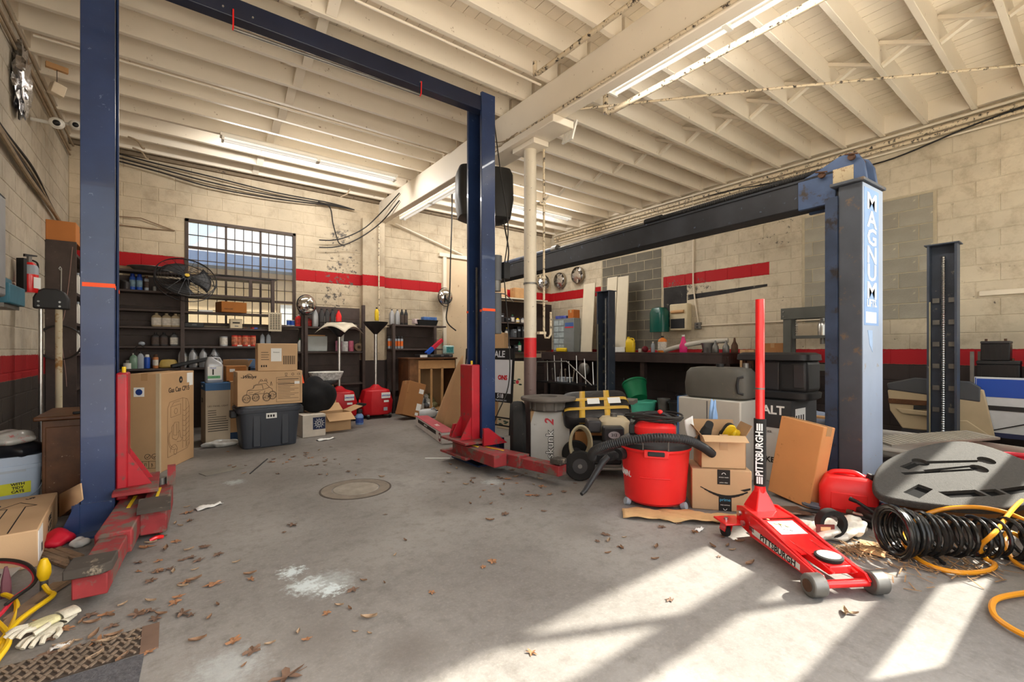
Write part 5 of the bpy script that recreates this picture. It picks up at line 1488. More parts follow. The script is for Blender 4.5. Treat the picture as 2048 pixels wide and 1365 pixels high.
text('Amazon', .022, M_ink, ub, (-.02, -.1525, .235), (QX, 0, 0))
for k in range(16):
    MB().bb((.06 + .0085 * k, -.1512, .08), (.063 + .0085 * k + .003 * (k % 3 == 0), -.1498, .19)).build('barcode_bar', M_ink, ub)
for k in range(4):
    MB().bb((-.19, -.1512, .23 - .03 * k), (-.11 + .01 * (k % 2), -.1498, .236 - .03 * k)).build('printed_line', M_ink, ub)
for k in range(3):
    MB().bb((-.19 + .025 * k, -.1512, .05), (-.175 + .025 * k, -.1498, .075)).build('handling_mark', M_ink, ub)
tag(MB().bar((1.372, 6.45, .9), (1.39, 6.42, .78), .03, .008).build('orange_tag', M_orange), 'small orange tag hanging beside the truck carton', 'tag')
# small boxes, black bundle
wb_ = carton('white carton with navy patterned square on the floor', (1.6, 6.9, 0), (.31, .28, .31), R(4), pm('white_card', rgb(206, 196, 182), .8), tape=False)
MB().bb((-.02, -.1412, .10), (.15, -.1395, .27)).build('navy_square', pm('navy_card_print', rgb(30, 40, 74), .7), wb_)
cs = []
for k in range(12):
    a = 2 * PI * k / 12
    cs.append([(.065 + .02 * math.cos(a), .185 + .02 * math.sin(a)), (.065 + .075 * math.cos(a), .185 + .075 * math.sin(a))])
cs += [arc(.065, .185, .018, 0, 2 * PI, 10), arc(.065, .185, .05, 0, 2 * PI, 18)]
lines(cs, .004, M_paper, wb_, 'star_pattern', (0, -.1418, 0))
open_carton('low open carton with sagging flap beside the white carton', (2.0, 7.2, 0), (.4, .3, .27), R(6), M_card, (118, 70, 60, 80), fl_len=.2)
blob_bag('black_bundle', 'bulky black fabric bundle lying beside the wide carton', 'bundle', (1.72, 7.1, .315), (.26, .2, .26), pm('black_fabric', rgb(22, 22, 24), .95, var=.3, vs=14), 31, .22)
# stool with basket
sl_ = thing('wooden_stool', 'round black topped stool with light wooden legs', 'stool', (2.02, 7.72, 0))
MB().lathe([(0, .66), (.15, .66), (.17, .68), (.17, .71), (.15, .725), (0, .725)], 24).build('seat', M_black, sl_)
for k in range(4):
    a = PI / 4 + k * PI / 2
    MB().tube([(.22 * math.cos(a), .22 * math.sin(a), 0), (.1 * math.cos(a), .1 * math.sin(a), .67)], .018, 10).build('leg', M_wood, sl_)
for k in range(4):
    a, b = PI / 4 + k * PI / 2, PI / 4 + (k + 1) * PI / 2
    z = .25 + .08 * (k % 2)
    r = .22 - .12 * z / .67
    MB().cyl((r * math.cos(a), r * math.sin(a), z), (r * math.cos(b), r * math.sin(b), z), .011, n=8).build('stretcher', M_wood, sl_)
bs = thing('lined_basket', 'oval basket with patterned white liner on the stool', 'basket', (2.02, 7.72, .727), .1)
MB().loft([(0, .2, .12), (.03, .23, .14), (.13, .27, .17), (.128, .26, .16), (.02, .2, .12)], 26, 2.4).build('wire_basket', pm('patterned_liner', rgb(196, 196, 196), .8, var=.5, vs=26), bs)
MB().tube([(.27 * math.cos(a), .17 * math.sin(a), .13) for a in [2 * PI * k / 26 for k in range(26)]], .008, 6, closed=True).build('rim', M_white, bs)
# oil drainers
def drainer(label, loc, rz, pole_top, funnel):
    t = thing('oil_drainer', label, 'oil drainer', loc, rz, 'red wheeled oil drainers')
    o = MB().loft([(.06, .24, .2), (.08, .27, .22), (.3, .29, .235), (.5, .23, .19), (.54, .1, .1), (.6, .035, .035)], 8, 3.2).build('tank', pm('deep_red_plastic', rgb(190, 26, 36), .4, var=.08), t, bevel=.02, seg=3)
    MB().bb((.02, -.237, .36), (.18, -.222, .46)).build('brand_plate', M_paper, t)
    text('LINCOLN', .036, M_blue, t, (.1, -.2385, .41), (QX, 0, 0), bold=.001)
    label_on(t, .06, .15, .29, .325, -.242)
    label_on(t, .06, .13, .14, .2, -.232, M_lgrey)
    MB().cyl((0, 0, .58), (0, 0, pole_top), .03, n=16).build('pole', M_steel, t)
    MB().lathe([(.03, pole_top - .02), (.05, pole_top), (.2, pole_top + .16), (.22, pole_top + .2), (.21, pole_top + .2), (.19, pole_top + .165), (0, pole_top + .06)], 28).build('funnel', M_black, t)
    for a, b in ((-.2, -.18), (.2, -.18), (-.2, .18), (.2, .18)):
        MB().cyl((a - .015, b, .035), (a + .015, b, .035), .035, n=14).build('caster', M_rubber, t)
        MB().bb((a - .02, b - .02, .05), (a + .02, b + .02, .08)).build('caster_fork', M_steel, t)
    return t
drainer('red wheeled oil drainer with black funnel before the pilaster', (2.96, 8.05, 0), 0, 1.52, True)
d_ = drainer('red wheeled oil drainer standing behind the wooden stool', (2.32, 8.05, 0), 0, 1.46, True)
cl_ = MB().grid(lambda s, t: (-.28 + .56 * s, -.28 + .56 * t, .015 - .95 * max(0, .56 * ((s - .5) ** 2 + (t - .5) ** 2) ** .5 - .2)), 18, 18)
tag(cl_.build('draped_mat', pm('striped_mat', rgb(214, 204, 184), .9, var=.1), None, (2.32, 8.02, 1.672), (0, 0, R(40)), solid=.004), 'cream square mat with dark border draped over the funnel', 'mat')
pbm = MB()
for q in (.2, .225):
    pbm.tube([(q * a, q * b, .012) for a, b in ((-1, -1), (1, -1), (1, 1), (-1, 1))], .006, 4, closed=True)
o = pbm.build('border_stripes', M_ink, bpy.data.objects['draped_mat'])
o['kind'] = 'stuff'
# pump bottle
pb = thing('pump_sprayer', 'blue pump sprayer bottle with black trigger on floor', 'sprayer', (2.47, 7.45, 0), R(20))
MB().lathe([(0, 0), (.058, 0), (.062, .01), (.062, .13), (.05, .16), (.03, .18), (0, .18)], 18).build('tank', pm('pale_blue_bottle', rgb(120, 150, 200), .35, var=.2, vs=14), pb)
MB().lathe([(.063, .03), (.063, .11)], 18).build('label_wrap', pm('navy_label', rgb(52, 78, 150), .5, var=.5, vs=30), pb)
MB().lathe([(.03, .18), (.045, .19), (.045, .24), (.03, .25), (0, .25)], 14).build('collar', M_black, pb)
MB().prism([(-.06, .25), (.12, .3), (.13, .33), (-.03, .36), (-.06, .33)], -.02, .02, 'y').build('trigger_head', M_black, pb, bevel=.006)
MB().cyl((0, 0, .34), (0, 0, .4), .014, n=10).build('pump_rod', M_redpl, pb)
# leaning carton, bottles, desk
lcx = carton('carton leaning sideways beside the oil drainer', (3.32, 7.5, .055), (.34, .26, .6), mat=M_cardd, rot=(R(-6), R(17), R(2)))
label_on(lcx, .06, .15, .42, .5, -.131)
label_on(lcx, .07, .16, .12, .24, -.131)
label_on(lcx, .07, .13, .03, .08, -.131)
bk2 = thing('white_tub', 'grey white paint tub standing by the wooden desk', 'tub', (3.62, 7.72, 0))
MB().lathe([(0, 0), (.1, 0), (.115, .3), (.12, .3), (.12, .34), (0, .34)], 20).build('tub', pm('smoky_white', rgb(186, 186, 184), .4, var=.15, vs=9), bk2)
MB().lathe([(.118, .06), (.128, .24)], 20).build('label_wrap', M_lab_w, bk2)
jg = thing('clear_jug', 'empty translucent jug lying on its side', 'jug', (3.66, 7.42, .085), R(-8))
MB().loft([(-.16, .07, .07), (-.15, .08, .08), (.1, .08, .08), (.16, .05, .05), (.18, .022, .022), (.21, .022, .022)], 18, 3, M=Matrix.Rotation(PI / 2, 4, 'Y')).build('body', pm('translucent_plastic', rgb(196, 198, 200), .3), jg)
MB().cyl((.205, 0, 0), (.23, 0, 0), .027, n=14).build('cap', M_white, jg)
MB().tube(spline([(.06, -.05, .06), (.1, -.06, .1), (.17, -.03, .05)], 5), .01, 7).build('handle', M_lgrey, jg)
dk = thing('wooden_desk', 'old wooden desk cabinet with open front and dark side', 'desk', (0, 0, 0))
X0, X1, Y0, Y1, ZT = 3.5, 4.5, 7.85, 8.3, 1.04
MB().bb((X0, Y0, 0), (X0 + .03, Y1, ZT)).build('side_panel', M_woodd, dk)
MB().bb((X1 - .03, Y0, 0), (X1, Y1, ZT)).build('side_panel', M_woodd, dk)
MB().bb((X0 - .02, Y0 - .03, ZT), (X1 + .02, Y1, ZT + .03)).build('top', M_woodd, dk, bevel=.006)
MB().bb((X0 + .2, Y0 - .005, .86), (X1 - .02, Y0 + .02, ZT - .02)).build('apron', M_wood, dk)
for x in (X0 + .2, X0 + .45, X0 + .68):
    MB().bb((x, Y0 - .005, .08), (x + .04, Y0 + .02, .87)).build('stile', M_wood, dk)
MB().bb((X0 + .03, Y0 - .003, .02), (X0 + .2, Y0 + .015, ZT)).build('front_board', pm('brown_veneer', rgb(120, 84, 54), .5, var=.3, vs=9), dk)
MB().bb((X0 + .2, Y0, .06), (X1, Y1, .1)).build('bottom_board', M_wood, dk)
MB().bb((X0 + .03, Y1 - .02, .1), (X1 - .03, Y1, ZT)).build('back_board', M_cardin, dk)
rnd = random.Random(12)
for k in range(12):
    q = (X0 + .32 + .09 * (k % 4), Y0 + .12 + .1 * (k // 4), .101 + .07 * (k // 4))
    blob_bag('rag', ('dark', 'grey', 'white', 'olive')[k % 4] + ' rag stuffed in the open desk, ' + ('front', 'middle', 'rearmost')[k // 4] + ' row', 'rag', q, (.07, .07, .06), (M_char, M_grey, M_white, pm('olive_cloth', rgb(110, 104, 70), .9))[k % 4], 40 + k, .35, group=('dark', 'grey', 'white', 'olive')[k % 4] + ' rags in the desk', nu=12, nv=8)
kb = thing('black_tool_case', 'long flat black case on top of the wooden desk', 'case', (4.12, 8.02, ZT + .031))
MB().bb((-.36, -.1, 0), (.36, .12, .06)).build('body', M_black, kb, bevel=.01)
label_on(kb, -.35, -.2, .005, .05, -.101)
for x in (-.1, .12, .3):
    MB().bb((x - .03, -.106, .02), (x + .03, -.1, .045)).build('latch', M_grey, kb)
tag(MB().bar((4.0, 8.12, 1.14), (4.36, 8.16, 1.42), .07, .07).build('red_blue_box', pm('red_blue_print', rgb(196, 40, 60), .4, var=.2), None, bevel=.006), 'slim red and blue printed box leaning on desk case', 'box')
MB().bar((3.998, 8.118, 1.138), (4.14, 8.136, 1.25), .073, .073).build('blue_end', M_blue, bpy.data.objects['red_blue_box'])
lp = thing('lunch_tin', 'small teal and cream tin with handle on the desk', 'tin', (4.42, 8.0, ZT + .094), .1)
MB().bb((-.11, -.05, 0), (.11, .05, .17)).build('body', pm('teal_cream', rgb(160, 190, 186), .5, var=.3, vs=20), lp, bevel=.02)
MB().bb((-.08, -.052, .03), (.08, -.05, .14)).build('picture_panel', pm('teal_print', rgb(60, 130, 130), .5, var=.4, vs=24), lp)
MB().tube([(-.04, 0, .17), (-.03, 0, .2), (.03, 0, .2), (.04, 0, .17)], .006, 6).build('handle', M_steel, lp)
tag(MB().tube([(3.75, 7.5, .012), (4.4, 7.75, .012)], .012, 8).build('grey_pipe', M_dsteel), 'grey pipe lying on the floor before the desk', 'pipe')

# ================================================================== by the right blue column
lw_d = Vector((.227, .974, 0))
lw_c = Vector((2.79, 5.24, 0)) + lw_d * .8 + Vector((.974, -.227, 0)) * .1
lw = carton('long white carton with red top lying on the floor', tuple(lw_c), (.19, 1.6, .15), math.atan2(.974, .227) - PI / 2, pm('white_red_card', rgb(206, 200, 196), .7), tape=False)
MB().bb((-.0965, -.801, .146), (.0965, .801, .1515)).build('red_top', pm('rose_red_card', rgb(170, 76, 84), .7, var=.06), lw)
MB().bb((-.0965, -.5, .075), (-.095, .62, .125)).build('black_strip', M_ink, lw)
MB().lathe([(0, 0), (.06, 0), (.06, .0012), (0, .0012)], 24, M=Matrix.Translation((-.0953, -.7, .075)) @ Matrix.Rotation(-PI / 2, 4, 'Y')).build('round_logo', pm('maroon_print', rgb(110, 36, 48), .7), lw)
text('R4', .07, M_paper, lw, (-.0968, -.7, .075), (QX, 0, -PI / 2), bold=.002)
text('HEAVY DUTY', .035, M_paper, lw, (-.0968, .1, .1), (QX, 0, -PI / 2))
text('STEEL', .07, M_paper, lw, (0, -.2, .152), (0, 0, PI / 2))
cbd = thing('bent_cardboard', 'tall triangular sheet of bent brown cardboard leaning upright', 'cardboard', (3.42, 5.85, 0))
def cs_(s, t):
    w_ = (1 - t) ** .9 * .95 + .03
    return (.08 * (1 - s) * (1 - t) - .16 * math.sin(PI * s) * (1 - t) * (1 if s > .6 else .3) + .03 * t, w_ * (1 - s) - .05 * t, 1.13 * t + .004)
MB().grid(cs_, 12, 10).build('sheet', M_card, cbd, solid=.006)
# sale sign on metal frame
sg = thing('sale_sign', 'black framed SALE board leaning behind the right column', 'sign', (3.7, 5.6, 0), rot=(R(-4), 0, R(-80)))
M_sgw = pm('sign_white', rgb(214, 216, 222), .5, var=.02)
M_sgk = pm('sign_black', rgb(26, 26, 28), .5)
SWd = .5
MB().bb((-SWd, 0, .47), (SWd, .02, 1.23)).build('board', M_sgw, sg)
MB().bb((-SWd, -.002, 1.08), (SWd, .0, 1.23)).build('top_band', M_sgk, sg)
MB().bb((-SWd, -.002, .47), (SWd, .0, .60)).build('bottom_band', M_sgk, sg)
text('SALE', .13, M_sgw, sg, (.2, -.003, 1.155), (QX, 0, 0), bold=.003)
text('F', .12, pm('sign_red', rgb(200, 24, 40), .5), sg, (-.34, -.003, .78), (QX, 0, 0), bold=.004)
text('ONS', .09, pm('sign_red', rgb(200, 24, 40), .5), sg, (.31, -.003, .82), (QX, 0, 0), bold=.004)
text('518', .085, M_sgw, sg, (.28, -.003, .555), (QX, 0, 0), bold=.002)
text('Improvement', .04, M_sgw, sg, (.3, -.003, .5), (QX, 0, 0))
for x in (-SWd, SWd):
    MB().bb((x - .012, -.006, .02), (x + .012, .02, 1.24)).build('frame_leg', M_blackm, sg)
for z in (.14, .25, 1.235):
    MB().bb((-SWd, .0, z - .01), (SWd, .016, z + .01)).build('frame_bar', M_blackm, sg)
fp_ = tag(MB().bb((-.28, 0, 0), (.28, .03, 1.05)).build('floral_panel', pm('cream_laminate', rgb(214, 200, 172), .5, var=.04), None, (4.15, 5.55, 0), (R(-6), 0, R(-72)), bevel=.006), 'cream panel with floral corners leaning behind the sale board', 'panel')
fc = MB()
rnd = random.Random(5)
for cx, cz in ((-.2, .72), (-.12, .75), (.0, .74), (.1, .73), (-.2, .1), (-.12, .07)):
    for k in range(3):
        fc.lathe([(0, 0), (.02, 0), (.02, .001), (0, .001)], 8, M=Matrix.Translation((cx + rnd.uniform(-.03, .03), -.0008, cz + rnd.uniform(-.05, .05))) @ Matrix.Rotation(PI / 2, 4, 'X') @ Matrix.Diagonal((1.6, .6, 1, 1)))
o = fc.build('floral_print', pm('floral_ink', rgb(60, 84, 70), .7, var=.5, vs=30), fp_)
o['kind'] = 'stuff'
MB().lathe([(0, 0), (.03, 0), (.03, .001), (0, .001)], 10, M=Matrix.Translation((.06, -.001, .73)) @ Matrix.Rotation(PI / 2, 4, 'X')).build('red_flower', pm('flower_red', rgb(190, 50, 60), .7), fp_)
carton('plain brown carton standing on the cream floral panel stack', (4.3, 6.3, 0), (.5, .3, 1.5), R(-50), M_card)
# ================================================================== workbench along the right wall
BX0, BX1, BY0, BY1, BZ = 7.0, 7.73, 3.78, 8.18, 1.17
wbn = thing('workbench', 'long heavy dark brown wooden workbench along right wall', 'workbench', (0, 0, 0))
M_bench = pm('oily_bench_wood', rgb(62, 50, 47), .55, var=.25, vs=6, dirt=rgb(96, 84, 76), amt=.06)
MB().bb((BX0, BY0, BZ - .035), (BX1, BY1, BZ)).build('top', M_bench, wbn, bevel=.004)
MB().bb((BX0, BY0, BZ - .18), (BX0 + .05, BY1, BZ - .036)).build('front_rail', M_bench, wbn, bevel=.004)
MB().bb((BX0 + .05, BY0, BZ - .18), (BX1, BY0 + .05, BZ - .036)).build('end_rail', M_bench, wbn)
for y in (BY0 + .06, 5.3, 6.9, 8.05):
    MB().bb((BX0 + .05, y, 0), (BX0 + .14, y + .09, BZ - .18)).build('leg', M_bench, wbn)
MB().bar((BX0 + .3, BY0 - .02, .35), (BX0 + .16, BY0 + .02, 1.1), .07, .05).build('brace', M_bench, wbn)
def by(u, X=7.2):
    return onx(u, 700, X).y
Z1 = BZ + .002
jug('dark grey oil jug at the left end of workbench row', (7.2, by(1220), Z1), .2, .13, .33, M_grey, M_black, M_lab_w, R(-100))
carton('small white box with print beside the grey jug', (7.2, by(1241), Z1), (.22, .12, .1), R(-70), M_paper, tape=False)
tin('small grey tin next to the white box on bench', (7.25, by(1233), Z1), .05, .08, M_lgrey)
jug('yellow antifreeze jug standing on the workbench', (7.2, by(1261), Z1), .18, .12, .3, M_yellow, M_yellow, None, R(-70))
bottle('small clear spray bottle on the workbench', (7.2, by(1306), Z1), .06, .06, .2, M_lgrey, M_white, None)
tag(MB().sph((0, 0, .06), (.08, .05, .06), 14, 8).build('red_clamp_lamp', pm('maroon', rgb(120, 30, 44), .5), None, (7.22, by(1289), Z1)), 'maroon lamp head lying on the workbench', 'lamp')
for k, u in enumerate((1276, 1298, 1315)):
    carton(('left', 'middle', 'right')[k] + ' small pale box among the bench bottles', (7.3, by(u), Z1), (.1, .07, .07 + .02 * k), k * .6, (M_lab_w, M_lab_r, M_white)[k], tape=False, group='small boxes on the bench')
bottle('orange cleaner bottle with black pump on workbench', (7.2, by(1325), Z1), .16, .1, .3, pm('orange_plastic', rgb(226, 130, 50), .4), M_black, M_lab_w, R(-70), capr=.022)
bottle('white topped pink cleaner bottle on the workbench', (7.15, by(1370), Z1), .13, .1, .31, pm('hot_pink', rgb(226, 40, 120), .4), M_white, None, R(-60), shoulder=.4)
tag(MB().tube(spline([(7.2, by(1330), Z1 + .03), (7.15, by(1360), Z1 + .1), (7.2, by(1400), Z1 + .17), (7.3, by(1450), Z1 + .2)], 6), .042, 10).build('white_duct_pipe', pm('chalky_white', rgb(196, 190, 178), .7, var=.1)), 'long dusty white pipe lying across the workbench', 'pipe')
tag(MB().lathe([(0, 0), (.1, 0), (.13, .14), (.14, .16), (.13, .16), (.1, .01), (0, .01)], 22).build('steel_bowl', M_steel, None, (7.25, by(1416), Z1)), 'dented steel bowl standing on the workbench', 'bowl')
for k, (u, h) in enumerate(((1434, .2), (1452, .2), (1466, .24))):
    t = thing('oil_can', ('left', 'middle', 'right')[k] + ' small steel oil can near the bench end', 'oil can', (7.15 + .05 * k, by(u, 7.2), Z1), 0, 'steel oil cans')
    MB().lathe([(0, 0), (.05, 0), (.055, .01), (.05, h * .5), (.02, h * .75), (.012, h), (0, h)], 14).build('body', M_dsteel if k != 2 else M_rust, t)
    MB().tube([(.045, 0, h * .2), (.09, 0, h * .3), (.08, 0, h * .55), (.03, 0, h * .6)], .007, 6).build('handle', M_dsteel, t)
blob_bag('brass_fittings', 'little heap of brass fittings by the socket box', 'fittings', (7.55, by(1415, 7.55), Z1 + .0), (.14, .08, .06), pm('brass_bits', rgb(150, 126, 70), .4, metal=.6, var=.4, vs=30), 51, .5)
ob = thing('socket_box', 'grey metal socket box on wall above the workbench', 'socket', (XR - .008, by(1398, XR), 1.6), 0)
MB().bb((-.05, -.06, 0), (0, .06, .12)).build('box', M_dsteel, ob, bevel=.006)
for z in (.035, .085):
    MB().bb((-.053, -.02, z - .015), (-.05, .02, z + .015)).build('outlet', M_char, ob)
MB().tube([(-.02, 0, .12), (-.02, .06, .5), (-.02, .1, .85), (-.02, .1, 2.5)], .013, 8).build('conduit', M_cream, ob)
MB().tube([(-.02, -.06, .06), (-.02, -2.3, .07)], .01, 6).build('conduit', M_cream, ob)
# towel dispenser with green lid
dp = thing('towel_dispenser', 'cream wall dispenser hanging open with dark green lid', 'dispenser', (XR - .008, 0, 0))
yc = by(1366, XR)
MB().bb((-.16, yc - .19, 1.58), (-.0, yc + .18, 2.08)).build('housing', pm('aged_cream2', rgb(206, 192, 160), .5, var=.1, vs=8), dp, bevel=.02)
MB().bb((-.165, yc - .14, 1.62), (-.15, yc + .15, 1.8)).build('dark_works', M_black, dp)
MB().cyl((-.17, yc - .13, 1.93), (-.17, yc + .13, 1.93), .03, n=12).build('roller', M_wood, dp)
MB().loft([(0, .12, .17), (.38, .12, .17), (.46, .09, .13), (.48, .04, .06)], 20, 4, M=Matrix.Translation((-.22, yc + .36, 1.56))).build('green_lid', pm('dark_green_lid', rgb(20, 84, 74), .25), dp)
# cream cupboard doors leaning on the bench
M_pan = pm('cream_board', rgb(206, 196, 174), .55, var=.04)
for k, (u0, u1, zt, nm) in enumerate(((1161, 1184, 2.7, 'leftmost'), (1208, 1228, 2.76, 'middle'), (1229, 1251, 2.74, 'rightmost'))):
    y1, y0 = by(u0, 7.38), by(u1, 7.38)
    tag(MB().bb((-.012, y0, 0), (.012, y1 - .008, zt - Z1)).build('cream_board', M_pan, None, (7.38, 0, Z1), (0, R(4), 0), bevel=.003), nm + ' tall cream board leaning above the workbench', 'board', 'tall cream boards')
# drawer organiser
do = thing('drawer_organiser', 'grey steel organiser with clear drawers at bench corner', 'organiser', (7.3, 7.62, Z1), 0)
MB().bb((-.12, -.34, 0), (.1, .34, .76)).build('cabinet', pm('grey_steel', rgb(120, 124, 124), .5, var=.08), do, bevel=.006)
for j in range(5):
    for i in range(2):
        MB().bb((-.13, -.02 + .17 * i, .05 + .138 * j), (-.12, .13 + .17 * i, .17 + .138 * j)).build('drawer', pm('cloudy_clear', rgb(160, 170, 172), .2, var=.3, vs=9), do)
MB().bb((-.122, -.33, .56), (-.12, -.06, .66)).build('striped_decal', pm('stripe_blue', rgb(70, 96, 150), .5), do)
MB().bb((-.123, -.33, .54), (-.121, -.06, .57)).build('striped_decal', pm('stripe_red', rgb(190, 60, 70), .5), do)
carton('orange carton on top of the drawer organiser', (7.32, 7.42, Z1 + .762), (.2, .18, .19), 0, pm('rust_card', rgb(170, 96, 40), .85))
carton('flat blue and white box on the drawer organiser', (7.3, 7.75, Z1 + .762), (.2, .3, .07), .2, pm('blue_white_print', rgb(70, 80, 150), .5, var=.5, vs=14), tape=False)
tag(MB().bar((7.12, 7.45, Z1 + .045), (7.1, 7.75, Z1 + .045), .07, .09).build('yellow_torch', M_yellow, None, bevel=.02), 'yellow torch lying before the drawer organiser', 'torch')
# shelves in the far right corner
cs2 = thing('corner_shelving', 'cluttered dark shelves across the far right corner', 'shelving', (0, 0, 0))
MB().bb((5.6, 8.35, 2.39), (7.35, 8.64, 2.42)).build('cream_shelf', M_pan, cs2)
for z in (1.85, 1.5):
    MB().bb((5.6, 8.35, z - .03), (7.0, 8.64, z)).build('dark_shelf', M_brown, cs2)
MB().bb((5.6, 8.2, BZ - .04), (7.0, 8.64, BZ)).build('counter', M_bench, cs2)
MB().bb((5.58, 8.3, 0), (5.62, 8.64, 2.4)).build('upright', M_brown, cs2)
MB().bb((5.62, 8.645, 1.2), (7.74, 8.665, 2.36)).build('dark_backing', pm('dark_maroon_board', rgb(50, 38, 34), .7), cs2)
rnd = random.Random(77)
names = ('black', 'charcoal', 'grey', 'brown', 'tan')
mm = (M_black, M_char, M_grey, M_brown, M_card)
cnt = 0
ORD = ('first', 'second', 'third', 'fourth', 'fifth', 'sixth', 'seventh', 'eighth', 'ninth', 'tenth', 'eleventh')
for z, hh in ((1.852, .2), (1.502, .26), (BZ + .002, .26)):
    x = 5.72
    k = 0
    while x < 6.85:
        wd = rnd.uniform(.1, .22)
        h = hh * rnd.uniform(.5, 1)
        mi = rnd.choice((0, 0, 0, 1, 1, 2))
        if rnd.random() < .5:
            t = thing('tool_case', '%s tool case number of small cases on the corner shelves' % names[mi], 'case', (x + wd / 2, 8.46, z), rnd.uniform(-.1, .1), names[mi] + ' cases on the corner shelves')
            cnt += 1
            t['label'] = '%s tool case, %s item from left on the %s corner shelf' % (names[mi], ORD[k], {1.852: 'upper', 1.502: 'middle'}.get(z, 'lowest'))
            MB().bb((-wd / 2 + .01, -.09, 0), (wd / 2 - .01, .09, h)).build('body', mm[mi], t, bevel=.012)
            MB().bb((-.03, -.096, h * .6), (.03, -.09, h * .75)).build('latch', M_lgrey, t)
        else:
            c = rnd.choice((M_blue, M_redpl, M_white, M_green, M_yellow, M_silver))
            cn = {M_blue: 'blue', M_redpl: 'red', M_white: 'white', M_green: 'green', M_yellow: 'yellow', M_silver: 'silver'}[c]
            bottle('%s topped bottle, %s item from left on the %s corner shelf' % (cn, ORD[k], {1.852: 'upper', 1.502: 'middle'}.get(z, 'lowest')), (x + wd / 2, 8.45, z), .09, .07, h, rnd.choice((M_char, c)), c, M_lab_w, 0, cn + ' topped bottles on the corner shelves')
        x += wd + .02
        k += 1
carton('pale carton at left end of the cream shelf', (5.95, 8.48, 2.422), (.4, .2, .2), 0, M_card2)
carton('wooden sided box on the cream shelf by the column', (6.55, 8.48, 2.422), (.34, .2, .24), 0, M_wood)
# foil covered vents high in the corner
for k, (p, rz, nm) in enumerate((((XR - .06, by(1124, XR), 2.93), 0, 'foil covered round vent nearest the corner on right wall'), ((XR - .06, by(1160, XR), 2.98), 0, 'larger foil covered round vent above the cream boards'), ((7.42, YB - .06, 2.9), PI / 2, 'foil covered round vent on back wall beside corner'))):
    t = thing('foil_vent', nm, 'vent', p, rz, 'foil covered vents')
    MB().lathe([(.19, .03), (.2, 0), (.19, -.05)], 22, M=Matrix.Rotation(PI / 2, 4, 'Y')).build('collar', pm('dull_tin', rgb(150, 138, 118), .5, metal=.5), t)
    s_ = MB().sph((0, 0, 0), (.07, .17, .17), 16, 12)
    r2 = random.Random(k)
    s_.v = [q * (1 + .28 * r2.uniform(-1, 1)) for q in s_.v]
    s_.build('foil', M_alu, t)
# under the bench
gbk = thing('green_bucket', 'dark green bucket tipped inside a mint bucket under bench', 'bucket', (6.68, 5.15, .34), rot=(R(-35), 0, R(-30)))
MB().lathe([(0, 0), (.16, 0), (.21, .3), (.225, .3), (.225, .33), (.2, .33), (.15, .02), (0, .02)], 26).build('bucket', M_green, gbk)
MB().tube([(.215 * math.cos(a), -.1 + .215 * math.sin(a) * .6, .38 - .1 * math.sin(a)) for a in [PI * k / 12 for k in range(13)]], .005, 5).build('bail', M_dsteel, gbk)
mbk = tag(MB().lathe([(0, 0), (.17, 0), (.22, .3), (.235, .3), (.235, .33), (.21, .33), (.16, .02), (0, .02)], 26).build('mint_bucket', pm('mint_plastic', rgb(90, 200, 170), .4), None, (6.62, 5.0, 0)), 'mint green bucket on the floor under workbench', 'bucket')
for k, (x, y, r, h, mt, nm) in enumerate(((6.72, 4.65, .1, .36, M_dsteel, 'ribbed grey metal bin'), (6.7, 4.3, .2, .34, M_black, 'black tapered bin'), (7.3, 4.55, .2, .4, M_char, 'charcoal bin'))):
    tag(MB().lathe([(0, 0), (r * .8, 0), (r, h), (r * 1.08, h), (r * 1.08, h + .03), (r * .95, h + .03), (r * .75, .02), (0, .02)], 24).build('waste_bin', mt, None, (x, y, 0)), nm + ' standing under the workbench', 'bin')
rk = thing('tool_rack', 'dark rack of steel bars and tools below the bench', 'rack', (6.7, 6.6, 0))
MB().bb((-.2, -.6, .5), (.25, 1.2, .53)).build('shelf', M_blackm, rk)
MB().tube([(-.2, 1.2, .53), (-.2, 1.15, .95), (-.2, .2, .98), (-.2, -.5, .53)], .014, 8).build('rail', M_dsteel, rk)
for y in (-.6, 1.2):
    for x in (-.18, .2):
        MB().bb((x - .02, y - .02, 0), (x + .02, y + .02, .5)).build('leg', M_blackm, rk)
for k in range(7):
    y = -.5 + .28 * k
    tag(MB().tube([(6.6 + .02 * (k % 2), 6.55 + y * .8, .54), (6.63, 6.6 + y * .8, .98 + .06 * (k % 3))], .011, 7).build('steel_bar', M_steel, None), ORD[k] + ' bright steel bar from the right in the tool rack', 'bar', 'steel bars in the tool rack')
for k in range(4):
    t = thing('wrench', ORD[k] + ' chrome wrench from the right in the tool rack', 'wrench', (6.62, 6.75 + .2 * k, .54), rot=(R(12 - 16 * (k % 2)), 0, R(90)), group='wrenches in the tool rack')
    MB().bb((-.012, -.004, .03), (.012, .004, .24)).build('shank', M_steel, t)
    MB().lathe([(.012, -.006), (.024, -.006), (.024, .006), (.012, .006)], 12, M=Matrix.Translation((0, 0, .26)) @ Matrix.Rotation(PI / 2, 4, 'X')).build('ring_end', M_steel, t)
tag(MB().sph((0, 0, 0), (.08, .14, .14), 18, 12).build('steel_colander', M_dsteel, None, (6.7, 6.5, .82)), 'round steel colander hanging in the dark tool rack', 'colander')
tag(MB().bb((-.15, -.18, 0), (.15, .18, .16)).build('blue_crate', pm('slate_blue', rgb(66, 84, 118), .5), None, (6.6, 6.6, .02), (0, 0, .1), bevel=.01), 'slate blue crate on the floor under the tool rack', 'crate')
tag(MB().loft([(0, .07, .12), (.06, .08, .13), (.12, .05, .1)], 14, 3).build('green_tool', M_green, None, (6.55, 7.05, 0)), 'green power tool body on the floor under rack', 'tool')
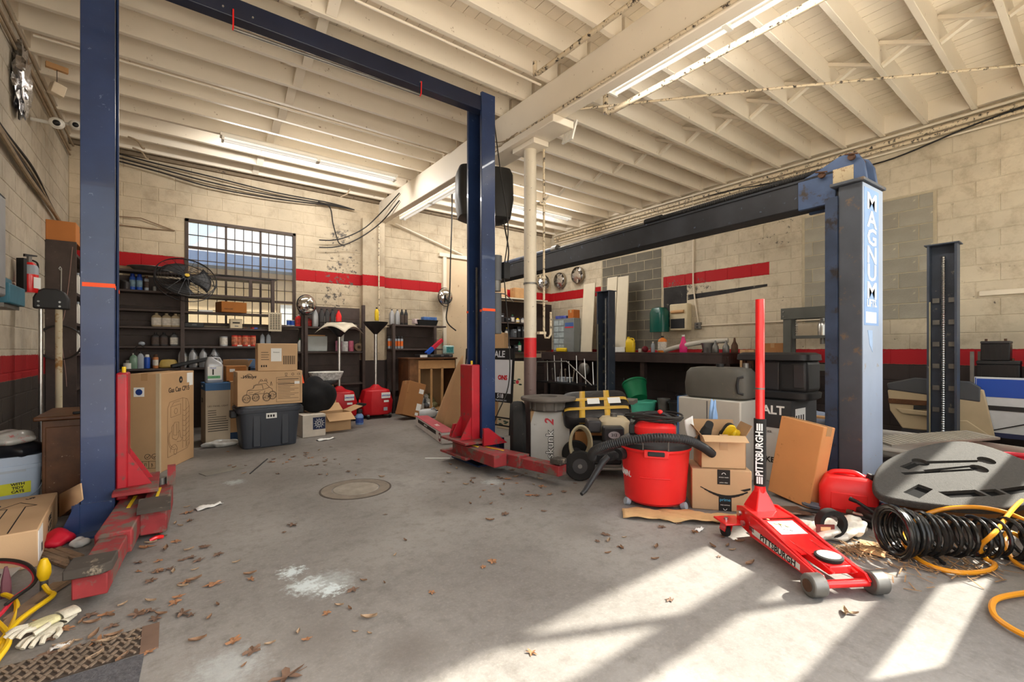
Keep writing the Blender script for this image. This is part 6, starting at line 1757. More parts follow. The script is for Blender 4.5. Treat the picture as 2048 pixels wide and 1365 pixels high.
tag(MB().bb((-.1, -.16, 0), (.1, .16, .1)).build('white_bin', M_lgrey, None, (6.75, 7.1, .532), (0, 0, .1), bevel=.01), 'pale grey parts bin on the tool rack shelf', 'bin')

# shop press
sp2 = thing('shop_press', 'grey steel shop press with bottle jack by right wall', 'press', (0, 0, 0))
M_prs = pm('press_grey', rgb(84, 86, 82), .5, var=.12, vs=5)
YP0, YP1, XP = 2.05, 2.88, 7.15
for y in (YP0, YP1):
    for x in (XP, XP + .14):
        MB().bb((x - .02, y - .05, .02), (x + .02, y + .05, 1.8)).build('upright', M_prs, sp2)
MB().bb((XP - .03, YP0 - .08, 1.66), (XP + .0, YP1 + .08, 1.82)).build('top_beam', M_prs, sp2, bevel=.004)
MB().bb((XP + .14, YP0 - .08, 1.66), (XP + .17, YP1 + .08, 1.82)).build('top_beam', M_prs, sp2, bevel=.004)
MB().bb((XP - .03, YP0 - .06, .93), (XP + .17, YP1 + .06, 1.02)).build('bed', M_prs, sp2, bevel=.004)
MB().bb((XP, YP0 + .06, 1.38), (XP + .14, YP1 - .06, 1.42)).build('ram_plate', M_prs, sp2)
MB().bb((XP - .12, YP0 - .06, 0), (XP + .3, YP0 + .06, .03)).build('foot', M_prs, sp2)
MB().bb((XP - .12, YP1 - .06, 0), (XP + .3, YP1 + .06, .03)).build('foot', M_prs, sp2)
bj = MB().lathe([(0, 1.42), (.06, 1.42), (.06, 1.56), (.045, 1.6), (.03, 1.62), (.03, 1.66), (0, 1.66)], 18, (XP + .07, 2.46, 0)).build('bottle_jack', M_steel, sp2)
MB().cyl((XP + .02, 2.37, 1.43), (XP + .02, 2.37, 1.58), .018, n=10).build('pump', M_steel, bj)
MB().cyl((XP + .07, 2.46, 1.3), (XP + .07, 2.46, 1.38), .028, n=14).build('ram', M_dsteel, sp2)
for y in (YP0 + .12, YP1 - .12):
    sgp = [(XP - .01, y, 1.42 + .012 * k) for k in range(20)]
    MB().tube([(XP + .012 * math.cos(k * 1.1), y + .012 * math.sin(k * 1.1), 1.42 + .006 * k) for k in range(40)], .004, 5).build('return_spring', M_steel, sp2)
for y in (YP0 - .04, YP1 + .04):
    for z in (1.7, 1.77):
        MB().cyl((XP - .045, y, z), (XP - .03, y, z), .012, n=8).build('bolt', M_steel, sp2)
carton('brown carton standing behind the shop press', (7.45, 3.15, .0), (.3, .3, 1.32), 0, M_cardd)
carton('short brown carton leaning on the press carton', (7.3, 3.5, .0), (.26, .2, 1.22), .2, M_card)
# wood rail on the right wall and shelf of batteries
tag(MB().bb((XR - .035, .2, 1.86), (XR - .008, 1.0, 1.92)).build('wall_batten', M_cream, None, bevel=.004), 'short painted wood batten screwed to the right wall', 'batten')
rs = thing('battery_rack', 'grey steel rack shelf holding car batteries', 'rack', (0, 0, 0))
RX0, RX1 = 7.0, 7.45
MB().bb((RX0, .1, .77), (RX1, .98, .80)).build('shelf', M_dsteel, rs)
MB().bb((RX0 - .01, .1, .73), (RX0, .98, .81)).build('shelf_edge', M_dsteel, rs)
for y in (.12, .96):
    for x in (RX0, RX1):
        MB().bb((x - .015, y - .015, 0), (x + .015, y + .015, 1.2)).build('post', M_dsteel, rs)
MB().bb((RX0, .1, .3), (RX1, .98, .33)).build('shelf', M_dsteel, rs)
def battery(label, x, y, z, s, lid, rz=0):
    t = thing('car_battery', label, 'battery', (x, y, z), rz, 'car batteries')
    MB().bb((-s[0] / 2, -s[1] / 2, 0), (s[0] / 2, s[1] / 2, s[2] * .86)).build('case', M_blackm, t, bevel=.006)
    MB().bb((-s[0] / 2 - .003, -s[1] / 2 - .003, s[2] * .86), (s[0] / 2 + .003, s[1] / 2 + .003, s[2])).build('lid', lid, t, bevel=.008)
    for sg in (-1, 1):
        MB().cyl((-.04, sg * s[1] * .33, s[2]), (-.04, sg * s[1] * .33, s[2] + .025), .012, n=10).build('terminal', M_rust, t)
    for k in range(5):
        MB().bb((-s[0] / 2 - .004, -s[1] * .4 + s[1] * .2 * k - .006, .02), (-s[0] / 2, -s[1] * .4 + s[1] * .2 * k + .006, s[2] * .8)).build('case_rib', M_blackm, t)
    return t
battery('large black car battery at left of the rack shelf', 7.2, .78, .802, (.19, .32, .3), M_black)
battery('large black car battery at right edge of the rack shelf', 7.2, .42, .802, (.19, .32, .29), M_black)
battery('small black car battery stacked on the left battery', 7.2, .8, 1.104, (.18, .22, .21), M_char)
battery('car battery with bright green lid stacked at right', 7.2, .4, 1.094, (.18, .24, .22), pm('lid_green', rgb(50, 160, 70), .4))
# blue and white panel, door panels, bumper
bw = thing('vehicle_side_panel', 'blue and white vehicle side panel leaning under battery rack', 'panel', (6.93, .52, 0), rot=(R(0), R(3), 0))
MB().bb((-.012, -.62, .3), (.012, .42, .93)).build('panel', pm('panel_white', rgb(206, 210, 214), .4), bw, bevel=.004)
MB().bb((-.016, -.62, .72), (-.012, .40, .91)).build('blue_field', pm('panel_blue', rgb(18, 74, 176), .4, var=.05), bw)
MB().bb((-.017, -.62, .58), (-.012, .34, .63)).build('black_strip', M_black, bw)
MB().bb((-.017, .405, .72), (-.013, .412, .92)).build('pinstripe', pm('panel_blue', rgb(18, 74, 176), .4), bw)
MB().tube([(-.014, -.1 + .14 * math.cos(a), .45 + .1 * math.sin(a)) for a in [PI * .5 - PI * k / 10 for k in range(11)]], .008, 5).build('curved_stripe', pm('panel_blue', rgb(18, 74, 176), .4), bw)
MB().bb((-.016, -.62, .30), (-.012, .40, .35)).build('blue_lower_stripe', pm('panel_navy', rgb(30, 40, 80), .4), bw)
MB().tube([(-.02, .3, .36), (-.02, -.2, .56)], .006, 5).build('crack_line', M_ink, bw)
M_dt = pm('tan_vinyl', rgb(186, 168, 136), .6, var=.06)
M_dg = pm('charcoal_vinyl', rgb(74, 76, 80), .6, var=.08)
dp1 = thing('door_card', 'tan and charcoal car door card standing behind open post', 'door card', (6.84, 1.22, 0), rot=(0, R(6), 0))
MB().prism([(-.45, .3), (.3, .3), (.42, .5), (.45, .74), (.1, .8), (-.36, .8)], -.02, .02, 'x').build('panel', M_dt, dp1, bevel=.012)
MB().prism([(-.34, .66), (.44, .74), (.46, .82), (.2, .9), (-.26, .88), (-.34, .82)], -.026, .024, 'x').build('upper_trim', M_dg, dp1, bevel=.015)
MB().prism([(.06, .58), (.43, .58), (.44, .64), (.06, .64)], -.034, -.02, 'x').build('wood_trim', M_woodd, dp1, bevel=.006)
MB().prism([(.08, .54), (.2, .53), (.2, .575), (.08, .585)], -.045, -.02, 'x').build('pull_recess', M_black, dp1)
MB().prism([(-.05, .46), (.3, .47), (.36, .53), (-.05, .52)], -.06, -.02, 'x').build('armrest', M_dt, dp1, bevel=.012)
MB().prism([(-.43, .31), (.0, .31), (-.08, .44), (-.24, .46)], -.045, -.02, 'x').build('pocket', M_dt, dp1, bevel=.01)
MB().prism([(-.06, .46), (.04, .36), (.04, .6)], -.035, -.019, 'x').build('speaker_recess_shade', pm('tan_shadow', rgb(120, 104, 80), .7), dp1)  # no hollow here; the recess shade is a darker tan slab
MB().bb((-.05, -.3, 0), (.12, .3, .3)).build('prop_block', M_char, dp1)
bmp = thing('white_bumper', 'white car bumper cover lying under the door panels', 'bumper', (5.9, .72, .0), R(-12))
def bf(s, t):
    a = (s - .5) * 2.0
    return (-.35 + .3 * math.cos(a) + .05 * math.sin(3 * t), 1.0 * math.sin(a), .14 + .22 * t + .03 * math.cos(6 * t))
MB().grid(bf, 24, 8).build('cover', pm('dusty_white_paint', rgb(196, 194, 186), .4, var=.08, vs=3), bmp, solid=.008)
MB().bb((-.1, -.5, 0), (.3, .5, .14)).build('support_bar', M_char, bmp)
# ================================================================== floor jack
JH = math.atan2(-.85, -.53)
jk = thing('floor_jack', 'red trolley floor jack with upright handle and black lettered grip', 'floor jack', (2.885, 1.135, 0), JH)
# local +x is forward (lifting end), z up; body about 0.72 long
M_jl = pm('jack_label', rgb(226, 226, 220), .5, var=.05)
for sg in (-1, 1):
    y = sg * .115
    MB().prism([(-.36, .10), (-.36, .2), (-.3, .215), (-.12, .2), (.1, .15), (.3, .105), (.37, .10), (.40, .07), (.37, .04), (.1, .05), (-.2, .06), (-.3, .08)], y - .008, y + .008, 'y').build('side_plate', M_bright, jk, bevel=.003)
    MB().prism([(-.2, .062), (.34, .046), (.34, .095), (.1, .14), (-.14, .185), (-.2, .19)], y + sg * .008, y + sg * .022, 'y').build('side_rail', M_bright, jk, bevel=.006)
    MB().cyl((.375, y + sg * .01, .056), (.375, y + sg * .085, .056), .056, n=22).build('front_wheel', M_dsteel, jk, bevel=.008)
    MB().cyl((.375, y + sg * .083, .056), (.375, y + sg * .09, .056), .03, n=16).build('hub', M_rust, jk)
    cs = MB().cyl((-.36, sg * .2 - .016, .04), (-.36, sg * .2 + .016, .04), .04, n=18).build('rear_caster', M_rubber, jk)
    MB().prism([(-.39, .04), (-.33, .04), (-.31, .09), (-.37, .1)], sg * .2 - .024, sg * .2 - .019, 'y').build('caster_fork', M_bright, cs)
    MB().prism([(-.39, .04), (-.33, .04), (-.31, .09), (-.37, .1)], sg * .2 + .019, sg * .2 + .024, 'y').build('caster_fork', M_bright, cs)
    MB().bb((-.42, min(sg * .1, sg * .25), .098), (-.27, max(sg * .1, sg * .25), .112)).build('caster_plate', M_bright, jk, bevel=.006)
    MB().cyl((-.35, sg * .2, .11), (-.35, sg * .2, .125), .014, n=8).build('bolt', M_steel, jk)
    for bx_, bz in ((-.3, .17), (-.26, .12)):
        MB().cyl((bx_, y + sg * .02, bz), (bx_, y + sg * .034, bz), .017, n=10).build('side_bolt', M_steel, jk)
    # lettering along the outer side
    MB().prism([(-.17, .088), (.24, .06), (.24, .092), (-.17, .125)], y + sg * .022, y + sg * .0232, 'y').build('side_decal', M_jl, jk)
    text('PITTSBURGH', .05, M_ink, jk, (.06, y + sg * .024, .09), (PI / 2, R(4.5), 0) if sg < 0 else (PI / 2, R(-4.5), PI), bold=.001, sx=1.05)
    for q in range(3):
        MB().prism([(-.2, .105 + .009 * q), (-.15, .101 + .009 * q), (-.15, .106 + .009 * q), (-.2, .11 + .009 * q)], y + sg * .022, y + sg * .0236, 'y').build('decal_stripe', M_ink, jk)
MB().prism([(-.33, .2), (-.14, .19), (-.14, .196), (-.33, .206)], -.107, .107, 'y').build('rear_cover', M_bright, jk)
cover = MB().prism([(-.13, .186), (.12, .135), (.2, .13), (.2, .122), (.12, .127), (-.13, .178)], -.1, .1, 'y').build('top_cover', M_bright, jk)
MB().prism([(-.11, .1835), (.02, .1575), (.02, .1587), (-.11, .1847)], -.08, .08, 'y').build('white_label', M_jl, cover)
text('3 TON', .055, pm('label_olive', rgb(150, 136, 40), .6), cover, (-.06, .0, .1756), (R(0), R(11.4), R(90)), bold=.001)
text('LOW PROFILE', .018, M_ink, cover, (-.01, .0, .1662), (R(0), R(11.4), R(90)))
for sg in (-1, 1):
    MB().prism([(.02, .1), (.35, .09), (.38, .11), (.3, .13), (.02, .15)], sg * .06 - .009, sg * .06 + .009, 'y').build('lift_arm', M_bright, jk, bevel=.004)
MB().bb((.23, -.06, .09), (.35, .06, .13)).build('saddle_block', M_bright, jk, bevel=.006)
sd_ = MB().lathe([(0, .13), (.06, .13), (.066, .138), (.066, .148), (.06, .152), (0, .15)], 28, (.27, 0, 0)).build('saddle', M_rubber, jk)
MB().lathe([(0, .1515), (.054, .1515), (.054, .153), (0, .153)], 26, (.27, 0, 0)).build('saddle_pad', pm('saddle_grey', rgb(170, 166, 158), .7, var=.15, vs=30), sd_)
MB().cyl((.375, -.12, .056), (.375, .12, .056), .02, n=14).build('front_axle', M_bright, jk)
MB().cyl((-.26, 0, .1), (-.05, 0, .1), .045, n=16).build('hydraulic_ram', M_dsteel, jk)
MB().lathe([(.1, .2), (.085, .23), (.04, .31), (.034, .34)], 4, (-.3, 0, 0), a0=PI / 4).build('handle_socket', M_bright, jk, bevel=.008)
hz = [(.20 + .02, .03, M_bright), ]
MB().cyl((-.3, 0, .3), (-.3, 0, .36), .032, n=20).build('handle_collar', M_bright, jk)
gr = MB().cyl((-.3, 0, .345), (-.3, 0, .775), .036, n=24).build('handle_grip', M_rubber, jk)
MB().cyl((-.3, 0, .77), (-.3, 0, 1.545), .027, n=22).build('handle_tube', M_bright, jk)
MB().cyl((-.3, 0, .965), (-.3, 0, .975), .028, n=22).build('handle_joint', M_dsteel, jk)
# lettering up the grip, facing the camera
gd = Vector((-2.9, -1.12, 0)).normalized()
ga = math.atan2(gd.y, gd.x) - JH
gx, gy = -.3 + .0365 * math.cos(ga), .0365 * math.sin(ga)
MG = Euler((PI / 2, 0, ga + PI / 2)).to_matrix() @ Euler((0, 0, PI / 2)).to_matrix()
text('PITTSBURGH', .058, M_decal, gr, (gx, gy, .555), MG.to_euler(), bold=.0016, sx=.86)
for q in range(3):
    for zz in (.385, .725):
        MB().box((gx + .0008 * math.cos(ga) - .013 * math.sin(ga) * (q - 1), gy + .0008 * math.sin(ga) + .013 * math.cos(ga) * (q - 1), zz), (.001, .009, .045), rz=ga).build('grip_stripe', M_decal, gr)

# ================================================================== shop vacuum
vc = Vector((3.11, 2.235, 0))
sv = thing('shop_vacuum', 'big red drum shop vacuum with black ribbed hose', 'vacuum', tuple(vc), 0)
MB().lathe([(0, .03), (.215, .03), (.235, .05), (.245, .2), (.262, .43), (.276, .445), (.276, .462), (.255, .462), (0, .46)], 40).build('drum', M_redpl, sv)
va = math.atan2(-vc.y, -vc.x)
VM = Matrix.Rotation(va + PI / 2, 4, 'Z')         # local -y towards the camera
def vmb(mb):
    mb.v = [VM @ q for q in mb.v]
    return mb
vmb(MB().lathe([(.277, .462), (.28, .47), (.275, .5), (.22, .53), (.16, .55), (0, .55)], 36)).build('black_lid', M_black, sv)
vmb(MB().loft([(.545, .15, .13), (.56, .16, .14), (.61, .16, .14), (.64, .13, .11), (.65, .06, .05)], 24, 3)).build('red_motor_head', M_redpl, sv)
vmb(MB().bb((-.2, -.05, .54), (-.13, .09, .62))).build('switch_housing', M_black, sv, bevel=.01)
vmb(MB().tube(spline([(-.16, .0, .6), (-.1, 0, .68), (.02, 0, .71), (.1, 0, .69), (.15, 0, .62)], 6), .017, 8)).build('carry_handle', M_black, sv)
vmb(MB().sph((.04, 0, .72), (.022, .022, .02), 12, 8)).build('red_knob', M_redpl, sv)
for k in range(7):
    pts = [(.03 * math.sin(k) + (.17 + .008 * k) * math.cos(a), .02 + (.10 + .006 * k) * math.sin(a), .655 + .007 * k + .012 * math.sin(2 * a + k)) for a in [2 * PI * j / 26 for j in range(26)]]
    vmb(MB().tube(pts, .008, 6, closed=True)).build('wound_cord', M_wire, sv)
vmb(MB().bb((-.08, -.302, .41), (.1, -.27, .47))).build('latch_block', M_redpl, sv, bevel=.008)
vmb(MB().bb((-.05, -.315, .43), (.07, -.28, .462))).build('latch', M_black, sv, bevel=.006)
vmb(MB().tube([(-.085, -.29, .47), (-.085, -.3, .57), (-.07, -.3, .59), (.08, -.3, .59), (.095, -.3, .57), (.095, -.29, .47)], .005, 6)).build('bail_handle', M_dsteel, sv)
for a in (-2.6, -.5, .9, 2.2):
    vmb(MB().cyl((.225 * math.cos(a), .225 * math.sin(a), .02), (.26 * math.cos(a), .26 * math.sin(a), .03), .028, n=14)).build('caster', M_lgrey, sv)
vmb(MB().tube([(-.11, -.236, .25), (0, -.258, .252), (.11, -.236, .25)], .004, 5)).build('moulded_line', M_redpl, sv)
# lettering curls round the left of the drum
for k, ch in enumerate('CRAFTSMAN.'):
    an = va - 1.85 + .118 * k
    text(ch, .06, M_decal, sv, (.252 * math.cos(an), .252 * math.sin(an), .25), (R(86), 0, an + PI / 2), bold=.002, sx=.85)
def hp(u, v, d):
    return tuple(atd(u, v, d) - vc)
path = spline([hp(1424, 908, 3.5), hp(1402, 893, 3.36), hp(1370, 880, 3.26), hp(1310, 876, 3.22), hp(1255, 882, 3.26), hp(1212, 892, 3.32), hp(1188, 903, 3.42), hp(1184, 914, 3.52), hp(1200, 918, 3.56), hp(1225, 912, 3.58), hp(1246, 908, 3.62)], 22)
MB().tube(path, [.034 if i % 2 else .0285 for i in range(len(path))], 14).build('ribbed_hose', M_black, sv)
MB().tube([hp(1236, 910, 3.57), hp(1250, 906, 3.62)], .046, 16).build('hose_port', M_black, sv)
MB().tube([hp(1215, 915, 3.45), hp(1205, 925, 3.42), hp(1185, 958, 3.36), hp(1170, 982, 3.33), hp(1163, 989, 3.30)], [.024, .026, .022, .018, .014], 14).build('wand_nozzle', M_black, sv)
# crumpled packing paper under it
def pap(s, t):
    return (s * 1.0, (t - .5) * (.17 + .05 * math.sin(5 * s)), .006 + .03 * abs(math.sin(9 * s + 4 * t)) * (.4 + .6 * s) + .012 * math.sin(17 * s + 9 * t) ** 2)
p0, p1 = fl(1245, 1030), fl(1468, 1045)
tag(MB().grid(pap, 40, 8).build('packing_paper', pm('kraft_paper', rgb(200, 164, 116), .8, var=.1, vs=8), None, (p0.x, p0.y, 0), (0, 0, math.atan2(p1.y - p0.y, p1.x - p0.x)), solid=.002), 'crumpled strip of kraft paper in front of the vacuum', 'paper')

# ================================================================== cartons beside the vacuum
az = thing('parcel_carton', 'tan parcel carton with printed smile arrow on the floor', 'box', (3.45, 1.90, 0), R(-50))
MB().bb((-.21, -.15, 0), (.21, .15, .31)).build('body', M_card2, az, bevel=.006)
MB().bb((-.03, -.1515, .2), (.06, -.1495, .312)).build('black_tape', M_ink, az)
MB().bb((-.02, -.1515, .0), (.07, -.1495, .12)).build('black_tape', M_ink, az)
sm = [(-.15 + .03 * k, .185 - .075 * math.sin(PI * (k + .6) / 13.5)) for k in range(12)]
for i, (a, b) in enumerate(zip(sm, sm[1:])):
    MB().bar((a[0], -.151, a[1]), (b[0] + .002, -.151, b[1]), .0015, .004 + .016 * math.sin(PI * (i + .7) / 12.5), up=(0, 0, 1)).build('smile_arrow', M_ink, az)
MB().prism([(.13, .165), (.2, .185), (.2, .17), (.16, .155)], -.1518, -.15, 'y').build('arrow_head', M_ink, az)
text('prime', .032, pm('print_cyan', rgb(90, 180, 220), .6), az, (.025, -.1525, .085), (PI / 2, 0, 0))
text('amazon music', .012, M_paper, az, (.015, -.1525, .255), (PI / 2, 0, 0))
text('prime video', .012, M_paper, az, (.015, -.1525, .215), (PI / 2, 0, 0))
lines([arc(.015, .275, .013, 0, PI, 10)], .004, M_paper, az, 'headphone_icon', (0, -.1522, 0))
text('FREE SHIPPING', .01, M_paper, az, (.025, -.1525, .045), (PI / 2, 0, 0))
lines([arc(.025, .02, .012, PI, 2 * PI, 10)], .004, M_paper, az, 'smile_icon', (0, -.1522, 0))
op = open_carton('open tan carton full of shoes on the parcel carton', (3.47, 1.90, .313), (.32, .26, .25), R(-46), M_card2, (112, 30, 25, 40), fl_len=.09)
MB().bb((-.03, -.1325, .14), (.03, -.1295, .26)).build('tape', M_tape, op)
def shoe(label, loc, rot, mt):
    t = thing('rubber_shoe', label, 'shoe', loc, rot=rot)
    MB().loft([(0, .04, .1, 0, 0), (.02, .045, .11, 0, 0), (.05, .042, .1, 0, .0), (.07, .035, .06, 0, .04), (.11, .03, .035, 0, .07)], 18, 2.6).build('upper', mt, t)
    MB().loft([(-.012, .042, .112), (.0, .044, .114), (.008, .043, .112)], 18, 2.6).build('sole', M_yellow, t)
    return t
shoe('black rubber shoe with yellow sole at left in carton', (3.37, 1.97, .52), (R(50), R(20), R(-60)), M_rubber)
shoe('black rubber shoe with yellow sole pointing up in carton', (3.55, 1.87, .53), (R(-60), R(10), R(-40)), M_rubber)
tag(MB().grid(lambda s, t: (.07 * s, .02 * math.sin(3 * t), .17 * t + .02 * s), 5, 6).build('white_flap_card', M_paper, None, (3.29, 2.05, .5), (R(10), R(-14), R(-40)), solid=.003), 'bent white card sticking out of the open carton', 'card')
blob_bag('yellow_plastic_part', 'small yellow plastic part inside the open carton', 'part', (3.57, 1.82, .5), (.05, .04, .05), M_yellow, 61, .3)
blob_bag('blue_film', 'wisp of pale blue plastic film behind the open carton', 'film', (3.66, 2.05, .55), (.04, .03, .13), pm('blue_film', rgb(140, 176, 220), .3), 62, .35)
tag(MB().cyl((0, 0, 0), (0, .12, 0), .055, n=20).build('tape_reel', pm('orange_brown_reel', rgb(186, 120, 90), .6), None, (3.12, 2.06, .056), (0, 0, R(-50))), 'orange brown reel lying beside the parcel carton', 'reel')
lt = carton('tall orange tan carton leaning behind the floor jack', (4.02, 1.58, .012), (.36, .13, .64), mat=pm('orange_tan_card', rgb(202, 142, 88), .85, var=.08, vs=3, dirt=rgb(150, 98, 58), amt=.12, ds=5), rot=(R(-7), R(6), R(-106)))
# pale cabinet, tank, black boxes
pc = thing('pale_cabinet', 'pale grey metal cabinet shell standing behind the vacuum', 'cabinet', (4.26, 2.36, 0), 0)
M_pal = pm('pale_grey_enamel', rgb(190, 186, 176), .45, var=.05)
MB().bb((-.16, -.32, 0), (.16, .31, .75)).build('body', M_pal, pc, bevel=.012)
MB().bb((-.165, .305, .0), (.16, .318, .752)).build('blue_edge', pm('pale_blue_edge', rgb(90, 130, 180), .5), pc)
MB().bb((-.1625, -.004, .02), (-.158, .004, .73)).build('panel_seam', M_grey, pc)
tk = thing('fuel_tank', 'dusty grey plastic tank lying on the pale cabinet', 'tank', (4.3, 2.34, .752), R(-90 + 6))
M_tank = pm('dusty_black_plastic', rgb(84, 82, 76), .6, var=.15, vs=4, dirt=rgb(120, 108, 88), amt=.12, ds=6)
MB().loft([(0, .27, .15), (.02, .3, .17), (.14, .31, .175), (.25, .295, .165), (.29, .26, .14), (.3, .2, .1)], 32, 5).build('shell', M_tank, tk)
MB().cyl((.0, 0, .29), (.0, 0, .33), .035, n=14).build('cap', M_black, tk)
MB().tube([(.28, -.17, .06), (.24, -.185, .07), (.23, -.187, .14), (.24, -.185, .21), (.28, -.17, .22)], .012, 8).build('moulded_handle', M_black, tk)
MB().cyl((.22, .05, .28), (.22, .05, .34), .025, n=12).build('valve', M_dsteel, tk)
dw = carton('black and white tool carton under the black console', (4.73, 1.98, 0), (.44, .56, .75), R(-90), pm('white_print_card', rgb(206, 206, 202), .7, var=.05), tape=False)
MB().bb((-.2212, -.2812, .5), (.2212, .2812, .752)).build('black_band', pm('charcoal_print', rgb(54, 54, 56), .7, var=.06), dw)
text('DeWALT', .11, M_paper, dw, (-.06, -.2818, .66), (PI / 2, 0, 0), bold=.003)
text('STRYKER', .07, M_ink, dw, (-.02, -.2818, .2), (PI / 2, 0, 0), bold=.002)
text('ANGLE GRINDER', .03, M_ink, dw, (-.06, -.2818, .46), (PI / 2, 0, 0))
MB().bb((.2212, -.2, .54), (.2225, .02, .68)).build('ship_label', M_paper, dw)
for k in range(4):
    MB().bb((.2222, -.19 + .05 * k, .56), (.223, -.165 + .05 * k, .62)).build('barcode_bar', M_ink, dw)
text('MADE FOR\nTHE SHOP', .05, M_ink, dw, (.2216, -.12, .42), (PI / 2, 0, PI / 2))
cn = thing('center_console', 'black moulded car centre console lying on tool carton', 'console', (4.7, 1.98, .754), R(-90))
MB().loft([(0, .30, .17), (.02, .33, .19), (.07, .335, .195), (.08, .31, .17)], 30, 6).build('lower_shell', M_black, cn)
MB().loft([(.36, .31, .17), (.37, .335, .195), (.42, .33, .19), (.44, .29, .16)], 30, 6).build('upper_shell', M_black, cn)
MB().bb((.06, -.15, .07), (.31, .17, .37)).build('bin', M_black, cn, bevel=.04, seg=3)
MB().bb((-.1, -.12, .07), (.08, .17, .37)).build('inner_wall', M_char, cn, bevel=.03, seg=3)
MB().bb((.2, -.16, .12), (.29, -.15, .33)).build('pocket_panel', M_char, cn, bevel=.006)
for k in range(5):
    MB().bb((-.26 + .035 * k, -.1 + .02 * k, .08), (-.245 + .035 * k, .12, .36)).build('bracket_strip', M_dsteel if k % 2 else M_blackm, cn)
MB().prism([(-.31, .06), (-.23, .0), (-.2, .4), (-.29, .4)], -.1, .08, 'y').build('rusty_plate', M_rust, cn)
MB().bb((-.26, -.13, .37), (-.2, -.1, .4)).build('white_sticker', M_paper, cn)
# drum and light box by the column
sk = carton('grey white carton with vertical logo standing on end by column', (3.33, 3.74, 0), (.42, .2, .555), R(-43), pm('grey_white_card', rgb(186, 184, 178), .7, var=.08, dirt=rgb(140, 132, 120), amt=.06), tape=False)
t1 = text('skunk', .11, M_ink, sk, (.0, -.1012, .2), (PI / 2, R(-90), 0), bold=.006, sx=1.15)
text('skunk', .11, M_paper, sk, (.0, -.102, .2), (PI / 2, R(-90), 0), bold=.001, sx=1.15)
text('2', .13, pm('skunk_red', rgb(190, 50, 60), .6), sk, (-.005, -.102, .44), (PI / 2, R(-90), 0), bold=.003, shear=.3)
MB().prism([(-.21, .42), (-.17, .556), (-.211, .556)], -.1005, .1005, 'y').build('torn_corner', M_cardin, sk)
dm = thing('brake_drum', 'dusty grey flanged drum resting on the grey white carton', 'drum', (3.3, 3.74, .558), 0)
M_iron = pm('dusty_cast_iron', rgb(104, 98, 92), .75, metal=.3, var=.2, vs=8)
MB().lathe([(0, 0), (.17, 0), (.19, .02), (.19, .1), (.22, .112), (.295, .116), (.302, .13), (.295, .148), (.1, .155), (.09, .13), (0, .13)], 36).build('drum', M_iron, dm)
for k in range(10):
    a = 2 * PI * k / 10
    MB().bb((.188, -.012, .015), (.2, .012, .1)).build('rib', M_iron, dm, rot=(0, 0, a))
ty = thing('old_tyre', 'bare black tyre standing behind the grey white carton', 'tyre', (3.08, 4.0, .325), rot=(R(90), R(0), R(53)))
MB().lathe([(.2, -.07), (.22, -.085), (.29, -.08), (.32, -.05), (.325, 0), (.32, .05), (.29, .08), (.22, .085), (.2, .07), (.19, 0), (.2, -.07)], 36).build('carcass', M_rubber, ty)
MB().lathe([(0, -.01), (.2, -.05), (.2, .05), (0, .01)], 28).build('dark_disc', M_char, ty)

# ================================================================== pressure washer and taped pack
pw_ = thing('pressure_washer', 'petrol pressure washer with black engine and beige tank', 'pressure washer', (3.42, 3.02, 0), R(-40))
for sg in (-1, 1):
    MB().tube([(-.3, sg * .2, .1), (.32, sg * .2, .1), (.36, sg * .2, .2)], .015, 8).build('frame_tube', M_dsteel, pw_)
    w_ = MB().cyl((-.28, sg * .24 - .03, .14), (-.28, sg * .24 + .03, .14), .14, n=26).build('wheel', M_rubber, pw_, bevel=.012)
    MB().cyl((-.28, sg * .24 - .034, .14), (-.28, sg * .24 + .034, .14), .07, n=18).build('wheel_rim', M_char, w_)
    MB().cyl((-.28, sg * .24 - .04, .14), (-.28, sg * .24 + .04, .14), .02, n=12).build('hub_cap', M_dsteel, w_)
MB().bb((-.22, -.16, .1), (.25, .16, .13)).build('deck', M_dsteel, pw_)
MB().bb((-.16, -.17, .13), (.12, .1, .36)).build('engine_block', M_blackm, pw_, bevel=.015)
MB().cyl((0, -.2, .27), (0, -.14, .27), .1, n=22).build('recoil_cover', M_char, pw_)
af = MB().bb((-.06, -.26, .34), (.13, -.12, .5)).build('air_filter_box', M_black, pw_, bevel=.015)
MB().lathe([(0, 0), (.045, 0), (.045, .002), (0, .002)], 22, M=Matrix.Translation((.035, -.262, .43)) @ Matrix.Rotation(PI / 2, 4, 'X') @ Matrix.Diagonal((1.2, .75, 1, 1))).build('oval_badge', M_silver, af)
text('212', .035, M_ink, af, (.035, -.265, .43), (PI / 2, 0, 0), bold=.001)
MB().loft([(.4, .14, .1, .08, .04), (.42, .15, .11, .08, .04), (.52, .15, .11, .08, .04), (.56, .11, .08, .08, .04)], 22, 4).build('beige_tank', pm('beige_tank', rgb(196, 180, 148), .45, var=.08), pw_)
MB().cyl((.08, .04, .56), (.08, .04, .59), .035, n=16).build('fuel_cap', M_dsteel, pw_)
MB().bb((-.2, -.12, .42), (-.06, .1, .54)).build('muffler', M_char, pw_, bevel=.02)
MB().bb((.14, -.14, .2), (.28, .06, .34)).build('pump', M_dsteel, pw_, bevel=.015)
MB().tube([(.3, -.2, .12), (.38, -.2, .5), (.38, .2, .5), (.3, .2, .12)], .014, 8).build('push_handle', M_dsteel, pw_)
for k in range(4):
    pts = [(-.27 + (.17 - .01 * k) * math.cos(a) * .6, -.24 + .03 * k, .34 + (.17 - .012 * k) * math.sin(a)) for a in [2 * PI * j / 26 for j in range(26)]]
    MB().tube(pts, .011, 7, closed=True).build('hose_turn', pm('olive_hose', rgb(150, 140, 112), .6), pw_)
bxs = carton('plain brown carton under the black taped pack', (3.72, 3.42, 0), (.5, .4, .36), R(-40), M_cardd)
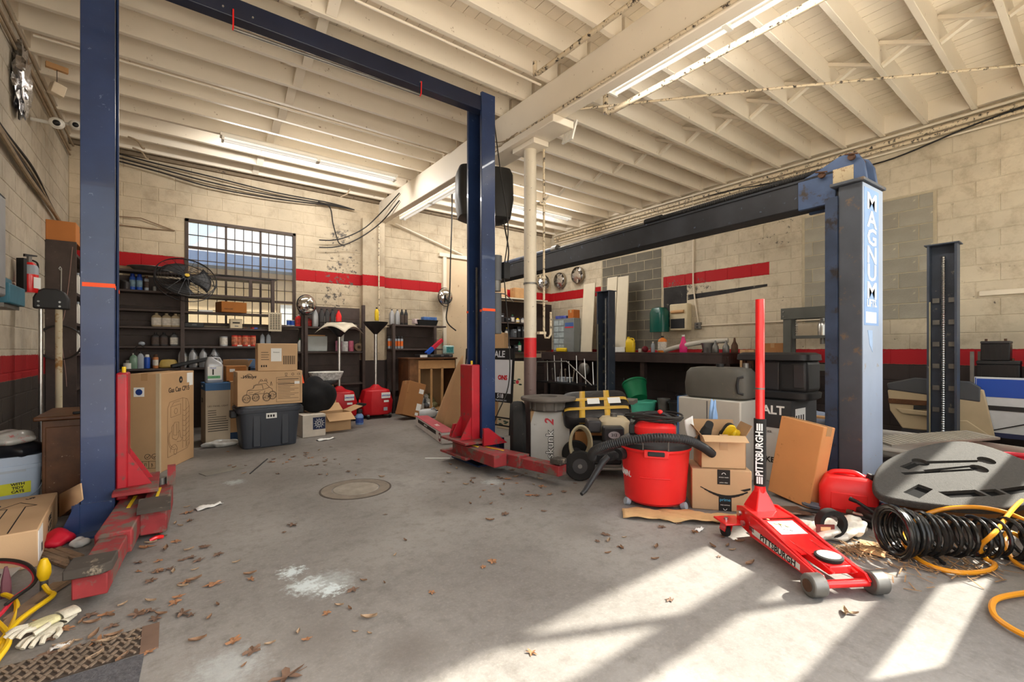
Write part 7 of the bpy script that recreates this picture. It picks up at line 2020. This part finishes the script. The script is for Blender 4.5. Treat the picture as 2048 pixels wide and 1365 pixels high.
tp_ = thing('taped_pack', 'black wrapped pack crossed with yellow tape and labels', 'parcel', (3.7, 3.42, .5), rot=(R(30), R(-3), R(-42)))
MB().loft([(0, .33, .23), (.02, .35, .245), (.13, .355, .25), (.165, .34, .235), (.175, .3, .2)], 28, 6).build('pack', pm('black_wrap', rgb(44, 42, 42), .35, var=.3, vs=9, bmp=.5, bs=14), tp_)
M_yt = pm('mustard_tape', rgb(206, 164, 60), .5, var=.06)
def strip(fn, n=26):
    return MB().grid(lambda s, t: fn(s, t), n, 1)
def over(x, y):
    q = (abs(x / .355) ** 4 + abs(y / .245) ** 4) ** .25
    return .177 - max(0, q - .85) * .12 if q < 1 else max(.0, .15 - (q - 1) * 2.0)
for x in (-.14, .12):
    strip(lambda s, t: (x + (t - .5) * .06 + .04 * (s - .5), -.25 + .5 * s, over(x, -.25 + .5 * s) + .004)).build('yellow_tape', M_yt, tp_, solid=.002)
for y in (-.1, .06):
    strip(lambda s, t: (-.36 + .72 * s, y + (t - .5) * .05, over(-.36 + .72 * s, y) + .006)).build('yellow_tape', M_yt, tp_, solid=.002)
for x in (-.02, .2):
    MB().bb((x - .065, -.03, .184), (x + .065, .07, .186)).build('paper_label', M_paper, tp_)
tag(MB().bar((4.3, 3.35, .62), (3.75, 4.45, .62), .24, .05).build('grey_ramp_board', pm('grey_ramp', rgb(110, 104, 96), .7, var=.1), None, bevel=.006), 'long grey board bridging behind the taped pack', 'board')
carton('navy carton holding up the grey board', (4.08, 3.95, 0), (.5, .3, .59), R(-60), pm('navy_card', rgb(40, 48, 70), .7))

# ================================================================== red fuel can by the lettered post
def fuel_can(label, loc, rz, s, mt, handle=True):
    t = thing('fuel_can', label, 'fuel can', loc, rz)
    x, y, z = s
    MB().loft([(0, x * .47, y * .47), (.015, x * .5, y * .5), (z * .62, x * .5, y * .5), (z * .86, x * .4, y * .42), (z * .9, x * .34, y * .36)], 24, 6).build('body', mt, t)
    MB().bb((-x * .3, -y * .52, z * .16), (x * .3, -y * .48, z * .56)).build('moulded_panel', mt, t, bevel=.01)
    MB().tube(spline([(-x * .32, 0, z * .86), (-x * .22, 0, z * .96), (x * .1, 0, z * .98), (x * .26, 0, z * .88)], 6), .018, 10).build('handle', mt, t)
    MB().cyl((x * .36, 0, z * .84), (x * .4, 0, z * .98), .028, n=14).build('cap', M_black, t)
    return t
fuel_can('bright red fuel can standing before the lettered post', (4.06, 1.22, 0), R(-70), (.36, .26, .31), M_redpl)
fuel_can('rose red fuel can behind the black tool tray, right edge', (5.05, .42, .2), R(-84), (.44, .28, .24), pm('rose_red', rgb(206, 50, 70), .4))
carton('low brown carton carrying the rose red fuel can', (5.05, .42, 0), (.5, .34, .198), R(-84), M_cardd)

# ================================================================== moulded tool tray
tyy = thing('tool_tray', 'large black moulded tool tray with tool shaped recesses', 'tray', (4.34, .70, .29), rot=(R(17), R(-8), R(-28)))
M_try = pm('speckled_black_tray', rgb(66, 64, 61), .8, var=.15, vs=60, bmp=.5, bs=160)
outl = [(-.60, .0), (-.5, .13), (-.25, .28), (.1, .36), (.48, .35), (.62, .2), (.6, -.12), (.32, -.3), (0, -.34), (-.3, -.24), (-.53, -.1)]
sm_o = [(p.x, p.y) for p in spline([(a, b, 0) for a, b in outl], 5, True)]
tray = MB().prism(sm_o, 0, .055).build('tray', M_try, tyy, bevel=.014, seg=3)
M_rec = pm('recess_black', rgb(26, 26, 26), .9, spec=.1)
rec = [[(-.45, -.04), (-.28, .0), (-.25, -.07), (-.42, -.12)], [(-.25, -.1), (-.02, -.15), (-.02, -.22), (-.24, -.17)], [(.0, -.16), (.1, -.18), (.1, -.24), (.0, -.23)], [(.12, -.19), (.34, -.21), (.3, -.26), (.12, -.25)],
       [(-.2, .2), (-.03, .23), (-.02, .18), (-.18, .15)], [(-.03, .215), (.36, .1), (.35, .075), (-.04, .18)], [(-.26, .14), (.2, .035), (.2, .012), (-.26, .11)], [(-.1, .12), (.28, .06), (.28, .04), (-.1, .095)]]
cut = MB()
for q in rec:
    cut.prism(q if sum((q[i][0] * q[(i + 1) % len(q)][1] - q[(i + 1) % len(q)][0] * q[i][1]) for i in range(len(q))) > 0 else q[::-1], .03, .09)
for cx, cy in ((.40, .08), (.25, .02), (-.02, .2)):
    cut.lathe([(0, .03), (.05, .03), (.05, .09), (0, .09)], 18, (cx, cy, 0))
cutter = cut.build('cutter', M_rec, tyy)
md = tray.modifiers.new('recesses', 'BOOLEAN')
md.object = cutter
md.solver = 'EXACT'
md.use_self = True
dg = bpy.context.evaluated_depsgraph_get()
dg.update()
me = bpy.data.meshes.new_from_object(tray.evaluated_get(dg))
tray.modifiers.clear()
for pl in me.polygons:
    pl.use_smooth = False
tray.data = me
bpy.data.objects.remove(cutter)
for q in rec:
    MB().prism(q, .0305, .0312).build('recess_floor', M_rec, tyy)
carton('flattened brown carton propping up the tool tray', (4.5, .74, 0), (.6, .3, .16), R(-20), M_cardd, tape=False)
# spiral air hose, orange hose
sp0, sp1 = Vector((3.40, .80, .15)), Vector((4.1, .2, .11))
ax = (sp1 - sp0).normalized()
sd1 = ax.cross(Vector((0, 0, 1))).normalized()
pts = []
for k in range(22 * 18):
    a = 2 * PI * k / 18
    f = k / (22 * 18)
    rr_ = (.14 - .035 * min(1, f * 2)) * (1 + .08 * math.sin(f * 47))
    q = sp0 + (sp1 - sp0) * (f ** 1.9) + sd1 * rr_ * math.cos(a) + Vector((0, 0, 1)) * rr_ * math.sin(a)
    q.z = max(.014, q.z)
    pts.append(q)
tag(MB().tube(pts, .0115, 8).build('spiral_air_hose', pm('glossy_black_hose', rgb(30, 30, 30), .22)), 'glossy black spiral air hose lying before the tool tray', 'hose')
M_oh = pm('orange_hose', rgb(232, 156, 36), .35, var=.05)
O = lambda u, v, z=.02: tuple(fl(u, v, z))
cable('orange_air_hose', 'bright orange air hose looped around spiral hose, near right', [O(2110, 960, .3), O(2040, 1005, .26), O(1995, 1060, .2), O(1980, 1075, .18), O(1960, 1095, .1), O(1972, 1118, .03), O(1990, 1130, .02), O(1975, 1142, .02), O(1920, 1146, .02), O(1860, 1132, .02), O(1820, 1105, .03), O(1808, 1075, .06), O(1830, 1042, .12), O(1880, 1020, .2), O(1950, 1015, .24), O(2010, 1025, .22), O(2060, 1045, .2), O(2110, 1060, .15), O(2120, 1090, .06), O(2060, 1085, .06), O(2020, 1065, .12), O(2010, 1085, .08), O(2030, 1125, .02), O(2080, 1150, .02)], .0125, M_oh, 'hose', 10)
cable('orange_hose_tail', 'tail of orange hose on sunlit floor at right edge', [O(2120, 1175), O(2060, 1185), O(2000, 1196), O(1984, 1212), O(1992, 1235), O(2030, 1262), O(2090, 1290)], .0125, M_oh, 'hose')
for k in range(3):
    cable('black_hose_tail', ('left', 'middle', 'right')[k] + ' black air line winding through the clutter', [O(1560 + 40 * k, 1018 + 6 * k, .02), O(1640 + 30 * k, 1026, .03), O(1720 + 20 * k, 1036 + 8 * k, .05), O(1790, 1050 + 10 * k, .04), O(1840, 1075 + 8 * k, .03)], .011, M_wire, 'hose')
# loose tools and rubbish
tag(MB().tube([O(1700, 998, .16), O(1715, 1005, .15), O(1800, 1060, .06), O(1888, 1128, .02)], [.016, .012, .011, .011], 10).build('black_pry_bar', M_blackm), 'long black pry bar slanting down across the hoses', 'pry bar')
wr_ = thing('breaker_bar', 'rusty chrome breaker bar lying among the hoses', 'breaker bar', (0, 0, 0))
MB().tube([O(1702, 1026, .06), O(1790, 1048, .06)], .013, 10).build('shaft', M_steel, wr_)
MB().cyl(O(1694, 1024, .06), O(1706, 1027, .06), .02, n=12).build('rusty_head', M_rust, wr_)
M_plas = pm('white_bag_film', rgb(226, 222, 210), .35, var=.1, vs=10)
blob_bag('white_plastic_bag', 'crumpled white plastic bag beside the floor jack', 'bag', O(1660, 1075, 0), (.2, .12, .05), M_plas, 71, .45)
blob_bag('second_white_bag', 'smaller white plastic bag nearer the orange hose', 'bag', O(1702, 1068, 0), (.12, .09, .06), M_plas, 72, .5)
rl = thing('tape_cutter', 'black and brown belt reel with red label on bag', 'reel', O(1662, 1062, .07), R(-40))
MB().lathe([(.06, -.03), (.085, -.03), (.085, .03), (.06, .03), (.06, -.03)], 24, M=Matrix.Rotation(PI / 2, 4, 'X')).build('reel', M_rubber, rl, (0, 0, .05))
MB().bb((-.11, -.036, .0), (.0, -.03, .05)).build('maroon_label', pm('maroon_label', rgb(120, 50, 46), .6), rl)
MB().bb((-.085, -.0375, .012), (-.025, -.0355, .036)).build('pale_label', pm('peach_label', rgb(226, 180, 130), .6), rl)
blob_bag('zip_bag', 'clear pink tinted zip bag of hardware by the fuel can', 'bag', O(1665, 1016, .0), (.07, .05, .12), pm('pinkish_clear', rgb(196, 180, 190), .2, var=.2, vs=12), 73, .4)
blob_bag('blue_clear_bag', 'blue and clear plastic bag under the black pry bar', 'bag', O(1775, 1045, 0), (.12, .08, .07), pm('blue_clear', rgb(120, 160, 206), .2, var=.4, vs=14), 74, .45)
blob_bag('tan_scrap', 'scrap of pale tan cardboard below the zip bag', 'scrap', O(1700, 1020, 0), (.09, .05, .02), M_card2, 75, .4)
for k in range(4):
    pts = coil((0, 0, .02 + .006 * k), .09 - .01 * k, 1.9, .05, k, 14)
    o = MB().tube([tuple(Vector(q) + fl(1632, 1016)) for q in pts], .006, 6).build('grey_cable_coil', pm('grey_cable', rgb(96, 100, 110), .4), None)
    tag(o, ('outermost', 'second', 'third', 'innermost')[k] + ' turn of grey cable coiled by the leaning carton', 'cable', 'grey cable coil')
M_straw = pm('dry_straw', rgb(146, 116, 84), .9, var=.35, vs=30)
mb = MB()
rnd = random.Random(8)
for k in range(420):
    u, v = rnd.gauss(1745, 45), rnd.gauss(1104, 9)
    if rnd.random() < .35:
        u, v = rnd.gauss(1900, 70), rnd.gauss(1135, 16)
    c = fl(u, v)
    a, L = rnd.uniform(0, PI), rnd.uniform(.015, .05)
    mb.bar(c + Vector((-L * math.cos(a), -L * math.sin(a), rnd.uniform(.003, .02))), c + Vector((L * math.cos(a), L * math.sin(a), rnd.uniform(.003, .03))), .006, .0015)
o = tag(mb.build('straw_litter', M_straw), 'scattered dry straw and leaf litter around hoses', 'litter')
o['kind'] = 'stuff'
for k, (u, v, a, s) in enumerate(((1745, 1098, .3, .13), (1575, 1022, -.5, .15), (1800, 1010, .9, .22))):
    tag(MB().prism([(-s, -s * .4), (s, -s * .55), (s * .9, s * .45), (-s * .8, s * .5)], 0, .006).build('card_scrap', (M_wood, M_rust, M_card2)[k], None, O(u, v, .01 + .02 * k), (R(4), R(3), a)), ('orange wood', 'torn brown paper', 'pale cardboard')[k] + ' scrap lying in the clutter by jack', 'scrap')
# clutter behind the lettered post
carton('dark navy carton low behind the lettered post', (5.1, 2.35, 0), (.5, .6, .3), 0, pm('navy_card2', rgb(46, 56, 84), .7), tape=False)
tag(MB().bar((4.95, 2.9, .5), (5.3, 1.9, .36), .5, .03).build('leaning_cardboard', M_cardd, None), 'wide brown cardboard sheet sloping behind the lettered post', 'cardboard')
tag(MB().bar((4.95, 2.95, .58), (5.55, 1.75, .5), .12, .02).build('pine_plank', M_wood, None), 'pale pine plank lying on the sloping cardboard', 'plank')
gp = thing('grey_floor_panel', 'flat grey metal lid lying over the bumper', 'panel', (5.5, 1.02, .41), rot=(R(3), R(-3), R(-34)))
MB().bb((-.5, -.14, 0), (.5, .14, .02)).build('lid', pm('weathered_lid', rgb(150, 144, 132), .7, var=.12, vs=8), gp)
for k in range(18):
    MB().bb((-.46 + .052 * k, -.13, .02), (-.43 + .052 * k, .13, .024)).build('ridge', pm('weathered_lid', rgb(150, 144, 132), .7), gp)
ns = thing('number_plate_stack', 'stack of dark panels with white script behind post', 'panel', (5.25, 1.5, .0), R(-30))
for k in range(4):
    MB().bb((-.3, -.18, .04 + .05 * k), (.3 - .03 * k, .18, .08 + .05 * k)).build('layer', (M_lgrey, M_grey, M_lgrey, M_char)[k], ns, bevel=.006)
text('Armature', .12, M_paper, ns, (-.02, -.06, .232), (0, 0, R(10)), shear=.4)
blob_bag('blue_jeans', 'pale blue grey cloth heap behind the lettered post', 'cloth', (5.7, 1.98, .0), (.16, .22, .3), pm('denim', rgb(130, 140, 160), .9, var=.2, vs=9), 81, .3)
tag(MB().prism([(-.2, -.1), (.2, -.12), (.16, .12), (-.14, .1)], 0, .1).build('black_bracket', M_black, None, (4.0, .98, 0), (0, 0, -.5), bevel=.02), 'black plastic bracket on floor under tool tray edge', 'bracket')
# ================================================================== tank hung from the ceiling, pipes, leaves
hk = thing('hanging_tank', 'black plastic jerry tank hung from ceiling behind right column', 'tank', (0, 0, 0))
hc = ony(968, 392, 5.2)
M_ht = pm('matte_black_tank', rgb(46, 46, 46), .5, var=.15, vs=5)
MB().loft([(-.36, .26, .16), (-.32, .35, .21), (-.07, .39, .22), (.27, .38, .215), (.34, .35, .2), (.35, .28, .13)], 28, 5, M=Matrix.Translation(hc) @ Matrix.Rotation(R(-22), 4, 'Z')).build('shell', M_ht, hk)
MB().cyl(hc + Vector((.2, -.05, .34)), hc + Vector((.2, -.05, .39)), .03, n=12).build('cap', M_black, hk)
MB().tube([hc + Vector((.22, -.05, .34)), hc + Vector((.23, -.06, .41)), hc + Vector((.3, -.08, .41)), hc + Vector((.32, -.08, .33))], .016, 8).build('handle', M_black, hk)
for dx in (-.15, .15):
    MB().tube([hc + Vector((dx, 0, .25)), Vector((hc.x + dx, hc.y, ZJ + .01))], .006, 6).build('hanger_wire', M_wire, hk)
cable('tank_cord', 'dark cord dangling below the hanging black tank', [tuple(hc + Vector((.16, -.2, -.1))), tuple(hc + Vector((.18, -.22, -.4))), tuple(hc + Vector((.24, -.24, -.75))), tuple(hc + Vector((.22, -.22, -1.0)))], .01, M_wire)
def pipe(label, pts, r, mt=None, cat='pipe', name='ceiling_pipe'):
    return tag(MB().tube(pts, r, 10).build(name, mt or M_peel), label, cat)
pipe('peeling pipe under the joists left of the girder', [(2.87, 3.45, 4.06), (2.87, 3.45, 3.93), (2.87, 3.4, 3.92), (2.87, -.05, 3.92)], .022)
pipe('thick peeling pipe under the joists right of girder', [(3.92, 3.47, 4.09), (3.92, 3.47, 3.89), (3.92, 3.42, 3.87), (3.92, -.05, 3.87)], .03)
pipe('thin peeling pipe crossing the right bay diagonally', [(3.55, 3.78, 3.93), (5.0, 2.2, 3.95), (7.0, .1, 3.97)], .013)
for k, (x, z, r) in enumerate(((XR - .04, 4.0, .03), (XR - .035, 3.93, .022), (XR - .05, 4.07, .018), (XR - .03, 3.87, .014))):
    pipe(('thickest', 'second', 'topmost thin', 'lowest thin')[k] + ' conduit running along the top of right wall', [(x, .0, z), (x, 8.5, z)], r, M_peel if k < 2 else M_cream, 'conduit', 'wall_top_conduit')
cable('wall_black_cable', 'black cable sagging along the right wall top conduits', [(XR - .06, .1, 4.02), (XR - .06, 1.0, 3.92), (XR - .06, 1.9, 3.76), (XR - .05, 2.8, 3.84), (XR - .05, 4.2, 3.97), (XR - .05, 5.6, 4.0), (XR - .05, 7.4, 3.98)], .011, M_wire)
pipe('thin conduit clipped along the lower girder edge', [(3.235, .2, 3.73), (3.235, 5.6, 3.73)], .014, M_peel, 'conduit', 'girder_conduit')
for k in range(3):
    cable('girder_wire', ('upper', 'middle', 'lower')[k] + ' loose wire curling on the girder by the column', [(3.23, 4.2 + .1 * k, 3.75), (3.2, 4.4 + .1 * k, 3.72 - .03 * k), (3.18, 4.6 + .1 * k, 3.78), (3.2, 4.75 + .1 * k, 3.98), (3.22, 4.8 + .1 * k, 4.2)], .007, M_beigecab, 'wire')
pl_ = thing('white_slat_bracket', 'white ribbed plastic bracket hanging at girder edge', 'bracket', (3.47, 3.62, 3.5), R(0), rot=(0, R(18), 0))
for k in range(4):
    MB().bb((-.01, -.08 + .042 * k, 0), (.01, -.045 + .042 * k, .24)).build('slat', M_white, pl_)
MB().bb((.008, -.08, .18), (.014, .082, .22)).build('back_strip', M_white, pl_)
pipe('thin cream conduit under a left bay joist', [(-1.0, 5.92, 4.08), (3.2, 5.92, 4.08)], .012, M_ceil, 'conduit', 'joist_conduit')
pipe('thin conduit crossing under a near left bay joist', [(1.2, 3.75, 4.085), (3.2, 3.75, 4.085)], .012, M_ceil, 'conduit', 'joist_conduit')
pipe('broken conduit dropping down from far joist', [(2.55, 8.2, 4.08), (2.5, 8.2, 3.98), (2.4, 8.25, 3.92)], .012, M_beigecab, 'conduit', 'loose_conduit')
for k, u in enumerate((275, 283)):
    q = ony(u, 282 + 24 * k, 8.0 + .4 * k)
    cable('ceiling_hook', ('nearer', 'farther')[k] + ' bent hook under the far left joists', [(q.x - .1, q.y, 4.09), (q.x, q.y, 4.06), (q.x + .05, q.y, 3.98), (q.x + .08, q.y, 3.98)], .012, M_beigecab, 'hook')

# ---- dry leaves and scraps on the floor
M_leaf = [pm('leaf_%d' % i, c, .8, var=.25, vs=30) for i, c in enumerate((rgb(134, 104, 80), rgb(110, 86, 70), rgb(160, 136, 110), rgb(150, 108, 76)))]
rnd = random.Random(21)
def leaf_mesh(seed, mt, kind):
    r = random.Random(seed)
    mb = MB()
    if kind == 0:           # pointed oval, curled
        L, W = .05, .018
        mb.grid(lambda s, t: (L * (2 * s - 1), W * math.sin(PI * max(.02, min(.98, s))) * (2 * t - 1), .003 + .014 * (2 * t - 1) ** 2 + .012 * (2 * s - 1) ** 2 * r.uniform(.8, 1.2)), 8, 4)
    else:                   # lobed, oak-like
        n = 22
        ring = []
        for k in range(n):
            a = 2 * PI * k / n
            q = (.034 + .016 * math.cos(5 * a + seed)) * r.uniform(.85, 1.15)
            ring.append((1.35 * q * math.cos(a), q * math.sin(a), .004 + .012 * abs(math.sin(2 * a + seed)) * r.uniform(.4, 1.2)))
        mb.add([(0, 0, .003)] + ring, [(0, 1 + k, 1 + (k + 1) % n) for k in range(n)])
        mb.tube([(.04, 0, .004), (.075, .006, .003)], .0012, 4)
    me = mb.mesh('dry_leaf')
    me.materials.append(mt)
    return me
LM = [leaf_mesh(i, M_leaf[i % 4], i % 2) for i in range(10)]
def put_leaf(u, v, s=1.0, where='lying alone on the open concrete floor'):
    p = fl(u, v)
    o = bpy.data.objects.new('dry_leaf', rnd.choice(LM))
    COL.objects.link(o)
    o.location = (p.x, p.y, .001)
    o.rotation_euler = (0, 0, rnd.uniform(0, 2 * PI))
    k = s * rnd.uniform(.4, .8)
    o.scale = (k, k, k)
    tag(o, 'small dry brown leaf ' + where, 'leaf', 'dry leaves ' + where)
spots = [(738, 1238, 1.3), (500, 1150, 1.3), (502, 1160, .8), (388, 1162, 1), (980, 1042, 1), (1010, 1030, 1), (985, 1125, 1), (790, 1112, .9), (706, 1182, .8), (575, 1357, 1.4), (505, 1305, .9), (468, 1284, .9), (540, 1290, .9), (395, 1283, .9), (310, 1240, 1.2), (1340, 1202, 1), (1500, 1130, 1.1), (1392, 1065, 1), (1310, 1120, .9), (1100, 990, 1), (1070, 992, 1.1), (1128, 985, .9), (1090, 975, .8), (1150, 968, .8), (585, 1052, .9), (568, 1066, .7), (640, 950, .8), (1240, 1095, .8), (1690, 1228, 1), (1705, 1230, .8), (1480, 1085, .8), (1465, 1102, 1), (1438, 1115, .6)]
for q in spots:
    put_leaf(*q)
for k in range(46):
    put_leaf(rnd.gauss(360, 50), rnd.uniform(1010, 1240), .9, 'beside the left red lift arms')
for k in range(40):
    put_leaf(rnd.uniform(450, 720), rnd.gauss(925, 16), .7, 'on the floor before the tote')
for k in range(46):
    put_leaf(rnd.gauss(1000, 90), rnd.gauss(960, 22), .8, 'on the floor by the right red arms')
for k in range(26):
    put_leaf(rnd.uniform(60, 300), rnd.uniform(1225, 1320), .9, 'around the trench grate')
for k in range(18):
    put_leaf(rnd.uniform(420, 1100), rnd.uniform(1000, 1340), .55, 'blown thinly across the middle of the floor')
for k in range(14):
    put_leaf(rnd.uniform(1180, 1460), rnd.uniform(1045, 1110), .8, 'on the floor left of the floor jack')
def scrap(name, label, u, v, s, mt, cat='scrap', a=0):
    tag(MB().grid(lambda x, y: (s * (x - .5) * 2, s * (y - .5) * (.8 + .3 * math.sin(6 * x)), .004 + .012 * math.sin(5 * x + 3 * y) ** 2), 8, 5).build(name, mt, None, (fl(u, v).x, fl(u, v).y, 0), (0, 0, a), solid=.001), label, cat)
scrap('tissue', 'crumpled white tissue on the floor left of centre', 418, 1015, .09, M_paper, 'tissue', .3)
scrap('white_scrap', 'tiny white scrap between grate and gloves', 120, 1298, .03, M_paper)
scrap('receipt', 'white slip lying near the wide white carton', 652, 880, .12, M_paper, 'paper', .2)
scrap('blue_white_scrap', 'white blue slip by kraft paper before the vacuum', 1400, 1062, .04, M_paper)
tag(MB().bar(fl(500, 948, .004), fl(535, 918, .004), .012, .006).build('thin_stick', M_char), 'thin dark stick on the floor before the tote', 'stick')
tag(MB().bar(fl(405, 950, .003), fl(480, 935, .003), .16, .004).build('grey_card_strip', pm('grey_strip', rgb(120, 116, 108), .8)), 'flat grey card strip lying before the gas can carton', 'card')
tag(MB().bar(fl(850, 917, .003), fl(900, 917, .003), .02, .004).build('white_stick', M_paper), 'thin white stick on floor before the right arms', 'stick')
tag(MB().tube(spline([tuple(fl(300, 1082, .01)), tuple(fl(312, 1076, .02)), tuple(fl(325, 1074, .01))], 5), .012, 8).build('red_clip', M_bright), 'small bright red clip under the short red arm', 'clip')
